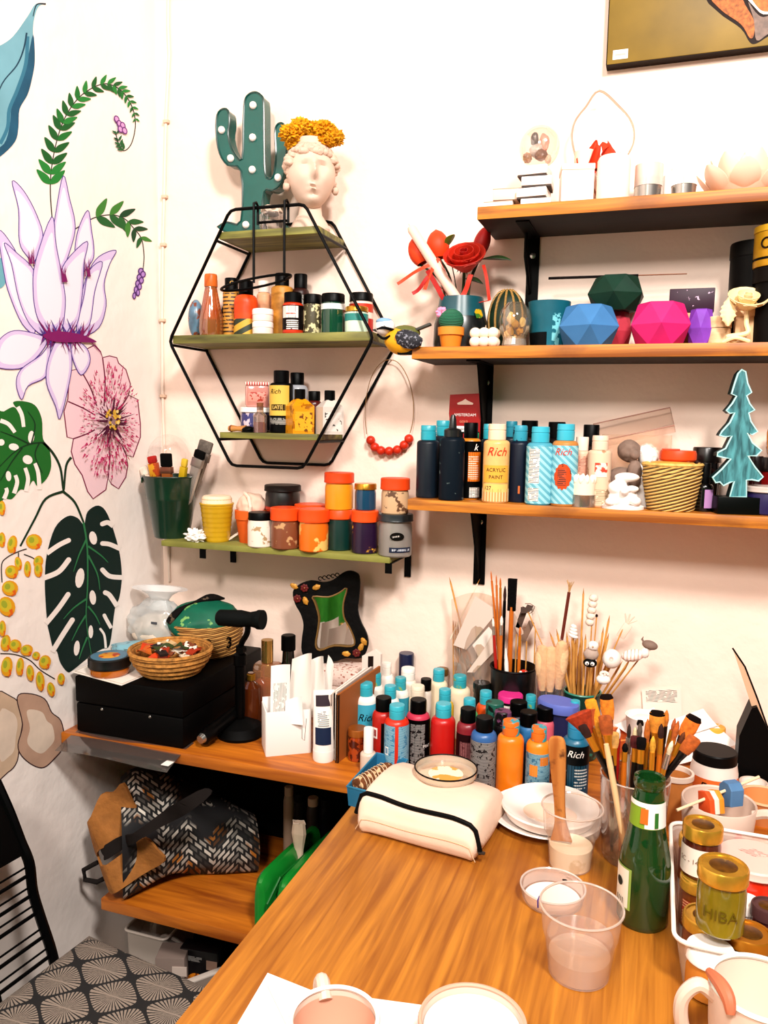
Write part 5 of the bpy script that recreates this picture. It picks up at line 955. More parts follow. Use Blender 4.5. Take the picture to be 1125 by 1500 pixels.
sl = thing('low_shelf', 'low orange brown shelf board holding the patterned bag', 'shelf', (-1.012, 0, ZL2-.024)); O('board', BX(.95, .341, .024, .001, (.475, -.1795, .012)), SW, sl)
O('cleat', BX(.9, .03, .04, .001, (.475, -.025, -.02)), mat('1a100a', .7), sl); O('support', BX(.02, .3, ZL2-.024, .001, (.80, -.16, -(ZL2-.024)/2)), mat('2a1a10', .7), sl)
# black case
ZC = ZT+.0025; CH = .113
t = thing('black_case', 'flat black case lying on the back shelf in the corner', 'case', (-.94, -.19, ZC)); CB_ = mat('060506', .55)
O('case_body', BX(.245, .315, CH*.52, .004, (0, 0, CH*.26)), CB_, t); O('lid', BX(.247, .317, CH*.47, .004, (0, 0, CH*.765)), CB_, t)
for x in (-.06, .05): O('rivet', LA([(0, 0), (.003, 0), (.002, .0015), (0, .002)], 10), SILV, t, (x, -.1585, CH*.47), (PI/2, 0, 0))
ZK = ZC+CH
t = thing('plastic_folder', 'clear plastic folder sticking out under the black case', 'folder', (-.94, -.40, ZT)); O('sheet', X(GR(lambda u, v: ((u-.5)*.25, (v-.5)*.09, .001-.018*(1-v)**2+.003*math.sin(u*5)*(1-v)), 12, 8, .0012), (0, .040, .0005)), clear('c8beb8', .3, .1, .08), t); O('white_corner', BX(.016, .022, .001, 0, (.116, .012, -.0095)), WHT, t)
# on the case
t = thing('napkin', 'white paper napkin under the black lidded jar on the case', 'napkin', (-.985, -.27, ZK))
nq = [G(*q, ZK+.001)-V((-.985, -.27, ZK)) for q in ((104, 984), (178, 1004), (246, 976), (165, 950))]
for v in nq: v.x = max(v.x, XL+.003+.985)
O('sheet', GR(lambda u, v: (nq[0]*(1-u)+nq[1]*u)*(1-v)+(nq[3]*(1-u)+nq[2]*u)*v+V((0, 0, .001*math.sin(7*u)*v)), 8, 8, .0006), mat('f2e8de', .8), t); O('embossed_edge', TB([tuple(nq[i]*.94+V((0, 0, .0012))) for i in range(4)], .0006, 4, True), mat('d8ccc0', .8), t)
P, r, h = IG(132, 190, 953, 994, ZK+.0015); h = .036
t = jar('salve_jar', 'low amber jar with wide black lid and blue label standing on the napkin', P, r, h, mat('b86a1e', .15, coat=.5, var=.15), mat('0e0e10', .35), lidf=.55, lidr=1.06, cat='jar')
O('lid_label', LA([(0, h), (r*.92, h), (r*.92, h+.0006), (0, h+.0006)], 36), mat('5a8298', .4), t); O('lid_emblem', LA([(0, h+.0006), (r*.55, h+.0006), (r*.5, h+.0014), (0, h+.0014)], 9), mat('d89a3a', .5, spk=('b0401c', .52, 70)), t)
def coiled(P, r, h, n, m, name, label, taper=.72):
    t = thing(name, label, 'basket', P, face(P)); k = [(0, 0)]
    for i in range(n):
        f = lambda q: r*(taper+(1-taper)*math.sin(min(1, q)*PI/2)); k += [(f(i/n), h*(i+.05)/n), (f((i+.5)/n)+.0025, h*(i+.5)/n), (f((i+1)/n), h*(i+.95)/n)]
    O('coiled_wall', LA(k+[(r*.98, h), (r*.93, h*.95), (r*.9, h*.5), (r*taper*.9, .006), (0, .006)], 56), m, t); O('rim', TB([(r*math.cos(i*PI/24), r*math.sin(i*PI/24), h) for i in range(48)], .004, 6, True), m, t); return t
ROPE = bands('7a4e1e', 'd8a964', 0, 46, 0, .25, .8, .6, .6)
P, r, h = IG(190, 312, 955, 1003, ZK); h = .05
bs = coiled(P, r*1.0, h, 5, mat('b98546', .85, var=.45, sc=90, bump=.6, bsc=140), 'woven_basket', 'shallow woven basket of thread and wrappers on the black case', .66)
cols = ['b5401a', 'e8dccc', '7a2a14', '44502a', 'd8b88a', 'c86a2a', '30201a', 'f2e6d8', '8a4a2a', 'd04a1a', 'e2d0b8', '5a2a1a']
for i in range(22):
    a = R.uniform(0, 2*PI); q = r*.72*math.sqrt(R.random()); q = P+V((q*math.cos(a), q*math.sin(a), h*.86+.012*R.random()))
    c = cols[i % 12]; nm = ('thread_skein', 'wrapper')[i % 2]
    lab_ = {0: 'rust', 1: 'cream', 2: 'maroon', 3: 'olive', 4: 'tan', 5: 'orange', 6: 'black', 7: 'white', 8: 'brown', 9: 'red', 10: 'beige', 11: 'dark brown'}[i % 12]
    t = thing(nm, ('small ' if i >= 12 else '')+lab_+' '+nm.replace('_', ' ')+(' lying in the shallow woven basket' if i < 12 else ' tucked among the others in the shallow basket'), nm.replace('_', ' '), q, R.uniform(0, 3), 'bits in the shallow woven basket')
    if i % 2 == 0: O('skein', J(*[TB([(-.016, k*.003, 0), (0, k*.0034, .003), (.016, k*.003, 0)], .0026, 6) for k in range(-2, 3)]), mat(c, .8, var=.2), t); O('band', X(LA([(.0085, -.003), (.0088, 0), (.0085, .003)], 14, 1, .5), rot=(0, PI/2, 0)), mat('efe4d6', .7), t)
    else: O('paper', GR(lambda u, v: ((u-.5)*.036, (v-.5)*.026, .006*math.sin(u*4+i)*math.cos(v*3)), 6, 5, .0008), mat(c, .5), t)
P, r, h = IG(250, 357, 912, 967, ZK); h = .066; P.y = min(P.y, -.09)
b2 = coiled(P, r, h, 8, bands('8a5a24', 'd9a862', 2, 75, 0, .25, .8, .12, .7), 'woven_basket', 'taller woven rope basket numbered 2 and 3 at the back of the case', .9)
for s, a in (('2', 2), ('3', 34)): TX(s, .034, BLK, b2, (0, 0, h*.52), (0, 0, math.radians(a)), r+.005, off=.0006, name='number')
Pb = P+V((0, 0, h*.6)); hh = hgt(Pb, 878)
GC = mat('0f6a52', .6, spk=('8ab870', .62, 40), var=.2)
t = thing('folded_cloth_bag', 'green flowered cloth bag with black trim stuffed in the taller basket', 'bag', Pb, face(Pb)); O('cloth', X(BL(r*.98, r*.7, hh*.42, (0, 0, 0), .12, 2, 4), (-.012, -.01, hh*.5), (.35, -.12, 0)), GC, t); O('black_trim', TB(spl([(-r*1.05, -r*.4, hh*.45), (-r*.6, -r*.2, hh*.85), (0, 0, hh*1.02), (r*.5, .01, hh*.98)], 6), [.006+.004*math.sin(i*.6) for i in range(19)], 8), mat('1a1614', .8, spk=('6a5a4a', .6, 60)), t); O('flower_patch', BL(.014, .006, .010, (r*.45, -r*.62, hh*.58), .3, 3, 3), mat('f0e0b8', .7), t); O('red_cloth', BL(.02, .012, .01, (r*.62, -r*.45, hh*.3), .3, 3, 3), mat('c8401c', .7), t)
# bags of clay
P = W(214, 935, -.13); P.z = ZK; P.x = max(P.x, XL+.078); h = hgt(P, 878); k = mpp(P)
t = thing('plastic_bag', 'knotted clear plastic bag of pale clay with blue tint behind the woven baskets', 'bag', P); PB = clear('e4eaec', .5, .12, .45)
O('clay', BL(.066, .038, h*.36, (-.004, 0, h*.37), .10, 2, 4), mat('ead6c4', .6, var=.1), t); O('film', BL(.072, .042, h*.5, (-.004, 0, h*.5), .2, 3, 4, 5), clear('f4f6f6', .3, .15, .35), t)
O('knotted_top', LA([(.03, h*.82), (.020, h*1.0), (.028, h*1.1), (.05, h*1.22), (.062, h*1.22)], 18, 1.1, .6), clear('f8f8f8', .3, .2, .6), t); O('printed_mark', BX(.014, .002, .005, 0, (.012, -.040, h*.62)), mat('5a5a60', .5), t)
P = W(200, 950, -.20); P.z = ZK; P.x = max(P.x, XL+.074); t = thing('plastic_packet', 'flat pale blue printed packet under the knotted plastic bag', 'packet', P); O('film', BL(.066, .03, .017, (0, 0, .016), .2, 3, 4), mat('8fbcc8', .35, spk=('5a8898', .6, 40)), t); O('print', X(BX(.03, .0012, .012, 0), (0, -.030, .022), (.5, 0, 0)), bands('9cc6d0', '3a6a7a', 2, 140, 120, .6), t)
# black stand with crossbar
P = G(352, 1076, ZT); k = mpp(P); t = thing('black_stand', 'black metal stand with round base and padded crossbar beside the case', 'stand', P)
O('base', LA([(0, 0), (.045, 0), (.047, .006), (.043, .014), (.040, .022), (.022, .030), (.012, .034), (0, .034)], 40), BLKM, t)
tz = hgt(P, 912)
O('post', LA([(.008, .03), (.010, .05), (.010, tz*.62), (.013, tz*.63), (.013, tz*.72), (.008, tz*.74), (.008, tz*.8), (0, tz*.8)], 20), BLK, t)
O('arm', TB(spl([(0, 0, tz*.78), (.006, 0, tz*.84), (.018, -.004, tz*.92), (.020, -.004, tz*1.0)], 6), .006), BLK, t); O('knob', X(LA([(0, 0), (.007, 0), (.007, .014), (0, .014)], 10), (.008, 0, tz*.77), (PI/2, 0, 0)), BLK, t)
O('crossbar', X(LA([(0, -.05), (.013, -.05), (.016, -.046), (.017, .0), (.014, .02), (.017, .035), (.019, .038), (.019, .048), (0, .05)], 24), (.004, -.004, tz*1.04), (0, PI/2-.05, 0)), mat('0f1414', .6), t)
A, B = G(293, 1084, ZT+.02), G(350, 1040, ZT+.045); t = thing('flashlight', 'black flashlight with silver tip lying beside the black case', 'flashlight', A); L = aim(t, A, B); O('tube', LA([(0, .008), (.015, .008), (.016, .03), (.013, .035), (.013, L), (0, L)], 24), BLK, t); O('silver_tip', LA([(0, 0), (.008, 0), (.010, .008), (0, .008)], 20), SILV, t)
# bottles behind
P, r, h = IT(371, 412, 937, -.16, ZT); t = thing('perfume_bottle', 'square amber glass perfume bottle with gold cap behind the black stand', 'perfume bottle', P, .2)
O('glass', BX(r*1.85, r*1.3, h*.72, .006, (0, 0, h*.36)), clear('e0b088', .5, .04, .2), t); O('liquid', BX(r*1.6, r*1.05, h*.5, .005, (0, 0, h*.27)), mat('d06a20', .1, coat=.5, var=.3, sc=20), t); O('cap', LA([(0, h*.73), (r*.42, h*.73), (r*.42, h), (0, h)], 24), mat('d8b06a', .2, .9), t)
P, r, h = IT(352, 384, 985, -.2, ZT); t = thing('perfume_bottle', 'round dark amber bottle half hidden behind the stand post', 'perfume bottle', P); O('glass', LA([(0, 0), (r*.8, 0), (r, h*.3), (r*.9, h*.75), (r*.3, h*.85), (r*.3, h), (0, h)]), mat('5a2a10', .1, coat=.6), t); O('collar', LA([(r*.32, h*.86), (r*.4, h*.87), (r*.4, h*.97), (r*.3, h*.98)], 18), GOLD, t)
P, r, h = IT(404, 440, 930, -.12, ZT); t = thing('wine_bottle', 'dark glass bottle with black screw cap behind the paper holder', 'bottle', P); O('glass', LA([(0, 0), (r, 0), (r, h*.5), (r*.5, h*.68), (r*.45, h*.84), (0, h*.84)]), mat('14100c', .1, coat=.6), t); O('cap', LA([(0, h*.82), (r*.58, h*.82), (r*.58, h*.99), (r*.5, h), (0, h)], 24), BLK, t)
# mirror on a box
P, r, h = IT(455, 532, 974, -.07, ZT); t = thing('patterned_box', 'small box with a speckled pink lid under the black framed mirror', 'box', P); O('box_body', BX(r*2, .07, h*.7, .001, (0, 0, h*.35)), mat('e8d4c8', .6), t); O('lid', BX(r*2.04, .074, h*.3, .001, (0, 0, h*.85)), mat('e6cfc4', .6, spk=('a86a5a', .58, 140)), t)
P = V((W(487, 972, -.06).x, -.06, ZT+h)); mo = [(640,52),(682,72),(692,120),(688,200),(682,270),(700,340),(728,400),(738,460),(720,515),(690,532),(620,526),(560,540),(480,540),(425,520),(397,470),(398,400),(405,330),(390,270),(362,215),(350,150),(380,112),(440,95),(500,108),(550,98),(600,62)]
mi = [(625,145),(607,225),(610,300),(640,360),(666,430),(652,463),(560,453),(490,472),(467,440),(478,360),(482,290),(462,215),(452,180),(530,187),(585,168)]
c7 = lambda x, y: (lambda w: (w.x-P.x, w.z-P.z))(W(340+x/3.75, 830+y/3.75, -.06))
a_ = [c7(*q) for q in sp2(mo, 3, True)]; b_ = [c7(*q) for q in sp2(mi, 3, True)]; zmin = min(z for x, z in a_); a_ = [(x, z-zmin) for x, z in a_]; b_ = [(x, z-zmin) for x, z in b_]
t = thing('mirror', 'wavy black framed table mirror with resin flowers on two corners', 'mirror', P)
t.rotation_euler = (-.06, 0, .25)
def frame(a, b, d):
    bm = bmesh.new(); va = [bm.verts.new((x, 0, z)) for x, z in a]; vb = [bm.verts.new((x, 0, z)) for x, z in b]
    es = [bm.edges.new((v[i], v[(i+1) % len(v)])) for v in (va, vb) for i in range(len(v))]
    bmesh.ops.triangle_fill(bm, use_beauty=True, edges=es)
    g = bmesh.ops.extrude_face_region(bm, geom=bm.faces[:]); bmesh.ops.translate(bm, vec=(0, -d, 0), verts=[v for v in g['geom'] if isinstance(v, bmesh.types.BMVert)]); return bm
O('frame', frame(a_, b_, .012), mat('0f0d0c', .6, var=.4, sc=30, bump=.4, bsc=80), t, (0, .004, 0)); O('inner_lip', TB([(x, -.008, z) for x, z in b_], .0018, 6, True), mat('8a6a3a', .4, .3), t)
mg, nt_, P_, N_, L_ = _new('mirror_glass'); P_.inputs['Metallic'].default_value = 1; P_.inputs['Roughness'].default_value = .03; P_.inputs['Base Color'].default_value = (.9, .9, .9, 1)
O('glass', PR(b_, .002), mg, t, (0, -.002, 0))
def rose(par, c, s, m):
    x, z = c7(*c); z -= zmin; bm_ = [BL(s*.45, s*.3, s*.45, (0, -s*.2, 0), .1, 3, 2)]
    for i in range(7): a = i*2*PI/7; bm_.append(X(BL(s*.5, s*.12, s*.4), (s*.55*math.cos(a), -s*.1, s*.55*math.sin(a)), (0, -a, 0)))
    O('rose', J(*bm_), m, par, (x, -.012, z))
for c in ((410, 130), (375, 185), (678, 498)): rose(t, c, .0085, mat('6a1a18', .5, spk=('c89a4a', .64, 120)))
for c, a in (((357, 118), .5), ((470, 130), -.4), ((415, 200), 1.2), ((715, 440), 1.0), ((625, 500), .1), ((700, 470), 2)):
    x, z = c7(*c); z -= zmin; O('gold_leaf', X(BL(.009, .0025, .0055, (0, 0, 0), .25, 6, 3), (x, -.011, z), (0, a, 0)), mat('c89238', .5, .3, var=.2), t)
x, z = c7(530, 85); z -= zmin
for i in range(5): O('scroll', TB([(x-.018+.009*i+.004*math.cos(u*PI/6), -.004, z-.002+.0022*i+.004*math.sin(u*PI/6)) for u in range(11)], .0011, 5), BLK, t)
# paper holder, slips, tube, file
P, r, h = IG(381, 457, 1040, 1110, ZT); P.z = ZT; PW = mat('f0eae6', .6); rz = face(P)+.15
t = thing('paper_holder', 'white card holder full of receipts in front of the mirror', 'holder', P, rz); w2 = r*.86; hh = .085
O('card_wall', J(BX(2*w2, .0025, hh, .0005, (0, -w2*.75, hh/2)), BX(2*w2, .0025, hh*1.1, .0005, (0, w2*.75, hh*.55)), BX(.0025, w2*1.5, hh, .0005, (-w2, 0, hh/2)), BX(.0025, w2*1.5, hh*.96, .0005, (w2, 0, hh*.48)), BX(2*w2, w2*1.5, .002, 0, (0, 0, .001))), PW, t); O('paper_clip', TB([(w2*.6, -w2*.78, hh*.75), (w2*.6, -w2*.78, hh*.35), (w2*.72, -w2*.78, hh*.3), (w2*.8, -w2*.78, hh*.8)], .0006, 6), SILV, t)
def slip(label, pts, y, m, lines=True, th=.0006, curve=.004, group='receipts in the white card holder'):
    q = [W(*p, y) for p in pts]; P0 = (q[2]+q[3])/2; t = thing('receipt', label, 'paper', P0, 0, group); q = [v-P0 for v in q]
    f = lambda u, v: (q[0]*(1-u)+q[1]*u)*(1-v)+(q[3]*(1-u)+q[2]*u)*v+V((0, curve*math.sin(u*3)*(1-v)+.01*(1-v)*curve/.004*.3, 0))
    O('sheet', GR(f, 8, 8, th), m, t)
    if lines:
        g = lambda u, v: f(.14+.7*u, .3+.6*v)+V((0, -.0007, 0)); O('print', GR(g, 8, 8), bands('f2ece6', '8a847e', 0, 120, 120, .62), t, keep=True)
yS = P.y-.012
slip('tall printed till receipt standing at the left in the white card holder', ((396, 976), (424, 974), (424, 1062), (396, 1062)), yS, mat('f4efea', .6))
slip('crumpled receipt fanning out at the middle of the white card holder', ((424, 968), (452, 960), (456, 1050), (420, 1055)), yS+.02, mat('e8e0d8', .6), False, curve=.016)
slip('folded white paper leaning at the right of the card holder', ((440, 975), (468, 965), (478, 1045), (436, 1050)), yS+.035, mat('ece4dc', .6), False, curve=.02)
slip('pointed white leaflet standing between the holder and the file box', ((480, 960), (488, 975), (484, 1040), (466, 1040)), yS+.07, mat('f4ece4', .6), False)
slip('short folded receipt lying over the front of the card holder', ((416, 1028), (440, 1022), (444, 1062), (418, 1060)), yS-.012, mat('f2ece8', .6), False, curve=.008)
P, r, h = IG(458, 490, 1012, 1118, ZT); t = thing('cream_tube', 'white squeeze tube with navy label standing on its cap', 'tube', P, face(P)+.1)
O('cap', LA([(0, 0), (r*.95, 0), (r, .003), (r, h*.16), (0, h*.16)], 28), WHT, t)
tm_ = bmesh.new()
O('tube_body', GR(lambda u, v: (r*.98*math.sin(u*2*PI), -r*.98*math.cos(u*2*PI)*(1-v**1.4*.97)+(.006*v), h*.16+h*.84*v), 32, 10), mat('f2ebe4', .35), t)
lbl = lambda u, v: (r*.99*math.sin((u-.5)*2.2), -r*1.0*math.cos((u-.5)*2.2)*(1-v**1.4*.97)+(.006*v)-.0006, h*.16+h*.84*v)
O('navy_label', GR(lambda u, v: lbl(.05+.75*u, .12+.28*v), 12, 4), mat('1c2c4a', .4), t, keep=True); O('print', GR(lambda u, v: lbl(.2+.5*u, .42+.25*v), 8, 6), bands('f2ebe4', '4a4846', 2, 90, 110, .6), t, keep=True); O('dark_crest', GR(lambda u, v: lbl(.1+.8*u, .74+.18*v), 8, 4), mat('3a2a34', .5), t, keep=True)
A, B = G(493, 1118, ZT), G(541, 1082, ZT); d = (B-A); L = .17; d.normalize(); rz = math.atan2(d.y, d.x); hA = hgt(A, 1016)
t = thing('file_box', 'brown cardboard file box with pale handle beside the paint bottles', 'file box', A, rz); FB = mat('a8642c', .65, var=.15, sc=8)
O('side_panel', PR([(0, 0), (L, 0), (L, hA*1.04), (0, hA*.98)], .004), FB, t); O('side_edge', PR([(0, 0), (.004, 0), (.004, hA*.98), (0, hA*.98)], .0055), mat('241a14', .6), t)
O('back_sheet', X(PR([(-.04, 0), (.002, 0), (.002, hA*1.22), (-.012, hA*1.28), (-.04, hA*1.15)], .008), (L+.004, 0, 0), (0, 0, -PI/2)), mat('eadcd2', .5), t); O('handle_slot', X(PR([(-.026, 0), (-.014, 0), (-.014, .026), (-.026, .024)], .0092), (L+.004, 0, hA*.98), (0, 0, -PI/2)), mat('2a1c18', .7), t)
nb = V((-d.y, d.x, 0))
for i in range(3):
    q = A+nb*(.008+.007*i)+d*.01; t = thing('magazine', ('first', 'second', 'third')[i]+' magazine from the brown panel in the file box', 'magazine', q, rz, 'magazines in the file box'); O('page_block', PR([(0, 0), (L-.03, 0), (L-.03, hA*(1.06-.02*i)), (0, hA*(.99-.03*i))], .004), mat(('e8dcd2', 'c8b8ac', 'f0e6de')[i], .6), t); O('cover', PR([(-.001, 0), (L-.028, 0), (L-.028, hA*(1.065-.02*i)), (-.001, hA*(.995-.03*i))], .0008), mat(('b8a498', '2a2224', 'd8c4b8')[i], .5), t, (0, -.0026, 0))
P, r, h = IG(509, 538, 1066, 1117, ZT); jar('preserve_jar', 'small glass jar with rust coloured contents beside the file box', P, r, h, mat('a84a1c', .15, spk=('5a2010', .5, 60), coat=.5), mat('b06a2a', .35, .5), lidf=.22, lidr=1.0, cat='jar')
P, r, h = IG(527, 551, 1066, 1134, ZT); bottle('nail_polish', 'clear nail polish bottle with tall white cap next to the blue tray', P, r, h, mat('d8c4b4', .2), WHT, capf=.55, capr=.6, style='plain', sh=.06, cat='nail polish')
# ------------------------------------------------------------------ paint bottles behind the pouch
DG_ = 'paint bottles crowded behind the white pouch'
PLACED = []
def tb(label, cx, top, h, wpx, body, cap, **k):
    P = G(cx, top+4, ZT+h); P.z = ZT; r = wpx*mpp(P)/2*.97
    for _ in range(30):
        for (q, rq) in PLACED:
            dd = V((P.x-q.x, P.y-q.y, 0)); m_ = r+rq+.0006
            if dd.length < m_:
                v = V((P.x-CAM.x, P.y-CAM.y, 0)).normalized(); s = V((-v.y, v.x, 0)); 
                P += (dd.normalized() if dd.length > 1e-5 else s)*(m_-dd.length)*.55
    P.y = min(P.y, -r-.004); PLACED.append((P.copy(), r)); k.setdefault('group', DG_); k.setdefault('capf', .19); k.setdefault('capr', .64); k.setdefault('sh', .09)
    return bottle('paint_bottle', label, P, r, h, body, cap, **k)
TC = mat('3db2c2', .35, var=.1, sc=80); TCS = mat('3aa8b4', .35, spk=('8fb06a', .62, 50)); TCO = mat('3aa8b4', .4, spk=('d8782a', .5, 45)); H = .125
def qrless(m): return ((.03, .7, -70, 70, m),)
TXB = bands('2f6a86', '9cc0c8', 2, 140, 150, .6); TXK = bands('101014', 'b8b4b0', 2, 140, 150, .6)
tb('orange bottle with paint stained teal cap, bare without a label', 749, 1051, H, 40, mat('e8861c', .35, var=.1), TCO)
tb('amber orange bottle with teal text label and stained teal cap', 790, 1060, H*.97, 36, mat('e08a22', .35), TCO, lab=((.04, .66, -75, 75, TXB), (.34, .5, -40, 0, mat('d8882a', .5)), (.5, .62, 10, 55, mat('c87a2a', .5))))
t = tb('dark teal bottle lettered acrylic with blue cap behind the wooden paddle', 845, 1053, H*1.08, 40, mat('1d6a86', .35), mat('2f86a8', .4), lab=((.03, .74, -85, 85, mat('0d1214', .4)), (.03, .50, -30, 85, mat('174e64', .4)), (.1, .46, 0, 60, bands('174e64', 'e0e0dc', 2, 60, 60, .6))), txt=(('Rich', .016, .64, 0, WHT, .35),))
TX('ACRYLIC', .0085, WHT, t, (-.0155, -.0168, H*.33), (0, -PI/2, -.75))
tb('blue bottle with black text label and black cap in the front row', 710, 1046, H, 39, mat('3a6aa0', .35), BLK, style='plain', lab=((.03, .7, -80, 80, TXK),), capr=.66)
tb('dark red bottle with black cap between the red and blue bottles', 686, 1033, H, 33, mat('8a2430', .35), BLK, style='plain', lab=((.03, .66, -80, 80, mat('2a1014', .4)), (.1, .55, -40, 50, bands('5a1420', 'b07a7a', 2, 130, 140, .6))), capr=.7)
tb('plain red bottle with teal cap in the front row', 650, 1026, H, 37, mat('c4201a', .35, var=.08), TC)
tb('black labelled bottle with pink shoulder and black cap', 613, 1020, H, 36, mat('c8405a', .4), BLK, style='plain', capr=.68, lab=((.02, .74, -88, 88, BLK), (.06, .68, -35, 35, TXK)), txt=(('MATTE', .008, .35, 58, WHT),))
tb('red orange bottle with pale blue text label and teal cap', 582, 1028, H, 37, mat('d8381c', .35), TC, lab=((.03, .74, -80, -8, bands('4a8aa8', 'a8ccd4', 2, 150, 160, .55)), (.03, .74, 8, 80, bands('4a8aa8', 'a8ccd4', 2, 150, 160, .55)), (.3, .42, -62, -40, WHT), (.32, .40, -58, -44, mat('3f82a4', .5))))
tb('red bottle with dark label and black cap at the left of the front row', 562, 1017, H, 33, mat('b8281e', .35), BLK, style='plain', capr=.72, lab=((.03, .66, -10, 80, mat('1a1416', .4)), (.42, .58, -60, -30, WHT), (.45, .55, -54, -36, mat('a8201c', .5))))
tb('light blue and white bottle with teal cap at the left end, black script', 536, 996, H, 33, mat('f0ece8', .4), TC, lab=((.03, .7, -88, 88, mat('4fb0c8', .4)),), txt=(('Rich', .02, .5, 5, mat('14181c', .5), .35),))
tb('small teal capped bottle behind the left script bottle', 551, 982, H, 24, mat('ece6dc', .4), TCS)
tb('white bottle with teal cap behind the red black capped bottle', 572, 1000, H, 28, mat('f0eae4', .4), TC, lab=((.03, .7, -80, 80, mat('5ab0c4', .4)),))
tb('white and teal bottle with teal cap fourth from the left', 587, 988, H, 26, mat('eae6de', .4), TCS, lab=((.03, .7, -80, 80, mat('3a98ac', .4)),))
tb('white bottle with white flip cap at the back left', 566, 967, H, 24, mat('f2ece4', .4), mat('f4ede4', .4))
tb('cream bottle with wide white cap at the back', 598, 974, H, 26, mat('f0e4d4', .4), mat('f4eee6', .4), capr=.8)
tb('navy bottle with tall domed navy cap at the back against the wall', 597, 951, H*1.1, 25, mat('14234a', .3), mat('14234a', .3), capf=.4, capr=.9, style='plain')
tb('cream bottle with short cream cap behind the black nail polish', 612, 1000, H*.9, 26, mat('ecd8bc', .4), mat('eedfca', .4), capr=.8)
tb('small bottle with black cap and clear collar in the middle back', 622, 991, H*.95, 18, mat('e0d4c8', .3), BLK, style='plain', capr=.9)
tb('yellow bottle with teal cap between the black and red front bottles', 652, 1005, H, 28, mat('e0b83a', .4), TC)
tb('cream bottle with teal cap in the middle of the back row', 643, 976, H, 27, mat('ecdcc0', .4), TC)
tb('cream stained bottle with teal cap below the card bundle', 674, 985, H, 33, mat('e8d8bc', .4, spk=('7aa88a', .66, 40)), TCS, capr=.6)
tb('green bottle with teal cap left of the black caps', 688, 1019, H, 28, mat('5aa86a', .4), TC)
tb('teal capped orange bottle at the middle right', 712, 1008, H, 28, mat('d8581c', .4), TC)
tb('dark green bottle with stained dark cap', 725, 1024, H*.98, 30, mat('1d4a40', .4), mat('2c6a5c', .4, spk=('14201c', .55, 60)), style='plain', capr=.9)
tb('black bottle with mauve topped cap', 736, 1036, H*.95, 28, mat('181214', .4), mat('7a4a6a', .4, spk=('181214', .5, 60)), style='plain', capr=.9)
tb('dark bottle with broad black cap behind the mauve one', 760, 1023, H, 28, mat('2a1a3a', .4), BLK, style='plain', capr=.92)
tb('blue bottle with glossy black cap behind the amber orange bottle', 775, 1038, H, 29, mat('3a78a8', .4), BLK, style='plain', capr=.9)
tb('dark teal bottle with teal cap under the periwinkle lid', 778, 1014, H, 24, mat('1d6a6a', .4), TCS)
tb('pink bottle with black cap under the periwinkle lid', 799, 1031, H*.97, 28, mat('d86a7a', .4), BLK, style='plain', capr=.9)
tb('bottle with light cap right of the periwinkle lid', 843, 1022, H*1.05, 22, mat('d8e0dc', .4), TC)
P = G(706, 998, ZT+.12); P.z = ZT; jar('paint_jar', 'dark jar with glossy black lid in front of the black brush pot', P, .0165, .118, mat('14100f', .2), mat('1a1c18', .25), lidf=.16, cat='paint jar')
P = G(748, 1015, ZT+.12); P.z = ZT; t = jar('paint_jar', 'dark jar with a bright pink lid in front of the black brush pot', P, .0225, .118, mat('1c1216', .3), mat('d83a8c', .4, var=.1), lidf=.1, lidr=1.04, cat='paint jar', lab=((.7, .86, -70, 20, mat('e8dcd4', .5)),))
P = G(653, 972, ZT+.115); P.z = ZT; infront(P, .013); jar('paint_jar', 'small jar with gold lid at the back beside the card bundle', P, .0125, .113, mat('c8b8a8', .3), mat('8a6a34', .35, .7), lidf=.12, cat='paint jar')
P = G(818, 1026, ZT+.128); P.z = ZT; t = thing('oval_box', 'tall oval box with a big periwinkle blue lid among the paint bottles', 'box', P, -.35); O('box_body', LA([(0, 0), (.026, 0), (.028, .11), (0, .11)], 40, 1.2, .8), mat('2a2c54', .4), t); O('lid', LA([(0, .11), (.033, .11), (.034, .113), (.034, .125), (.032, .128), (0, .128)], 48, 1.15, .8), mat('6a78c0', .5, var=.06), t)
# ------------------------------------------------------------------ pots of brushes and skewers at the wall
def held(T, c, r, zb, zr):
    """foot of a stick whose tip is T, standing in a pot (centre c, radius r, floor zb, rim zr)"""
    T = V(T); lat = V((T.x-c.x, T.y-c.y, 0)); u = lat.normalized() if lat.length > 1e-6 else V((1, 0, 0)); q = min(lat.length, r*.8)
    rim = V((c.x, c.y, zr))+u*q; f = rim+(rim-T)*((zr-zb)/max(T.z-zr, .01)); l2 = V((f.x-c.x, f.y-c.y, 0))
    if l2.length > r*.7: l2 = l2.normalized()*r*.7
    return V((c.x+l2.x, c.y+l2.y, zb))
ORD = ['first', 'second', 'third', 'fourth', 'fifth', 'sixth', 'seventh', 'eighth', 'ninth', 'tenth', 'eleventh', 'twelfth', 'thirteenth', 'fourteenth', 'fifteenth', 'sixteenth', 'seventeenth', 'eighteenth', 'nineteenth', 'twentieth', 'twenty first', 'twenty second', 'twenty third', 'twenty fourth', 'twenty fifth', 'twenty sixth', 'twenty seventh', 'twenty eighth']
q = W(752, 976, -.085); pc0 = V((q.x, -.085, ZT)); prh = q.z-ZT; prr = .044
t = thing('brush_pot', 'wide black pot of paint brushes standing at the wall', 'pot', pc0); O('wall', LA([(0, 0), (prr*.86, 0), (prr*.9, .004), (prr, prh), (prr*.94, prh), (prr*.84, .006), (0, .006)], 40), mat('0b0a0b', .35), t); O('rim', TB([(prr*math.cos(i*PI/20), prr*math.sin(i*PI/20), prh) for i in range(40)], .002, 6, True), BLK, t)
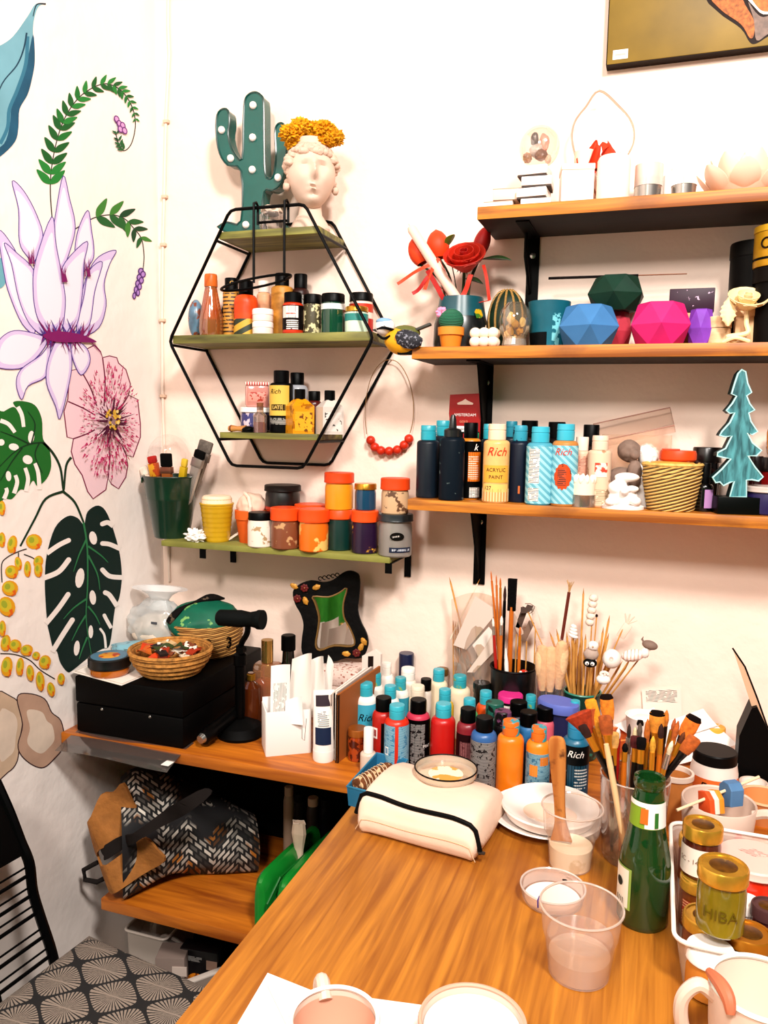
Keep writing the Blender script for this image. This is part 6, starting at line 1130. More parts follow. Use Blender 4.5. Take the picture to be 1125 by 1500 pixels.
OR_ = mat('c8701e', .35, var=.1); RD_ = mat('b0221a', .35); WH_ = mat('efe6dc', .4); FER = mat('c8c2ba', .25, .85); FERG = mat('d8962e', .28, .6); HAIR = mat('c8702a', .8, var=.25, sc=200); DARKH = mat('3a1a10', .8, var=.3, sc=200); BH = mat('0d0b0b', .3)
PG = 'brushes in the black pot at the wall'
for lab_, tip, dy, hm, fm, bm_, bl, bw, hr, kd in (('thin bare wooden stick at the left of', (719, 836), .03, OR_, OR_, OR_, .02, .003, .0022, 'round'), ('long wooden stick second from the left in', (727, 842), .02, OR_, OR_, OR_, .02, .003, .0022, 'round'), ('tall wooden stick third from the left in', (733, 846), .025, OR_, FERG, OR_, .02, .004, .0025, 'round'), ('brush with dark bristles just left of the wide one in', (740, 858), .015, BH, BLK, DARKH, .03, .006, .003, 'round'), ('small round brush with white tip in', (722, 905), -.02, RD_, FER, WH_, .016, .005, .003, 'round'), ('silver ferruled brush with white bristles in', (735, 902), -.02, OR_, FER, WH_, .018, .006, .0032, 'round'), ('short amber brush at the right of', (762, 918), -.01, OR_, FERG, HAIR, .018, .005, .0028, 'round')):
    T = W(*tip, pc0.y+dy); brush(lab_+' the black brush pot', held(T, pc0, prr, ZT+.008, ZT+prh), T, hm, fm, bm_, bl, bw, hr, kd, PG)
T = W(751, 848, pc0.y+.005); a = held(T, pc0, prr, ZT+.008, ZT+prh); t = thing('paint_brush', 'wide black bristled brush with wooden handle tallest in the black pot', 'paint brush', a, 0, PG); L = aim(t, a, T); k = L
O('handle', LA([(0, 0), (.004, .002), (.005, L*.5), (.0045, L-.055), (0, L-.055)], 12), OR_, t); O('ferrule', BX(.016, .008, .014, .001, (0, 0, L-.056)), BLK, t); O('bristles', CG([(s*.0085*(1 if z else .9), e*.005, L-.05+z*.05) for z in (0, 1) for s, e in ((-1,-1),(1,-1),(1,1),(-1,1))], [(3,2,1,0),(0,1,5,4),(1,2,6,5),(2,3,7,6),(3,0,4,7),(4,5,6,7)]), mat('0a0809', .9, bump=.5), t)
T0 = W(738, 930, pc0.y-.03); a = pc0+V((.0, -.02, .008)); t = thing('marker_pen', 'white pen leaning at the front of the black brush pot', 'pen', a, 0); L = aim(t, a, W(741, 950, pc0.y-.04)); O('barrel', LA([(0, 0), (.004, 0), (.004, L*.85), (.001, L), (0, L)], 14), WHT, t); O('clip', BX(.0015, .0015, .02, 0, (0, -.0045, L*.5)), WHT, t)
qq = W(768, 968, pc0.y-.02); t = thing('toy_ladybird', 'small red and white toy in the mouth of the black brush pot', 'toy', (qq.x, qq.y, ZT+prh-.012)); O('body', BL(.009, .008, .008, (0, 0, .006), 0, 3, 3), mat('c8301a', .3), t)
for s in (-1, 1): O('eye', BL(.003, .003, .003, (s*.005, -.007, .010), 0, 3, 2), WHT, t)
O('stem', TB([(0, 0, .002), (0, 0, -.06)], .0025), BLK, t)
# bag of cards and skewers
P = W(695, 990, -.055); P.z = ZT
t = thing('card_bag', 'clear bag of pale paper cards standing left of the black brush pot', 'bag', P)
def card(par, name, pts, y, m, th=.0006): O(name, CG([tuple(W(*p, y+i*.002)-P) for i, p in enumerate(pts)], [tuple(range(len(pts)))]), m, par)
for nm, pts, y, h_ in (('card', [(664, 945), (683, 952), (730, 895), (696, 873)], -.062, 'd8c8bc'), ('card', [(668, 985), (678, 988), (722, 935), (690, 905)], -.054, 'b8a294'), ('card', [(692, 945), (702, 965), (726, 930), (716, 918)], -.066, 'e6dad0'), ('card', [(698, 972), (706, 975), (728, 935), (722, 925)], -.07, 'd4c2b4'), ('card', [(684, 985), (695, 985), (728, 950), (724, 930)], -.073, 'dccabc')): card(t, nm, pts, y, mat(h_, .6))
O('film', GR(lambda u, v: W(661+68*u+6*v, 878+150*v-10*math.sin(3*u), -.05-.03*math.sin(PI*u)*v)-P, 10, 10), clear('f4e8de', .5, .06, .12), t)
SK = mat('cf9a52', .7, var=.15, sc=60); sk_n = 0
def stick(label, a, b, r=.0019, m=None, grp='bamboo skewers along the wall'):
    t = thing('skewer', label, 'skewer', a, 0, grp); L = aim(t, a, b); O('shaft', LA([(0, 0), (r, 0), (r, L-.012), (r*.8, L-.011), (0, L-.011)], 7), m or SK, t); O('point', LA([(r*.8, L-.0112), (r*.1, L), (0, L)], 7), mat('b8803a', .7), t)
c1 = V((W(672, 990, -.045).x, -.04, ZT))
for i, x in enumerate((664, 667, 671, 675, 679)): stick(ORD[i]+' of five short bamboo skewers from the left, standing behind the bag of cards', c1+V((.004*(i-2), .006*(i % 2), 0)), W(x, 908+3*(i % 3), -.035))
stick('long skewer crossing left to right above the bag of cards', W(709, 930, -.05)-V((0, 0, .16)), W(658, 845, -.05)); stick('pale skewer crossing right to left above the bag of cards', W(690, 868, -.047)-V((.04, 0, .10)), W(703, 848, -.047), .0014, mat('f0e2cc', .7))
# wrapped make-up brushes
mg_ = W(806, 1010, -.12); mc = V((mg_.x, -.12, ZT))
t = thing('plastic_sleeve', 'clear plastic sleeve holding three fluffy brushes by the wall', 'sleeve', mc); O('film', LA([(0, .001), (.022, .001), (.023, .02), (.025, hgt(mc, 962)), (.029, hgt(mc, 938))], 24, 1.1, .7), clear('fff8f4', .1, .06, .04), t); O('seam', TB([(-.024, 0, .002), (-.026, 0, hgt(mc, 962)), (-.031, 0, hgt(mc, 938))], .0008, 5), clear('e8dcd8', .5, .1, .5), t)
for i, (tx, ty, dx) in enumerate(((794, 944, -.012), (808, 946, 0), (824, 938, .012))):
    T = W(tx, ty, -.12); a = mc+V((dx*.8, 0, .004)); t = thing('makeup_brush', ('left', 'middle', 'right')[i]+' fluffy cream brush in the clear plastic sleeve', 'makeup brush', a, 0, 'fluffy brushes in the plastic sleeve'); L = aim(t, a, T)
    O('handle', LA([(0, 0), (.004, 0), (.005, L*.3), (.004, L*.42), (0, L*.42)], 14), mat('1a1416', .3), t); O('ferrule', LA([(.0042, L*.42), (.006, L*.58), (0, L*.58)], 16), mat('8a8488', .25, .8), t); O('bristles', LA([(0, L*.57), (.006, L*.58), (.013, L*.78), (.0135, L*.9), (.009, L*.98), (0, L)], 20), mat('e8c49a', .9, var=.12, sc=90, bump=.4), t)
# skewer pot with clay figures
sc_ = W(853, 1012, -.10); sp_ = V((sc_.x, -.10, ZT)); sph = hgt(sp_, 1012)
t = thing('skewer_pot', 'dark green pot of bamboo skewers and clay figures at the wall', 'pot', sp_); O('wall', LA([(0, 0), (.03, 0), (.032, .004), (.035, sph), (.032, sph), (.03, .006), (0, .006)], 36), mat('123c34', .3, spk=('2f8a78', .6, 40)), t); O('rim', TB([(.0335*math.cos(i*PI/18), .0335*math.sin(i*PI/18), sph) for i in range(36)], .002, 6, True), mat('2f8a78', .3), t)
tips = [(805, 925), (815, 921), (830, 925), (834, 940), (838, 930), (843, 935), (846, 928), (850, 940), (853, 930), (858, 928), (862, 944), (867, 938), (872, 945), (884, 918), (893, 901), (892, 927), (897, 953), (903, 958), (912, 968), (921, 971), (826, 945), (841, 948), (848, 952), (856, 948), (864, 955), (878, 938), (888, 940)]
tips.sort()
for i, (x, y) in enumerate(tips):
    T = W(x, y, -.10+R.uniform(-.025, .03)); stick(ORD[i]+' bamboo skewer from the left in the green skewer pot', held(T, sp_, .031, ZT+.008, ZT+sph), T, .0021, None, 'skewers in the green pot')
T = W(855, 861, -.09); stick('long slim skewer leaning right across the brown fan brush', held(T, sp_, .031, ZT+.008, ZT+sph), T, .0018)
T = W(836, 852, -.085); a = mc+V((-.006, .008, .01)); t = thing('fan_brush', 'brown fan brush with splayed pale tuft standing highest by the skewers', 'brush', a); L = aim(t, a, T); O('handle', LA([(0, 0), (.003, 0), (.0032, L-.02), (0, L-.02)], 10), mat('6a2a1a', .4, spk=('e0b89a', .66, 40)), t)
O('tuft', J(*[TB([(0, 0, L-.022), (math.sin(e)*.006, 0, L-.010), (math.sin(e)*.016, .002*(i % 3), L+.002*math.cos(i))], [.0012, .001, .0006], 5) for i, e in enumerate((-.7, -.45, -.2, 0, .2, .45, .7))]), mat('c8a070', .8), t)
T = W(874, 902, -.125); a = held(T, sp_, .031, ZT+.008, ZT+sph); t = thing('match', 'long match with dark head standing above the black faced sheep', 'match', a); L = aim(t, a, T); O('shaft', LA([(0, 0), (.0013, 0), (.0013, L), (0, L)], 6), SK, t); O('head', BL(.0024, .0024, .003, (0, 0, L)), mat('2a120c', .7), t)
WC = mat('f0e6de', .6, var=.05)
def figure(name, label, x, y, dy=-.14): q = W(x, y, dy); a = held(q, sp_, .031, ZT+.008, ZT+sph); t = thing(name, label, 'clay figure', q, 0, 'clay figures on skewers'); O('skewer', TB([tuple(a-q), (0, 0, 0)], .0014, 6), SK, t); return t
t = figure('sheep_figure', 'clay sheep with black face and round eyes on a skewer', 866, 958); O('body', BL(.0135, .010, .012, (0, 0, 0), .15, 4, 3), mat('b8a498', .7), t); O('wool_curl', BL(.0095, .008, .009, (.003, -.003, .0165), .12, 5, 3), WC, t); O('face', BL(.0125, .008, .0085, (-.001, -.004, -.0155), 0, 3, 3), BLK, t)
for s in (-1, 1): O('eye', BL(.0038, .002, .0038, (s*.0048-.001, -.0118, -.0150), 0, 3, 2), WHT, t); O('pupil', BL(.0014, .001, .0014, (s*.0042-.001, -.0138, -.0150), 0, 3, 2), BLK, t)
O('curl_dot', BL(.002, .0015, .002, (.003, -.011, .0165), 0, 3, 2), mat('c8a890', .6), t)
t = figure('shell_figure', 'white ridged clay shell on a skewer beside the fluffy brushes', 840, 925, -.13)
for i in range(4): O('ridge', X(BL(.0095-.0012*i, .008-.001*i, .0042), (0, 0, -.008+.0058*i), (0, .35, 0)), WC, t)
t = figure('clay_ball', 'big smooth white clay ball on a skewer right of the sheep', 896, 965, -.13); O('ball', BL(.0165, .015, .018, (0, 0, 0), .04, 2, 3), WC, t); O('dimple', LA([(.004, 0), (.002, -.001), (0, -.0012)], 10), mat('d8c8bc', .6), t, (0, -.0155, .004), (PI/2, 0, 0))
t = figure('snail_figure', 'small white coiled clay snail below the big clay ball', 884, 992, -.15); O('body', BL(.0125, .010, .009, (0, 0, -.004), .1, 4, 3), WC, t); O('coil', TB([((.008-.0006*i)*math.cos(i*.6), -.002-.0002*i, .006+(.008-.0006*i)*math.sin(i*.6)*.7) for i in range(13)], .0028, 7), mat('eadcd2', .6), t)
t = figure('ridged_figure', 'white ridged clay body with pink stripes at the far right of the skewers', 927, 960, -.12); O('body', X(BL(.021, .012, .011, (0, 0, 0), .12, 5, 3), (0, 0, 0), (0, -.25, 0)), bands('f4ece6', 'e8b8a8', 0, 50, 0, .7), t); O('head', BL(.008, .007, .009, (.02, -.002, .007), .15, 4, 3), WC, t)
t = figure('ram_figure', 'small grey brown clay animal on the tip of the rightmost skewer', 952, 945, -.11); O('body', X(BL(.014, .008, .0085), (0, 0, 0), (0, .2, 0)), mat('8a7468', .7, var=.2), t); O('horn', TB([(-.010, -.002, .004), (-.014, -.002, .010), (-.012, -.002, .015)], [.0026, .002, .0006], 6), mat('8a7468', .7), t); O('leg', TB([(.004, 0, -.004), (-.010, -.002, -.016)], .003, 6), mat('e0d0c4', .7), t)
t = figure('clay_tower', 'tall pale clay tower of stacked knobs behind the sheep', 868, 895, -.075)
for i in range(5): O('knob', BL(.0085, .0075, .0075, (.0012*i-.004, 0, -.022+.0118*i), .14, 4, 3, i), mat('ecdccc', .6), t)
t = figure('clay_hand', 'thin pale clay hand shape on a skewer above the big clay ball', 915, 915, -.06); O('palm', X(BX(.016, .006, .03, .002), (0, 0, -.012), (0, .5, 0)), mat('ead6c6', .7), t)
for i, a in enumerate((-.2, .25, .7, 1.15)): O('finger', TB([(.004, 0, .002), (.004+.02*math.sin(a), 0, .002+.02*math.cos(a))], [.0022, .0012], 6), mat('e6d0be', .7), t)
t = figure('clay_cutout', 'dark grey clay cut-out with pale edge left of the fan brush', 772, 893, -.06); O('cutout', PR([(-.012, -.008), (.004, -.006), (.008, 0), (.012, .008), (0, .010), (-.004, .002), (-.012, .004)], .004), mat('5a4840', .7), t); O('outline', TB([(-.004, -.002, .012), (.006, -.002, .013), (.015, -.002, .008), (.012, -.002, -.002), (.004, -.002, -.008)], .0009, 5), mat('8a7464', .7), t)
for i, (x, y, h_) in enumerate(((757, 915, 'cdb6a6'), (772, 925, '8a7060'), (764, 905, '5a463c'), (785, 905, 'e2d2c4'))):
    q = W(x, y, -.05); t = thing('clay_strip', ('pale folded', 'grey brown', 'dark', 'thin cream')[i]+' clay strip behind the black brush pot', 'clay piece', q, 0, 'clay strips behind the black pot'); O('strip', X(BX(.012, .004, .045, .001), (0, 0, 0), (0, (-.5, .4, .3, -.3)[i], 0)), mat(h_, .7, var=.15), t); O('stalk', TB([(0, 0, -.02), (0, .004, ZT-q.z)], .0014, 6), SK, t)
# ------------------------------------------------------------------ things on the table
# blue tray
zr = ZT+.034; FL, BLc, BR = G(508, 1152, zr), G(552, 1103, zr), G(597, 1113, zr); FR = FL+(BR-BLc); c4 = [FL, FR, BR, BLc]; cen = sum(c4, V())/4; cen.z = ZT
t = thing('blue_tray', 'small blue open box tucked under the left end of the white pouch', 'tray', cen); vs = []
for z, k in ((0, .94), (.034, 1), (.034, .94), (.003, .88)): vs += [((p.x-cen.x)*k, (p.y-cen.y)*k, z) for p in c4]
fs = [(3, 2, 1, 0)]
for l in range(3):
    for i in range(4): j = (i+1) % 4; fs.append((l*4+i, l*4+j, l*4+4+j, l*4+4+i))
O('tray_wall', CG(vs, fs+[(12, 13, 14, 15)]), mat('2f7596', .5, var=.1), t, flat=True); O('rim', TB([vs[4+i] for i in range(4)], .0016, 6, True), mat('3f86a4', .5), t)
A, B = G(523, 1152, ZT+.03), G(572, 1124, ZT+.036); t = thing('herb_bundle', 'tied bundle of dried brown herbs lying in the blue tray', 'herbs', A); L = aim(t, A, B)
O('herbs', LA([(0, 0)]+[(.0125*(1+.2*math.sin(i*2.3))*(1 if i < 9 else .8), L*i/10) for i in range(11)]+[(0, L)], 20), mat('7a4a28', .9, spk=('d8b890', .55, 90), bump=1, bsc=160), t); O('string', J(*[TB([(.0142*math.cos(u*PI/6), .0142*math.sin(u*PI/6), L*(.15+.09*i)+.003*math.cos(u*PI/6)) for u in range(12)], .0008, 5, True) for i in range(8)]), mat('d8c0a0', .8), t)
# pouch
FLp, FRp = G(530, 1222, ZT), G(690, 1262, ZT); wv = FRp-FLp; Wp = wv.length; wu = wv.normalized(); du = V((-wu.y, wu.x, 0)); cen = FLp+wv/2+du*.09; cen.z = ZT
loop = [(0, .0015), (-.006, .016), (-.006, .034), (.002, .049), (.008, .0535), (.03, .058), (.07, .060), (.11, .057), (.15, .046), (.172, .028), (.176, .012), (.168, .0015)]
def pf(u, v):
    i = v*(len(loop)); k = int(i) % len(loop); f_ = i-int(i); a = loop[k]; b = loop[(k+1) % len(loop)]; d_, z_ = a[0]+(b[0]-a[0])*f_, a[1]+(b[1]-a[1])*f_
    e = abs(2*u-1); pin = (1-.30*max(0, e-.55)**1.3)*(1-.75*max(0, (e-.86)/.14)**2.2); sag = .004*math.sin(7*u+2)*(z_/.06)
    w_ = (u-.5)*(Wp*1.05-.012*math.sin(PI*min(1, d_/.17))*0+.02*(z_/.055)*(1 if u > .5 else 1.1)); return V((0, 0, 0))+wu*w_+du*(d_-.09+.010*math.sin(u*4+1)*(.5+z_*8)*.6)+V((0, 0, max(.001, z_*pin+sag+(.010*(1-u) if z_ > .04 else 0))))
PCH_ = mat('ecd3bf', .8, var=.05, sc=12, bump=.25, bsc=40)
t = thing('zip_pouch', 'cream canvas zip pouch with black zipper lying on the table', 'pouch', cen)
g = GR(pf, 30, len(loop)*3)
ends = [[pf(u, j/(len(loop)*3)) for j in range(len(loop)*3)] for u in (0, 1)]
for e_ in ends: g.faces.new([g.verts.new(p) for p in e_])
bmesh.ops.remove_doubles(g, verts=g.verts, dist=.0002); O('canvas', g, PCH_, t, sub=1)
zp = [pf(u/24, 3.55/len(loop))+V((0, 0, .002)) for u in range(0, 25)]
O('zipper', J(TB(zp, .0036, 8)), mat('0e0d0d', .6), t); O('zip_pull', BX(.010, .006, .003, .001, tuple(zp[-1]+V((.002, -.002, .003)))), mat('5a5450', .3, .8), t)
O('seam', TB([pf(u/20, 1.6/len(loop))+V((0, 0, .0))-du*.0005 for u in range(21)], .0006, 5), mat('d8b896', .8), t)
q = G(653, 1131, ZT+.067); k = mpp(q); r = 46*k; q.z = ZT+.0605; t = thing('glass_dish', 'shallow round glass dish with dark rim and ochre residue lying on the pouch', 'dish', q)
O('glass', LA([(0, .001), (r*.9, .001), (r*.97, .004), (r, .014), (r*.97, .014), (r*.94, .005), (0, .003)], 48), clear('f6ead8', .4, .05, .35), t); O('dark_rim', TB([(r*.99*math.cos(i*PI/24), r*.99*math.sin(i*PI/24), .0145) for i in range(48)], .0013, 6, True), mat('1a1210', .4), t); O('residue', LA([(0, .0035), (r*.86, .0035), (r*.86, .0040), (0, .0045)], 40), mat('f4e4cc', .5, spk=('d8a450', .5, 26)), t)
q = G(665, 1152, ZT+.0590)
# plates
q = G(800, 1192, ZT+.012); k = mpp(q); q.z = ZT; t = thing('plate', 'lower of two stacked white plates right of the pouch', 'plate', q, 0, 'stacked white plates'); r = 82*k; O('dish', LA([(0, .001), (r*.6, .001), (r*.64, .004), (r, .016), (r*.985, .018), (r*.62, .007), (0, .006)], 56), mat('f1e8e2', .3, coat=.3), t); O('foot_ring', LA([(r*.55, 0), (r*.6, 0), (r*.58, .003), (r*.56, .003)], 40), mat('d8c8bc', .5), t)
q2 = G(806, 1178, ZT+.035); q2.z = ZT+.0085; t = thing('plate', 'upper white plate with peach stained well, under the wooden paddle', 'plate', q2, 0, 'stacked white plates'); r = 70*k; O('dish', LA([(0, 0), (r*.62, 0), (r*.9, .010), (r, .024), (r*.985, .027), (r*.93, .022), (r*.62, .012), (0, .010)], 56), mat('f2e9e2', .3, coat=.3), t); O('paint_stain', LA([(0, .0104), (r*.55, .0116), (r*.55, .0122), (0, .0112)], 30, 1, .8), mat('f0d2bc', .5, spk=('f4e6da', .55, 14)), t)
# milky cup with paddle brush
P, r, h = IG(800, 872, 1192, 1285, ZT); P = P+V((-.002, 0, 0)); CP = clear('fffaf6', .15, .08, .13)
def cup(name, label, P, h, prof, liq, lm):
    t = thing(name, label, 'cup', P); O('cup_wall', LA([(0, .001)]+[(a, b*h) for a, b in prof], 44), CP, t); O('rim', TB([(prof[-1][0]*math.cos(i*PI/22), prof[-1][0]*math.sin(i*PI/22), h) for i in range(44)], .0014, 6, True), clear('f4e4d8', .5, .08, .5), t)
    if liq: O('liquid', LA([(0, .002)]+[(a*.965, max(.002, b*h)) for a, b in prof if b < liq]+[(prof[0][0]*(1+liq*.22)*.965, liq*h), (0, liq*h)], 40), lm, t)
    return t
h = .088; cup('plastic_cup', 'clear plastic cup of milky water holding the wooden paddle brush', P, h, [(.029, .012), (.0335, .5), (.0345, .54), (.0385, .60), (.041, .95), (.0425, 1.0)], .36, mat('efdfc4', .25, spk=('d8c09a', .6, 20)))
pcup = P
A = W(815, 1079, P.y-.018); Bq = W(822, 1238, P.y+.004); t = thing('paddle_brush', 'flat wooden handled wide brush standing bristles down in the milky cup', 'paint brush', Bq); z = (A-Bq).normalized(); y = V((0, 1, 0)); x = y.cross(z).normalized(); y = z.cross(x); t.rotation_euler = M((x, y, z)).transposed().to_euler(); L = (A-Bq).length; k = mpp(A)
PWD = wood('b06a2c', 'd89a54', (14, 14, 2), .5, ('6a3a18', 60))
O('handle', PR(sp2([(-.0125, .006), (-.0125, .016), (-.0075, .04), (-.0075, L*.45), (-.010, L*.7), (-.0115, L*.88), (-.0095, L*.98), (0, L), (.0095, L*.985), (.0125, L*.9), (.011, L*.7), (.0085, L*.45), (.0085, .04), (.0135, .016), (.0135, .006)], 3, True), .007, .0015), PWD, t); O('ferrule', BX(.028, .010, .026, .001, (.0005, 0, -.004)), mat('c8beb4', .3, .7, var=.1), t); O('bristles', BX(.026, .009, .034, .002, (.0005, 0, -.030)), mat('e8d8c0', .8), t)
# lid dish and water cup
q = G(809, 1318, ZT); k = mpp(q); r = 47*k; t = thing('shallow_dish', 'clear round shallow plastic dish behind the water cup', 'dish', q); O('dish', LA([(0, .001), (r*.9, .001), (r*.93, .004), (r, .020), (r*.97, .020), (r*.9, .004)], 48), clear('f4e6dc', .4, .08, .25), t); O('rim', TB([(r*.99*math.cos(i*PI/24), r*.99*math.sin(i*PI/24), .020) for i in range(48)], .0013, 6, True), clear('f6e8de', .5, .08, .6), t); O('milky_film', LA([(0, .002), (r*.86, .002), (r*.86, .003), (0, .003)], 40), mat('f2e4da', .4), t); O('ink_spot', BL(.004, .002, .001, (r*.3, r*.75, .012), .3, 3, 2), mat('14101a', .5), t)
P, r, h = IG(804, 888, 1335, 1449, ZT); h = .082
w_t = cup('plastic_cup', 'clear plastic cup half full of water in front of the green bottle', P, h, [(.034, .012), (.0395, .5), (.041, .56), (.0425, .62), (.0455, .95), (.0465, 1.0)], .56, clear('f8ece2', .4, .02, .14))
O('milky_bottom', LA([(0, .0025), (.0328, .0025), (.0345, h*.3), (0, h*.3)], 40), clear('fbf2ec', .3, .1, .5), w_t); O('purple_mark', TB([(-.0475, -.010, h*.9), (-.0485, -.006, h*.98), (-.0475, .0, h*1.0)], .0009, 5), mat('4a2a7a', .5), w_t)
# green bottle
P, r, h = IG(904, 974, 1136, 1366, ZT); t = thing('green_bottle', 'small green glass bottle half full with a pale label on its neck', 'bottle', P, face(P)); r = .0312
bp = [(r*.9, .0), (r, .006), (r, h*.40), (r*.95, h*.47), (r*.78, h*.60), (r*.68, h*.70), (r*.61, h*.86), (r*.54, h*.92), (r*.60, h*.935), (r*.62, h*.96), (r*.60, h*.995), (r*.5, h), (r*.44, h*.99), (r*.42, h*.93)]
sbp = [(x, y) for x, y in bp]
O('glass', LA([(0, .004)]+sbp, 44), clear('4aa458', .15, .03, .10), t); O('drink', LA([(0, .005), (r*.93, .006), (r*.94, h*.40), (r*.9, h*.46), (0, h*.46)], 40), mat('0c5a22', .3), t)
O('neck_label', BAND(r*.69+.0006, h*.685, h*.855, -80, 80, 20, r*.615+.0012), mat('8aa832', .5), t); O('white_panel', BAND(r*.69+.0010, h*.69, h*.85, -8, 78, 14, r*.615+.0016), WHT, t); O('orange_panel', BAND(r*.69+.0015, h*.72, h*.82, -22, 2, 8, r*.625+.0022), mat('d8762a', .5), t); O('white_top', BAND(r*.63+.0016, h*.825, h*.856, -78, 78, 20, r*.615+.0018), WHT, t); O('green_print', BAND(r*.69+.002, h*.70, h*.80, 22, 34, 5, r*.64+.0026), mat('3a7a34', .5), t)
O('body_label', BAND(r+.0006, h*.13, h*.41, -88, -28, 14), mat('9ab05a', .5), t); O('pale_panel', BAND(r+.0011, h*.14, h*.40, -90, -34, 14), mat('ece2d2', .5), t); O('round_emblem', on_cyl([(.006*math.cos(i*PI/10), .006*math.sin(i*PI/10)) for i in range(20)], r+.0018), mat('2a2a22', .5), t, (0, 0, h*.30), (0, 0, -1.05)); O('barcode', BAND(r+.0018, h*.15, h*.20, -72, -44, 10), bands('ece2d2', '1a1a18', 0, 160, 0, .4), t)
# glass of brushes
P, r, h = IG(878, 968, 1135, 1277, ZT); gr = .049; gc = P; gh = h
t = thing('drinking_glass', 'tall clear glass crammed with paint brushes behind the green bottle', 'glass', P); O('glass_wall', LA([(0, .002), (gr*.82, .001), (gr*.86, .006), (gr, gh), (gr*.965, gh), (gr*.83, .012), (0, .010)], 48), clear('f0e4da', .5, .03, .05), t); O('rim', TB([(gr*.985*math.cos(i*PI/24), gr*.985*math.sin(i*PI/24), gh) for i in range(48)], .0012, 6, True), clear('f4e8e0', .8, .03, .4), t)
GBR = [(846, 1045, -.01, 'amber', 'rusty fan', 'fan', FERG, OR_, 'a8401c', .026, .010), (852, 1062, -.02, 'black', 'dark worn', 'flat', FERG, BH, '3a1a12', .016, .007), (864, 1024, .0, 'amber', 'orange pointed', 'flat', mat('d8c8a0', .3, .6), OR_, 'e0962a', .030, .009), (872, 1052, -.015, 'black', 'gold thin', 'round', FERG, BH, 'c88a2a', .022, .006), (886, 1048, -.028, 'black', 'chestnut angled', 'flat', FERG, BH, 'a85a2a', .022, .010), (888, 1018, .025, 'black', 'orange dark-tipped', 'flat', BH, BH, 'd8842a', .028, .010), (906, 1066, .0, 'red', 'white pointed', 'round', RD_, RD_, 'e8dcd0', .012, .005), (916, 1088, -.01, 'gold', 'black round', 'round', FERG, OR_, '14100e', .010, .006), (922, 1060, .01, 'white', 'dark thin', 'round', FER, WH_, '3a2a24', .016, .004), (931, 1064, .015, 'amber', 'cream round', 'round', FERG, OR_, 'e8d0a8', .020, .006), (932, 1078, -.005, 'black', 'burgundy stubby', 'flat', FERG, BH, '5a1a1c', .014, .008), (938, 1056, .01, 'pale', 'grey tipped', 'round', FER, WH_, '6a5a50', .018, .005), (940, 1080, -.015, 'black', 'black stubby', 'flat', FERG, BH, '140e0e', .014, .007), (949, 1053, .0, 'amber', 'long copper pointed', 'round', FERG, OR_, 'b86a2a', .026, .006), (953, 1062, .02, 'black', 'dark brown round', 'round', FER, BH, '3a1f14', .018, .006), (963, 1042, .005, 'black', 'wide dark-tipped amber', 'flat', FERG, BH, 'd08a34', .024, .011), (977, 1040, .02, 'black', 'slim amber', 'round', BH, BH, 'c87a2c', .018, .006), (989, 1052, .01, 'orange', 'fine copper', 'round', FERG, OR_, 'a85a30', .014, .004), (994, 1056, -.005, 'black', 'pointed rust', 'round', FERG, BH, 'b0602a', .022, .006), (985, 1085, -.02, 'gold', 'pale cream', 'round', FER, FERG, 'e8d8b8', .016, .005), (1018, 1050, .012, 'black', 'broad orange', 'flat', BH, BH, 'd87a2a', .026, .0115), (1003, 1072, .0, 'copper', 'short brown', 'round', FERG, OR_, '6a3a1c', .014, .005), (1019, 1080, -.012, 'black', 'broad chestnut', 'flat', BH, BH, 'b8642c', .022, .010)]
GBR += [(858, 1040, .0, 'dark', 'copper fan', 'fan', FERG, BH, 'b0562a', .022, .008), (879, 1062, .01, 'black', 'amber pointed', 'round', FERG, BH, 'd08a30', .02, .007), (899, 1072, -.02, 'black', 'soft tan', 'flat', FERG, BH, 'c89a5a', .018, .008), (957, 1078, -.02, 'black', 'plain gold', 'round', FERG, BH, 'd8a03a', .018, .006), (969, 1060, -.01, 'amber', 'narrow dark', 'round', FERG, OR_, '3a1a10', .016, .006)]
for i, (x, y, dy, hn, bn, kd, fm, hm, bh, bl, bw) in enumerate(sorted(GBR, key=lambda q: q[0])):
    T = W(x, y, gc.y+dy); a = held(T, gc, gr*.92, ZT+.012, ZT+gh)
    b_ = brush(hn+' handled brush with '+bn+' bristles, '+ORD[i]+' from the left in the brush glass', a, T, hm, fm, mat(bh, .8, var=.3, sc=200), bl*1.3, bw*1.35, .0046 if kd == 'flat' else .0038, kd, 'brushes in the drinking glass')
    if bn.endswith(('tipped', 'tipped amber', 'broad orange')): O('dark_tip', X(LA([(0, .0005), (bw*.9, -.007), (bw*1.0, -.004), (bw*.72, .0012), (0, .0018)], 14, 1, .32), (0, 0, (T-a).length)), mat('1c0f0a', .8), b_)
A = G(905, 1264, ZT+.014); Bq = W(888, 1090, gc.y-.045); A = gc+V((-.004, -.036, .014)); t = thing('dowel', 'pale bare wooden dowel leaning at the front of the brush glass', 'dowel', A); L = aim(t, A, Bq); O('shaft', LA([(0, 0), (.0048, 0), (.0042, L*.8), (.0034, L), (0, L)], 14), wood('d8b07c', 'f0d4a8', (10, 10, 1)), t); O('worn_tip', LA([(.0043, L*.80), (.0036, L*.985), (.0044, L*.80)], 14), mat('e8c898', .7), t)
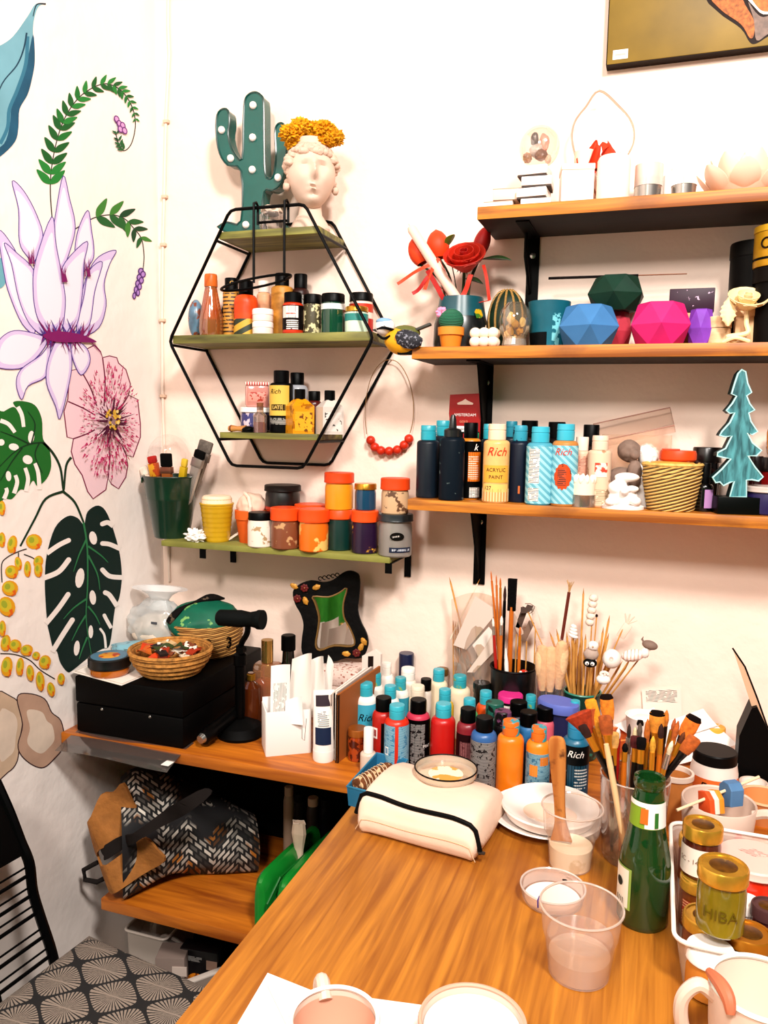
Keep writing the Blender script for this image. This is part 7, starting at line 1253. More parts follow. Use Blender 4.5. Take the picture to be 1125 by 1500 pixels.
# behind the glass, on the right
P, r, h = IG(960, 1010, 1130, 1208, ZT); t = thing('clay_pot', 'small tan clay pot with white rim behind the green bottle', 'pot', P); O('wall', LA([(0, 0), (r*.8, 0), (r*.98, h*.7), (r*.98, h*.9), (r*.9, h*.9), (r*.8, .01), (0, .01)], 36), mat('d08a4a', .6, var=.15), t); O('rim', LA([(r*.97, h*.88), (r*1.05, h*.9), (r*1.05, h), (r*.9, h), (r*.9, h*.88)], 36), mat('f0dccc', .5), t)
q = G(1048, 1098, ZT+.1); P = V((q.x, q.y, ZT)); r = 33*mpp(q); jar('paint_tub', 'big white tub with black lid and orange label in black script', P, r, .1, mat('f3e6dc', .4), mat('14100f', .4), lidf=.20, lidr=.92, cat='tub', lab=((.06, .62, -80, 80, mat('e87a3a', .5)),), txt=(('Rich', .024, .47, -5, mat('1a0f0c', .5), .35),))
CM = mat('e0c8b8', .45, var=.04)
q = G(1053, 1172, ZT+.075); P = V((q.x, q.y, ZT)); r = 52*mpp(q); h = .075; t = thing('mug', 'white ceramic cup with orange painted petals behind the plastic tray', 'mug', P, face(P))
O('wall', LA([(0, 0), (r*.7, 0), (r*.82, .006), (r*.94, h*.5), (r, h-.002), (r*.98, h), (r*.94, h-.002), (r*.88, h*.45), (r*.7, .008), (0, .007)], 48), CM, t); O('handle', TB(spl([(r*.9, -.004, h*.85), (r*1.3, -.008, h*.95), (r*1.6, -.01, h*.72), (r*1.4, -.008, h*.35), (r*.88, -.004, h*.25)], 6), .007), CM, t)
for a, w_, z0, z1 in ((6, .003, .30, .80), (34, .010, .20, .72), (-30, .004, .3, .7)): O('painted_petal', on_cyl(sp2([(-w_*.6, z0*h), (-w_, (z0*.6+z1*.4)*h), (0, z1*h), (w_, (z0*.6+z1*.4)*h), (w_*.6, z0*h)], 3, True), r*.985), mat('d8482a', .5), t, (0, 0, 0), (0, 0, math.radians(a)))
A, B = W(991, 1187, P.y-.055), W(1112, 1138, P.y+.02); A.z = B.z-.018 if False else A.z; t = thing('wooden_stick', 'thin pale stick threaded with clay pieces lying across the white cup', 'stick', A); L = aim(t, A, B); O('shaft', LA([(0, 0), (.0022, 0), (.0022, L), (0, L)], 8), mat('ecd2b0', .7), t); O('blunt_end', LA([(0, -.0006), (.0023, 0), (.0021, .002)], 8), mat('d8b890', .7), t)
d_ = (B-A).normalized()
for f_, l, c in ((.42, 'orange and white striped clay block threaded on the pale stick', 'e08a2a'), (.66, 'grey blue clay block threaded on the pale stick', '5f86ac')):
    q = A+d_*(L*f_); t = thing('clay_block', l, 'clay block', q, math.atan2(d_.y, d_.x), 'clay blocks threaded on the stick')
    if c == 'e08a2a':
        for i, cc in enumerate(('e2602a', 'f4e2d0', 'e89a34')): O('stripe', X(PR([(-.016, -.016), (.012, -.020), (.016, .006), (0, .012), (-.012, .004)], .008, .001), ((i-1)*.0082, 0, -.004), (0, 0, PI/2)), mat(cc, .6), t)
    else:
        O('block', X(PR([(-.014, -.022), (.0, -.028), (.014, -.022), (.014, .002), (.006, .010), (-.006, .010), (-.014, .002)], .022, .0015), (0, 0, 0), (0, 0, PI/2)), mat(c, .6, var=.1), t, flat=True); O('hole', X(LA([(0, 0), (.0035, 0), (.0035, .0008), (0, .0008)], 14), (.0115, -.004, .002), (0, PI/2, 0)), mat('26384a', .7), t)
for x, y, rp_, hh, l, rot in ((1089, 1093, 11, .05, 'small white clay thimble pot beside the tub with orange label', .0), (1112, 1086, 17, .062, 'larger white speckled clay pot at the right edge', .1), (1094, 1123, 15, .03, 'low white clay pot in front of the thimble pot', 0), (1104, 1146, 20, .032, 'white clay ring pot with dark inside at the right edge', 0)):
    q = G(x, y, ZT+hh); P = V((q.x, q.y, ZT)); r = rp_*mpp(q); t = thing('clay_pot', l, 'pot', P, 0, 'white clay pots at the right edge'); O('wall', LA([(0, 0), (r*.85, 0), (r, hh*.3), (r, hh), (r*.86, hh), (r*.82, .006), (0, .005)], 30), mat('f1e6de', .5, spk=('c8b0a0', .66, 60)), t); O('rim', TB([(r*.93*math.cos(i*PI/14), r*.93*math.sin(i*PI/14), hh) for i in range(28)], r*.07, 6, True), CM, t)
P, r, h = IG(1082, 1150, 1165, 1215, ZT); t = thing('clay_pot', 'tan terracotta saucer pot at the right edge beside the white cup', 'pot', P); O('wall', LA([(0, 0), (r*.7, 0), (r, .04), (r*.93, .04), (r*.66, .006), (0, .006)], 36), mat('d8925a', .6), t); O('rim', TB([(r*.97*math.cos(i*PI/18), r*.97*math.sin(i*PI/18), .04) for i in range(36)], .0025, 6, True), mat('e8b890', .6), t)
# white things at the wall
q = G(946, 1020, ZT+.075); P = V((q.x, q.y, ZT)); r = 25*mpp(q); infront(P, r); t = thing('paper_cup', 'white paper cup behind the brush glass near the wall receipt', 'cup', P); O('wall', LA([(0, 0), (r*.8, 0), (r, .073), (r*1.03, .075), (r*.97, .075), (r*.78, .004), (0, .003)], 36), WHT, t); O('filling', LA([(0, .06), (r*.92, .062), (r*.5, .072), (0, .073)], 30), mat('f6f0ea', .7, bump=.4, bsc=60), t)
q = W(976, 1040, -.006); P = V((q.x, -.006, ZT)); q0 = [W(*p, -.006)-P for p in ((940, 1010), (997, 1008), (999, 1046), (942, 1042))]; t = thing('wall_note', 'printed paper note standing against the wall above the white cup', 'paper', P); O('sheet', CG([tuple(v) for v in q0]+[(q0[2].x, .0, 0), (q0[3].x, .0, 0)], [(0, 1, 2, 3), (3, 2, 4, 5)]), mat('f4e6da', .7), t); O('print', CG([tuple(q0[0]*(1-a)*(1-b)+q0[1]*a*(1-b)+q0[2]*a*b+q0[3]*(1-a)*b+V((0, -.0006, 0))) for a, b in ((.1, .05), (.9, .05), (.9, .55), (.1, .55))], [(0, 1, 2, 3)]), bands('f4e6da', '5a4a42', 2, 110, 90, .62), t)
q = G(902, 1046, ZT+.03); P = V((q.x, q.y, ZT)); r = .035; infront(P, r); t = thing('orange_bowl', 'shallow orange clay bowl behind the brush glass', 'bowl', P); O('wall', LA([(0, 0), (r*.6, 0), (r, .03), (r*.94, .03), (r*.55, .006), (0, .006)], 36), mat('d8743a', .6), t); O('rim', TB([(r*.97*math.cos(i*PI/18), r*.97*math.sin(i*PI/18), .03) for i in range(36)], .002, 6, True), mat('e08a4a', .6), t)
for l, pts, z in (('large white paper sheet lying behind the brushes at the wall', ((962, 1062), (1030, 1038), (1080, 1092), (985, 1122)), .004), ('white folded paper on top of the large sheet near the wall', ((900, 1062), (958, 1036), (975, 1060), (930, 1082)), .03)):
    q = [W(pts[0][0], pts[0][1], -.03 if z > .01 else -.10), W(pts[1][0], pts[1][1], -.014), W(pts[2][0], pts[2][1], -.02 if z > .01 else -.06), G(*pts[3], ZT+z)]
    for v in q: v.z = max(v.z, ZT+.002)
    q[3].y = min(q[3].y, -.05); c = sum(q, V())/4; c.z = ZT; t = thing('paper_sheet', l, 'paper', c); w4 = [v-c for v in q]; O('sheet', GR(lambda u, v: (w4[0]*(1-u)+w4[1]*u)*(1-v)+(w4[3]*(1-u)+w4[2]*u)*v+V((0, 0, .003*math.sin(5*u)*math.sin(4*v))), 10, 10, .0008), mat('f3ece6', .7), t)
    if z > .01: O('fold', TB([tuple(w4[0]), tuple(w4[1]*.5+w4[0]*.5+V((0, 0, -.015))), tuple(w4[2]-V((0, 0, .004)))], .0012, 5), WHT, t)
    else: O('crease', TB([tuple(w4[0]*.5+w4[3]*.5+V((0, 0, .004))), tuple(w4[1]*.5+w4[2]*.5+V((0, 0, .004)))], .0007, 5), mat('d8ccc4', .7), t)
q = G(1018, 1040, ZT+.04); P = V((q.x, q.y, ZT)); r = 22*mpp(q); infront(P, r); t = thing('white_bowl', 'small white ceramic bowl behind the paper sheet at the wall', 'bowl', P); O('wall', LA([(0, 0), (r*.6, 0), (r, .04), (r*.94, .04), (r*.6, .006), (0, .006)], 36), CM, t); O('rim', TB([(r*.97*math.cos(i*PI/18), r*.97*math.sin(i*PI/18), .04) for i in range(36)], .0015, 6, True), CM, t)
q = W(1047, 1075, -.03); P = V((q.x, q.y, ZT)); jar('yellow_cap', 'low yellow cap lying behind the tub with orange label', P, 14*mpp(q), hgt(P, 1064), mat('e0a83a', .5), mat('e8b24a', .5), lidf=.5, cat='tub')  # a loose yellow cap, built from the jar shape
# leaning panel on black stand
P = W(1100, 1085, -.13); P.z = ZT; t = thing('leaning_panel', 'thin dark edged panel leaning in a black triangular stand at the right', 'panel', P, 0); lp_ = lambda x, y, yy=-.13: (W(x, y, yy).x-P.x, W(x, y, yy).z-P.z)
O('panel_face', PR([lp_(1073, 949), lp_(1091, 977), lp_(1140, 1110), lp_(1106, 1050)], .003), mat('d8b496', .5), t, (0, -.001, 0)); O('panel_edge', TB([(x, -.002, z) for x, z in (lp_(1073, 949), lp_(1091, 976), lp_(1109, 1022), lp_(1140, 1110))], .0016, 6), mat('17110f', .5), t)
zf = lp_(1082, 1088)[1]; O('triangle', PR([lp_(1082, 1074), lp_(1100, 1034), lp_(1108, 1032), lp_(1140, 1100), (lp_(1140, 1100)[0], 0), (lp_(1082, 1074)[0], 0)], .05), mat('0c0a0a', .5), t, (0, .012, 0)); O('foot', BX(.10, .08, .004, .001, (lp_(1100, 1080)[0], -.01, .002)), mat('0c0a0a', .5), t); O('side_flap', X(PR([(0, 0), (.03, 0), (.03, .03), (.0, .035)], .003), (lp_(1066, 1080)[0], -.02, .004), (0, 0, .2)), mat('100d0d', .5), t)
# plastic tray of jars
zt_ = ZT+.062; BLt, FLt = G(984, 1203, zt_), G(985, 1378, zt_); ty0, ty1, tx0 = FLt.y, BLt.y, (FLt.x+BLt.x)/2; tx1 = tx0+.24; cx = (tx0+tx1)/2; cy = (ty0+ty1)/2
t = thing('plastic_tray', 'translucent white plastic tray of small jars at the right of the table', 'tray', (cx, cy, ZT)); TR = clear('f4e6da', .4, .12, .38)
def rr(x0, y0, x1, y1, r, n=5): return [(cx_+r*math.cos(a), cy_+r*math.sin(a)) for cx_, cy_, a0 in ((x1-r, y1-r, 0), (x0+r, y1-r, PI/2), (x0+r, y0+r, PI), (x1-r, y0+r, 1.5*PI)) for a in [a0+PI/2*i/n for i in range(n+1)]]
def loft(loops, cap0=True, cap1=False):
    bm = bmesh.new(); rs = [[bm.verts.new(p) for p in l] for l in loops]; n = len(rs[0])
    for a, b in zip(rs, rs[1:]):
        for i in range(n): bm.faces.new((a[i], a[(i+1) % n], b[(i+1) % n], b[i]))
    if cap0: bm.faces.new(rs[0][::-1])
    if cap1: bm.faces.new(rs[-1])
    return bm
hw_, hd_ = .12, (ty1-ty0)/2
lp2 = lambda k, z: [(x, y, z) for x, y in rr(-hw_+k, -hd_+k, hw_-k, hd_-k, .018)]
O('tray_wall', loft([lp2(.012, .001), lp2(.003, .056), lp2(.0, .058), lp2(-.0005, .062)]), TR, t); O('rim', TB([(x, y, .062) for x, y in rr(-hw_, -hd_, hw_, hd_, .018)], .0026, 8, True), mat('f4e9e0', .4), t)
LIDG = mat('dcae45', .25, .7, var=.25, sc=40); JG = 'small jars in the plastic tray'; TF = ZT+.003
def tj(label, x, y, top, rp_, z0, body, lid, **k):
    q = G(x, y, top); P = V((q.x, q.y, z0)); r = rp_*mpp(q); P.x = max(P.x, tx0+r+.010); k.setdefault('rim', True); k.setdefault('lidf', .24); jt = jar('small_jar', label, P, r, top-z0, body, lid, group=JG, **k)
    if k['rim']: O('lid_emblem', LA([(0, top-z0-.0014), (r*.58, top-z0-.0014), (r*.5, top-z0-.0006), (0, top-z0-.0006)], 30), mat('7a5218', .35, .6, var=.6, sc=70), jt)
    return jt, P, r
HON = mat('8a4a1a', .12, coat=.5, var=.3); 
A_, Pa, ra = tj('gold lidded jar at the bottom back left of the plastic tray', 1020, 1225, TF+.062, 23, TF, mat('7a3a1a', .15, coat=.5), LIDG)
t, Pq, rq = tj('gold lidded jar with handwritten white label stacked at the back left', 1020, 1204, TF+.128, 27, TF+.062, mat('5a2418', .15, coat=.5), LIDG, lidf=.26, lab=((.08, .62, -85, 40, mat('f2e4d8', .6)),), txt=(('SC - 14', .0088, .36, -36, mat('8a6a50', .6)),))
tj('honey coloured jar with red label under the loose jar', 1020, 1282, TF+.064, 26, TF, HON, LIDG, lab=((.1, .6, -50, 40, bands('b0341c', 'e8b88a', 2, 90, 80, .6)),))
tj('gold lidded jar in the middle of the tray under the greenish jar', 1034, 1340, TF+.060, 31, TF, HON, LIDG)
tj('jar with an orange gold lid at the front right of the tray', 1098, 1364, TF+.058, 31, TF, mat('4a2414', .15, coat=.5), mat('d0902e', .3, .7))
tj('jar with a plain white lid at the front left of the tray', 1041, 1388, TF+.052, 33, TF, mat('c8843a', .2), mat('f4eee8', .4), rim=False)
tj('low jar with white lid in the middle right of the tray', 1094, 1318, TF+.05, 20, TF, mat('e8dcd2', .3), mat('f4eee8', .4), rim=False)
t, Pq, rq = tj('greenish yellow jar with raised letters and gold lid stacked on the others', 1060, 1266, TF+.140, 34, TF+.066, mat('8a7a1c', .12, coat=.6, var=.3, sc=20), LIDG, lidf=.22, txt=(('HIBA', .018, .36, 0, mat('6a5a14', .2)),))
q = G(1105, 1255, TF+.075); P = V((q.x, q.y, TF)); r = .043; t = jar('round_tub', 'round tub of orange paint with a pale pink lid in the tray', P, r, .076, mat('d8381c', .2, var=.2, coat=.4), mat('f2c4b8', .4), lidf=.15, lidr=1.04, cat='tub'); O('print', LA([(0, .0762), (.02, .0762), (.02, .0766), (0, .0766)], 4, 1, .5), bands('f2c4b8', 'b87a70', 1, 90, 100, .6), t, (0, .008, 0))
tj('dark purple jar at the right end of the tray', 1125, 1325, TF+.06, 22, TF, mat('4a2028', .15, coat=.5), mat('5a3a3a', .4))
# crockery at the near edge
def mugt(label, P, r, h, rz, name='mug', hd=True):
    t = thing(name, label, 'mug', P, rz); O('wall', LA([(0, 0), (r*.78, 0), (r*.86, .006), (r*.96, h*.5), (r, h-.002), (r*.985, h), (r*.95, h-.003), (r*.9, h*.45), (r*.74, .010), (0, .008)], 56), CM, t)
    if hd: O('handle', TB(spl([(-r*.9, 0, h*.86), (-r*1.25, 0, h*.98), (-r*1.55, 0, h*.8), (-r*1.45, 0, h*.45), (-r*.92, 0, h*.22)], 7), .0068, 10), CM, t)
    return t
q = G(1118, 1446, ZT+.095); P = V((q.x, q.y, ZT)); r = 74*mpp(q); CM2 = mat('dcb698', .5, var=.06, sc=10); t = mugt('cream ceramic mug with a clay worm on its rim at the bottom right', P, r, .095, .25); O('inner_glaze', LA([(0, .012), (r*.73, .013), (r*.885, .043), (r*.945, .089)], 48), mat('f0d8c8', .4), t); O('rim', TB([(r*.97*math.cos(i*PI/28), r*.97*math.sin(i*PI/28), .0945) for i in range(56)], .0026, 6, True), mat('dfe6dc', .4), t); O('clay_worm', TB(spl([(-r*.98, .010, .100), (-r*.92, -.012, .104), (-r*.86, -.026, .100), (-r*.86, -.034, .090)], 5), [.004+.003*math.sin(i/15*PI) for i in range(16)], 10), mat('c87a5a', .5), t)
q = G(490, 1490, ZT+.08); P = V((q.x, q.y, ZT)); r = 66*mpp(q); t = mugt('white ceramic mug with handle at the near edge, left of the round bowl', P, r, .08, -.95); O('inner_glaze', LA([(0, .012), (r*.73, .013), (r*.885, .036), (r*.925, .072)], 48), mat('e2b49c', .4), t); O('rim', TB([(r*.965*math.cos(i*PI/28), r*.965*math.sin(i*PI/28), .0795) for i in range(56)], .0022, 6, True), WHT, t)
q = G(692, 1497, ZT+.045); P = V((q.x, q.y, ZT)); r = 78*mpp(q); t = thing('white_bowl', 'white ceramic bowl at the near edge of the table', 'bowl', P); O('wall', LA([(0, 0), (r*.6, 0), (r*.9, .02), (r, .043), (r*.985, .046), (r*.95, .042), (r*.85, .02), (r*.5, .008), (0, .008)], 56), CM, t); O('rim', TB([(r*.985*math.cos(i*PI/28), r*.985*math.sin(i*PI/28), .0455) for i in range(56)], .0022, 6, True), mat('d8ae98', .5), t); O('inner_glaze', LA([(0, .0090), (r*.49, .0092), (r*.83, .0212), (r*.92, .038)], 48), mat('f2ebe6', .4), t); O('foot_ring', LA([(r*.5, .0003), (r*.58, .0003), (r*.56, .004)], 36), CM, t)
qv = [G(*p, ZT+.001) for p in ((392, 1425), (455, 1450), (640, 1475), (640, 1530), (330, 1530))]; c = sum(qv, V())/5; c.z = ZT; t = thing('paper_sheet', 'white paper sheet under the mug at the near edge of the table', 'paper', c); bm = CG([tuple(v-c) for v in qv], [(0, 1, 2, 3, 4)]); O('sheet', bm, mat('f5efe9', .7), t); O('crease', TB([tuple(qv[0]-c+V((.01, -.02, .0005))), tuple(qv[4]-c+V((.05, .04, .0005)))], .0005, 5), mat('d8ccc2', .7), t)
qv = [G(*p, ZT+.0006) for p in ((345, 1415), (392, 1426), (330, 1530), (262, 1500))]; 
# ------------------------------------------------------------------ lower shelf
def bagmat():
    m, nt, P_, N, L = _new('woven_chevron'); P_.inputs['Roughness'].default_value = .85; tc = N('ShaderNodeTexCoord'); s = N('ShaderNodeSeparateXYZ'); L(tc.outputs['Object'], s.inputs[0])
    pp = N('ShaderNodeMath'); pp.operation = 'PINGPONG'; pp.inputs[1].default_value = .05; L(s.outputs['X'], pp.inputs[0]); ad = N('ShaderNodeMath'); ad.operation = 'ADD'; L(s.outputs['Z'], ad.inputs[0]); L(pp.outputs[0], ad.inputs[1])
    sub = N('ShaderNodeMath'); sub.operation = 'MULTIPLY_ADD'; sub.inputs[1].default_value = .6; L(s.outputs['Y'], sub.inputs[0]); L(ad.outputs[0], sub.inputs[2])
    c = N('ShaderNodeCombineXYZ'); L(s.outputs['X'], c.inputs[0]); L(sub.outputs[0], c.inputs[1])
    b = N('ShaderNodeTexBrick'); L(c.outputs[0], b.inputs['Vector']); b.inputs['Scale'].default_value = 13; b.inputs['Mortar Size'].default_value = .035; b.inputs['Brick Width'].default_value = .24; b.inputs['Row Height'].default_value = .17
    b.inputs['Color1'].default_value = lin('d8cfc4'); b.inputs['Color2'].default_value = lin('17171b'); b.inputs['Mortar'].default_value = lin('0c0b0d'); b.inputs['Bias'].default_value = 0
    w = N('ShaderNodeTexNoise'); w.inputs['Scale'].default_value = 14; L(c.outputs[0], w.inputs['Vector']); r = N('ShaderNodeValToRGB'); r.color_ramp.elements[0].position = .53; r.color_ramp.elements[1].position = .58; L(w.outputs['Fac'], r.inputs['Fac'])
    x = N('ShaderNodeMix'); x.data_type = 'RGBA'; x.blend_type = 'MULTIPLY'; L(r.outputs['Color'], x.inputs['Factor']); L(b.outputs['Color'], x.inputs[6]); x.inputs[7].default_value = lin('d8912e')
    w2 = N('ShaderNodeTexNoise'); w2.inputs['Scale'].default_value = 9; L(tc.outputs['Object'], w2.inputs['Vector']); r2 = N('ShaderNodeValToRGB'); r2.color_ramp.elements[0].position = .42; r2.color_ramp.elements[1].position = .46; L(w2.outputs['Fac'], r2.inputs['Fac'])
    y = N('ShaderNodeMix'); y.data_type = 'RGBA'; L(r2.outputs['Color'], y.inputs['Factor']); y.inputs[6].default_value = lin('1c1a1e'); L(x.outputs[2], y.inputs[7]); L(y.outputs[2], P_.inputs['Base Color']); return m
A = W(200, 1225, -.27); B = W(372, 1212, -.12); A.z = ZL2; B.z = ZL2; ax = (B-A); Lb = ax.length; P = A.copy()
t = thing('textile_bag', 'black and white woven pattern bag with tan leather ends on the low shelf', 'bag', P, math.atan2(ax.y, ax.x))
def bf(u, v):
    q = -.12+1.12*u; hh_ = .245*(1-.60*max(0, u)**1.3)*(.72+.28*math.sin(PI*min(1, u*2.2+.25)*.5)); dd_ = .10*(1-.45*u); a = v*2*PI; cx_, sx_ = math.cos(a), math.sin(a)
    f = lambda c_: math.copysign(abs(c_)**.75, c_); wob = 1+.06*math.sin(5*a+6*u)+.04*math.sin(9*u+2*a); return (Lb*q, f(cx_)*dd_*wob+.02*math.sin(4*u), max(.001, hh_*.5+f(sx_)*hh_*.5*wob+.012*math.sin(7*u+1)*max(0, sx_)))
g = GR(bf, 28, 36); g.faces.new([g.verts.new(bf(0, j/36)) for j in range(36)]); g.faces.new([g.verts.new(bf(1, j/36)) for j in range(36)]); bmesh.ops.remove_doubles(g, verts=g.verts, dist=.0004); O('cloth_body', g, bagmat(), t)
inv = t.matrix_basis.inverted()
LE = mat('a8713a', .75, var=.15, sc=50, bump=.3, bsc=150); ST = mat('2a2422', .8)
def sheet(name, pts, y0_, y1_, m, th=.004):
    q = [W(p[0]/2.8125, 1100+p[1]/2.8125, y0_+(y1_-y0_)*(i/(len(pts)-1))) for i, p in enumerate(pts)]; c = sum(q, V())/len(q); l = [(v.x-c.x, v.z-c.z) for v in q]; bm = PR(l, th); bmesh.ops.subdivide_edges(bm, edges=bm.edges[:], cuts=2)
    mx = max(abs(x) for x, z in l)
    for v in bm.verts: v.co.y += c.y+.03*(v.co.x/mx)**2+.012*math.sin(v.co.x*40+v.co.z*25); v.co.x += c.x; v.co.z += c.z; v.co = inv @ v.co
    O(name, bm, m, t)
sheet('leather_flap', sp2([(348, 315), (385, 262), (408, 185), (450, 180), (505, 135), (528, 235), (560, 325), (430, 392), (402, 432), (365, 395)], 3, True), -.345, -.345, LE, .006)
sheet('leather_panel', sp2([(420, 470), (500, 425), (590, 362), (632, 420), (652, 478), (560, 530), (472, 577), (440, 540), (380, 440), (372, 405)], 3, True), -.352, -.352, LE, .006)
sheet('strap', sp2([(400, 410), (560, 330), (700, 230), (800, 175), (838, 185), (830, 215), (720, 290), (600, 348), (430, 458), (408, 448)], 3, True), -.375, -.375, ST, .004)
O('strap_loop', TB([tuple(inv @ W(a/2.8125, 1100+b/2.8125, -.34)) for a, b in ((400, 460), (345, 490), (350, 530), (400, 540), (440, 520))], .005, 8), ST, t)
GV = mat('1c8a34', .3, coat=.4, var=.08)
P = W(400, 1345, -.33); P.z = ZL2; t = thing('green_bag', 'bright green vinyl bag standing on the low shelf beside the table', 'bag', P)
xa = W(366, 1345, -.345).x-P.x; hz1 = hgt(V((xa+P.x, -.345, ZL2)), 1285)
def shell(x, w, h, y0_, y1_): return loft([[(x-w/2+a, y0_+(y1_-y0_)*k, b*h*(1-.25*k)) for a, b in [(0, 0), (0, .7), (w*.12, .92), (w*.35, 1), (w*.65, 1), (w*.88, .92), (w, .7), (w, 0)]] for k in (0, .1, .3, .6, 1)], True, True)
def shell(x, w, h, y0_, y1_): return loft([[(x+(b_-.5)*w*ww, y0_+(y1_-y0_)*k, c_*h*hh_) for b_, c_ in [(0, 0), (0, .66), (.05, .82), (.16, .94), (.36, 1), (.64, 1), (.84, .94), (.95, .82), (1, .66), (1, 0)]] for k, ww, hh_ in ((0, .3, .80), (.012, .65, .9), (.05, .9, .97), (.12, 1, 1), (.4, 1, .95), (1, 1, .8))], True, True)
O('side_wall', shell(xa+.018, .034, hz1, -.012, .24), GV, t); O('side_wall', shell(xa+.062, .036, hz1*.97, -.005, .24), GV, t); O('gusset', shell(xa+.04, .012, hz1*.6, .0, .24), mat('0f5a22', .4), t); O('piping', TB([(xa+.036, -.016, .004), (xa+.037, -.018, hz1*.62), (xa+.045, .02, hz1*.9), (xa+.05, .2, hz1*.75)], .0025, 6), mat('14702a', .4), t)
q = W(438, 1228, -.2); P2 = V((q.x, -.2, ZL2+hz1*.55)); h2 = hgt(P2, 1204); t = thing('tissue', 'crumpled pale tissue sticking out of the green bag', 'tissue', P2); O('paper', LA([(.006, 0), (.010, h2*.4), (.016, h2*.75), (.013, h2), (.009, h2*.8)], 9, 1, .6), mat('ead2bc', .8, var=.1), t, flat=True); O('torn_edge', TB([(.014*math.cos(i), .008*math.sin(i), h2*(.97+.04*(i % 2))) for i in range(6)], .0012, 5), mat('f2dece', .8), t)
for i, (x, top, w_, m, l) in enumerate(((423, 1152, 10, 'b89c88', 'pale roll standing in the dark at the back of the low shelf'), (438, 1162, 10, '2a2422', 'dark bottle standing beside the pale roll at the back of the low shelf'), (458, 1168, 13, '3a302c', 'dark jar with pale disc lid at the back of the low shelf'), (476, 1170, 12, '17131a', 'black bottle nearest the table at the back of the low shelf'))):
    P, r, h = IT(x-w_/2-3, x+w_/2+3, top, -.07, ZL2); bottle('stored_bottle', l, P, r, h, mat(m, .5), mat('c8a890' if i in (0, 2) else '14110f', .5), capf=.12, capr=.8, style='plain', group='things stored in the dark of the low shelf', cat='bottle')
# ------------------------------------------------------------------ floor level
P = W(205, 1390, -.16); P.z = 0; t = thing('white_bag', 'crumpled white plastic bag under the low shelf', 'bag', (max(P.x, XL+.095), -.16, 0)); hq = hgt(V((P.x, -.16, 0)), 1322); O('film', BL(.07, .07, hq*.5, (0, 0, hq*.5), .35, 2.5, 4, 2), mat('c8bcb2', .4, var=.12), t); O('bag_handle', TB(spl([(.02, -.06, hq*.8), (.06, -.08, hq*1.0), (.10, -.06, hq*.85), (.09, -.05, hq*.5)], 6), .004, 8), mat('b8aca4', .4), t)
P = W(245, 1400, -.18); t = thing('storage_crate', 'translucent white storage crate on the floor under the low shelf', 'crate', (P.x, -.2, 0)); hq = hgt(V((P.x, -.2, 0)), 1345); O('crate_wall', loft([[(x, y, z) for x, y in rr(-.05*k, -.06*k, .05*k, .06*k, .012)] for z, k in ((.0, .85), (hq*.96, 1), (hq, 1.04))]), mat('c4b8ae', .4), t); O('rim', TB([(x, y, hq) for x, y in rr(-.052, -.062, .052, .062, .012)], .003, 6, True), mat('d8ccc2', .4), t)
P = W(258, 1400, -.27); t = thing('carton', 'grey brown carton beside the crate under the low shelf', 'carton', (P.x, -.28, 0), .3); hq = hgt(V((P.x, -.28, 0)), 1392); O('box_body', BX(.06, .05, hq, .001, (0, 0, hq/2)), mat('8a7a72', .6), t); O('flap', X(BX(.03, .002, .02, 0), (.02, -.026, hq*.9)), mat('c8b8ae', .6), t)
P = W(300, 1415, -.24); t = thing('printed_packet', 'black packet with orange picture under the low shelf', 'packet', (P.x, -.25, 0), .1); hq = hgt(V((P.x, -.25, 0)), 1385); O('packet_body', BX(.085, .035, hq, .003, (0, 0, hq/2)), mat('0f0e12', .35), t); O('orange_picture', X(LA([(0, 0), (.022, 0), (.022, .001), (0, .001)], 20), (-.005, -.0178, hq*.74), (PI/2, 0, 0)), mat('d8861e', .5, spk=('7a3a14', .6, 80)), t); O('print', BX(.04, .001, .012, 0, (-.012, -.018, hq*.93)), bands('101418', 'b8b4b0', 2, 110, 90, .5), t); O('label_patch', BX(.024, .001, .02, 0, (.03, -.018, hq*.9)), mat('a88a7a', .5), t)
P = W(322, 1430, -.28); A_, B_ = W(281, 1452, -.31), W(325, 1392, -.2); t = thing('drawer_front', 'pale grey upright board between the packet and the table', 'board', (A_.x+.03, -.28, 0), .9); hq = hgt(V((A_.x+.03, -.28, 0)), 1425); O('panel', BX(.16, .012, hq, .001, (0, 0, hq/2)), mat('8a7c72', .6), t); O('top_edge', BX(.16, .013, .004, .0005, (0, 0, hq)), mat('d0c4ba', .5), t)
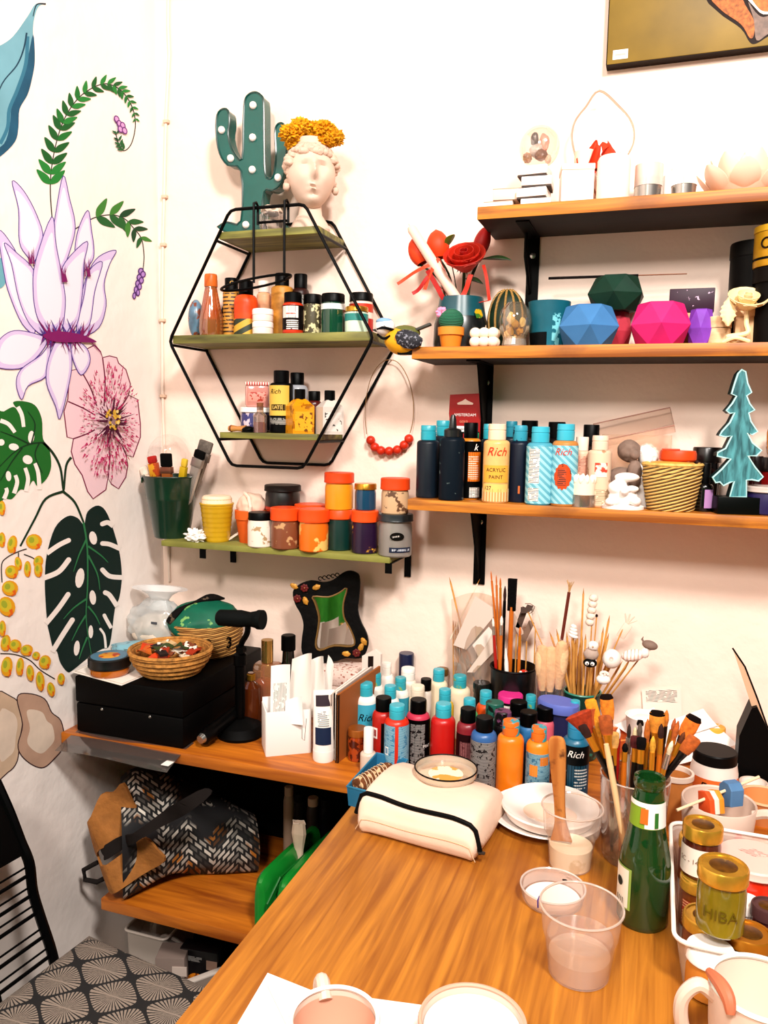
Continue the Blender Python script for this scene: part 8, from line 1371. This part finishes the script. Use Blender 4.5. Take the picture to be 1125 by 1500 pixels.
# ------------------------------------------------------------------ chair
zs = .47; A = G(130, 1354, zs); yaw = -.16; U = V((math.cos(yaw), math.sin(yaw), 0)); Vv = V((math.sin(yaw)*.35-.05, -1, 0)).normalized()
def cushmat():
    m, nt, P_, N, L = _new('leaf_print'); P_.inputs['Roughness'].default_value = .9; tc = N('ShaderNodeTexCoord'); s = N('ShaderNodeSeparateXYZ'); L(tc.outputs['Object'], s.inputs[0])
    def mth(op, a, b=None, c=None):
        n = N('ShaderNodeMath'); n.operation = op
        for i, v in enumerate((a, b, c)):
            if v is None: continue
            if isinstance(v, (int, float)): n.inputs[i].default_value = v
            else: L(v, n.inputs[i])
        return n.outputs[0]
    ka, kb = 2*PI/.105, 2*PI/.092
    cu = mth('COSINE', mth('MULTIPLY', s.outputs['X'], ka)); cv = mth('COSINE', mth('MULTIPLY', s.outputs['Y'], kb)); e = mth('ABSOLUTE', mth('ADD', cu, mth('MULTIPLY', cv, 1.0)))
    ln = mth('GREATER_THAN', e, .22)
    # veins: strokes leaning out from each leaf's midrib
    A1, B1 = .105, .092; pos = mth('GREATER_THAN', mth('ADD', cu, cv), 0)
    lx = mth('WRAP', mth('ADD', s.outputs['X'], mth('MULTIPLY', pos, -A1/2)), 0, A1); ly = mth('WRAP', mth('ADD', s.outputs['Y'], mth('MULTIPLY', pos, -B1/2)), 0, B1)
    for n_ in (lx, ly): n_.node.inputs[1].default_value = A1 if n_ is lx else B1; n_.node.inputs[2].default_value = 0
    lx = mth('SUBTRACT', lx, A1/2); ly = mth('SUBTRACT', ly, B1/2); st = mth('SINE', mth('MULTIPLY', mth('ARCTAN2', ly, lx), 34)); ppy = mth('ABSOLUTE', ly); nz = N('ShaderNodeTexNoise'); nz.inputs['Scale'].default_value = 220; L(tc.outputs['Object'], nz.inputs['Vector'])
    sv = mth('GREATER_THAN', mth('ADD', st, mth('MULTIPLY', nz.outputs['Fac'], 1.4)), .35); mid = mth('LESS_THAN', ppy, .0012); tot = mth('MULTIPLY', mth('MAXIMUM', sv, mid), ln)
    x = N('ShaderNodeMix'); x.data_type = 'RGBA'; L(tot, x.inputs['Factor']); x.inputs[6].default_value = lin('1d1a1b'); x.inputs[7].default_value = lin('9a8c80'); L(x.outputs[2], P_.inputs['Base Color']); return m
t = thing('chair', 'black wire backed chair with a leaf print cushion at the lower left', 'chair', (A.x, A.y, 0)); a0 = V((A.x, A.y, 0))
cw, cl = .42, .42
def cf(u, v, z): return U*(u*cw)+Vv*(v*cl)+V((0, 0, z))
def cfs(u, v):
    e = (1-(2*u-1)**6)*(1-(2*v-1)**6); return cf(u, v, zs-.022+.026*e**.5)
cu_ = GR(cfs, 24, 24); CO = O('cushion', J(cu_, GR(lambda u, v: cf(u, v, zs-.022-.02*((1-(2*u-1)**6)*(1-(2*v-1)**6))**.5), 24, 24)), cushmat(), t)
O('seat', CG([tuple(cf(u, v, z)) for z in (zs-.055, zs-.04) for u, v in ((.03, .03), (.97, .03), (.97, .97), (.03, .97))], [(3,2,1,0),(0,1,5,4),(1,2,6,5),(2,3,7,6),(3,0,4,7),(4,5,6,7)]), BLK, t)
for u, v in ((.06, .06), (.94, .06), (.94, .94), (.06, .94)): O('leg', TB([tuple(cf(u, v, zs-.05)), tuple(cf(u+(u-.5)*.12, v+(v-.5)*.12, 0))], .009), BLK, t)
yb = A.y-.075
sp_pts = [W(x, y, yb)-a0 for x, y in ((80, 1412), (73, 1385), (58, 1340), (48, 1305), (43, 1265), (30, 1232), (14, 1190), (-6, 1145))]
O('back_post', TB(spl(sp_pts, 5), .0085), BLK, t); dv = Vv*.36
O('back_post', TB(spl([p+dv for p in sp_pts], 5), .0085), BLK, t)
O('back_rung', TB(spl([p+dv*.30+V((-.0, 0, 0)) for p in sp_pts[:5]], 5), .004), BLK, t)
full = spl(sp_pts, 8)
for i, f_ in enumerate((.10, .20, .31, .42, .52)): p = full[int(f_*(len(full)-1))]; O('back_wire', TB([tuple(p), tuple(p+dv)], .0032), BLK, t); O('back_wire', TB([tuple(p+V((-.006, 0, .012))), tuple(p+dv+V((-.006, 0, .012)))], .0018), BLK, t)
p, q = full[int(.66*(len(full)-1))], full[-1]; O('back_pad', CG([tuple(v) for v in (p+V((.004, 0, 0)), q+V((.004, 0, 0)), q+dv, p+dv)]+[tuple(v+V((-.02, 0, 0))) for v in (p, q, q+dv, p+dv)], [(0,1,2,3),(7,6,5,4),(0,4,5,1),(1,5,6,2),(2,6,7,3),(3,7,4,0)]), BLK, t)
# green curtain behind the viewer, seen in the little mirror
t = thing('curtain', 'green pleated curtain reflected in the black framed mirror', 'curtain', (-.45, -2.62, 0)); O('cloth', GR(lambda u, v: ((u-.5)*.9, .03*math.sin(u*60), .05+2.1*v), 120, 2, .002), mat('4aa03a', .8, var=.15), t); O('rail', TB([(-.5, 0, 2.16), (.5, 0, 2.16)], .012), SILV, t)
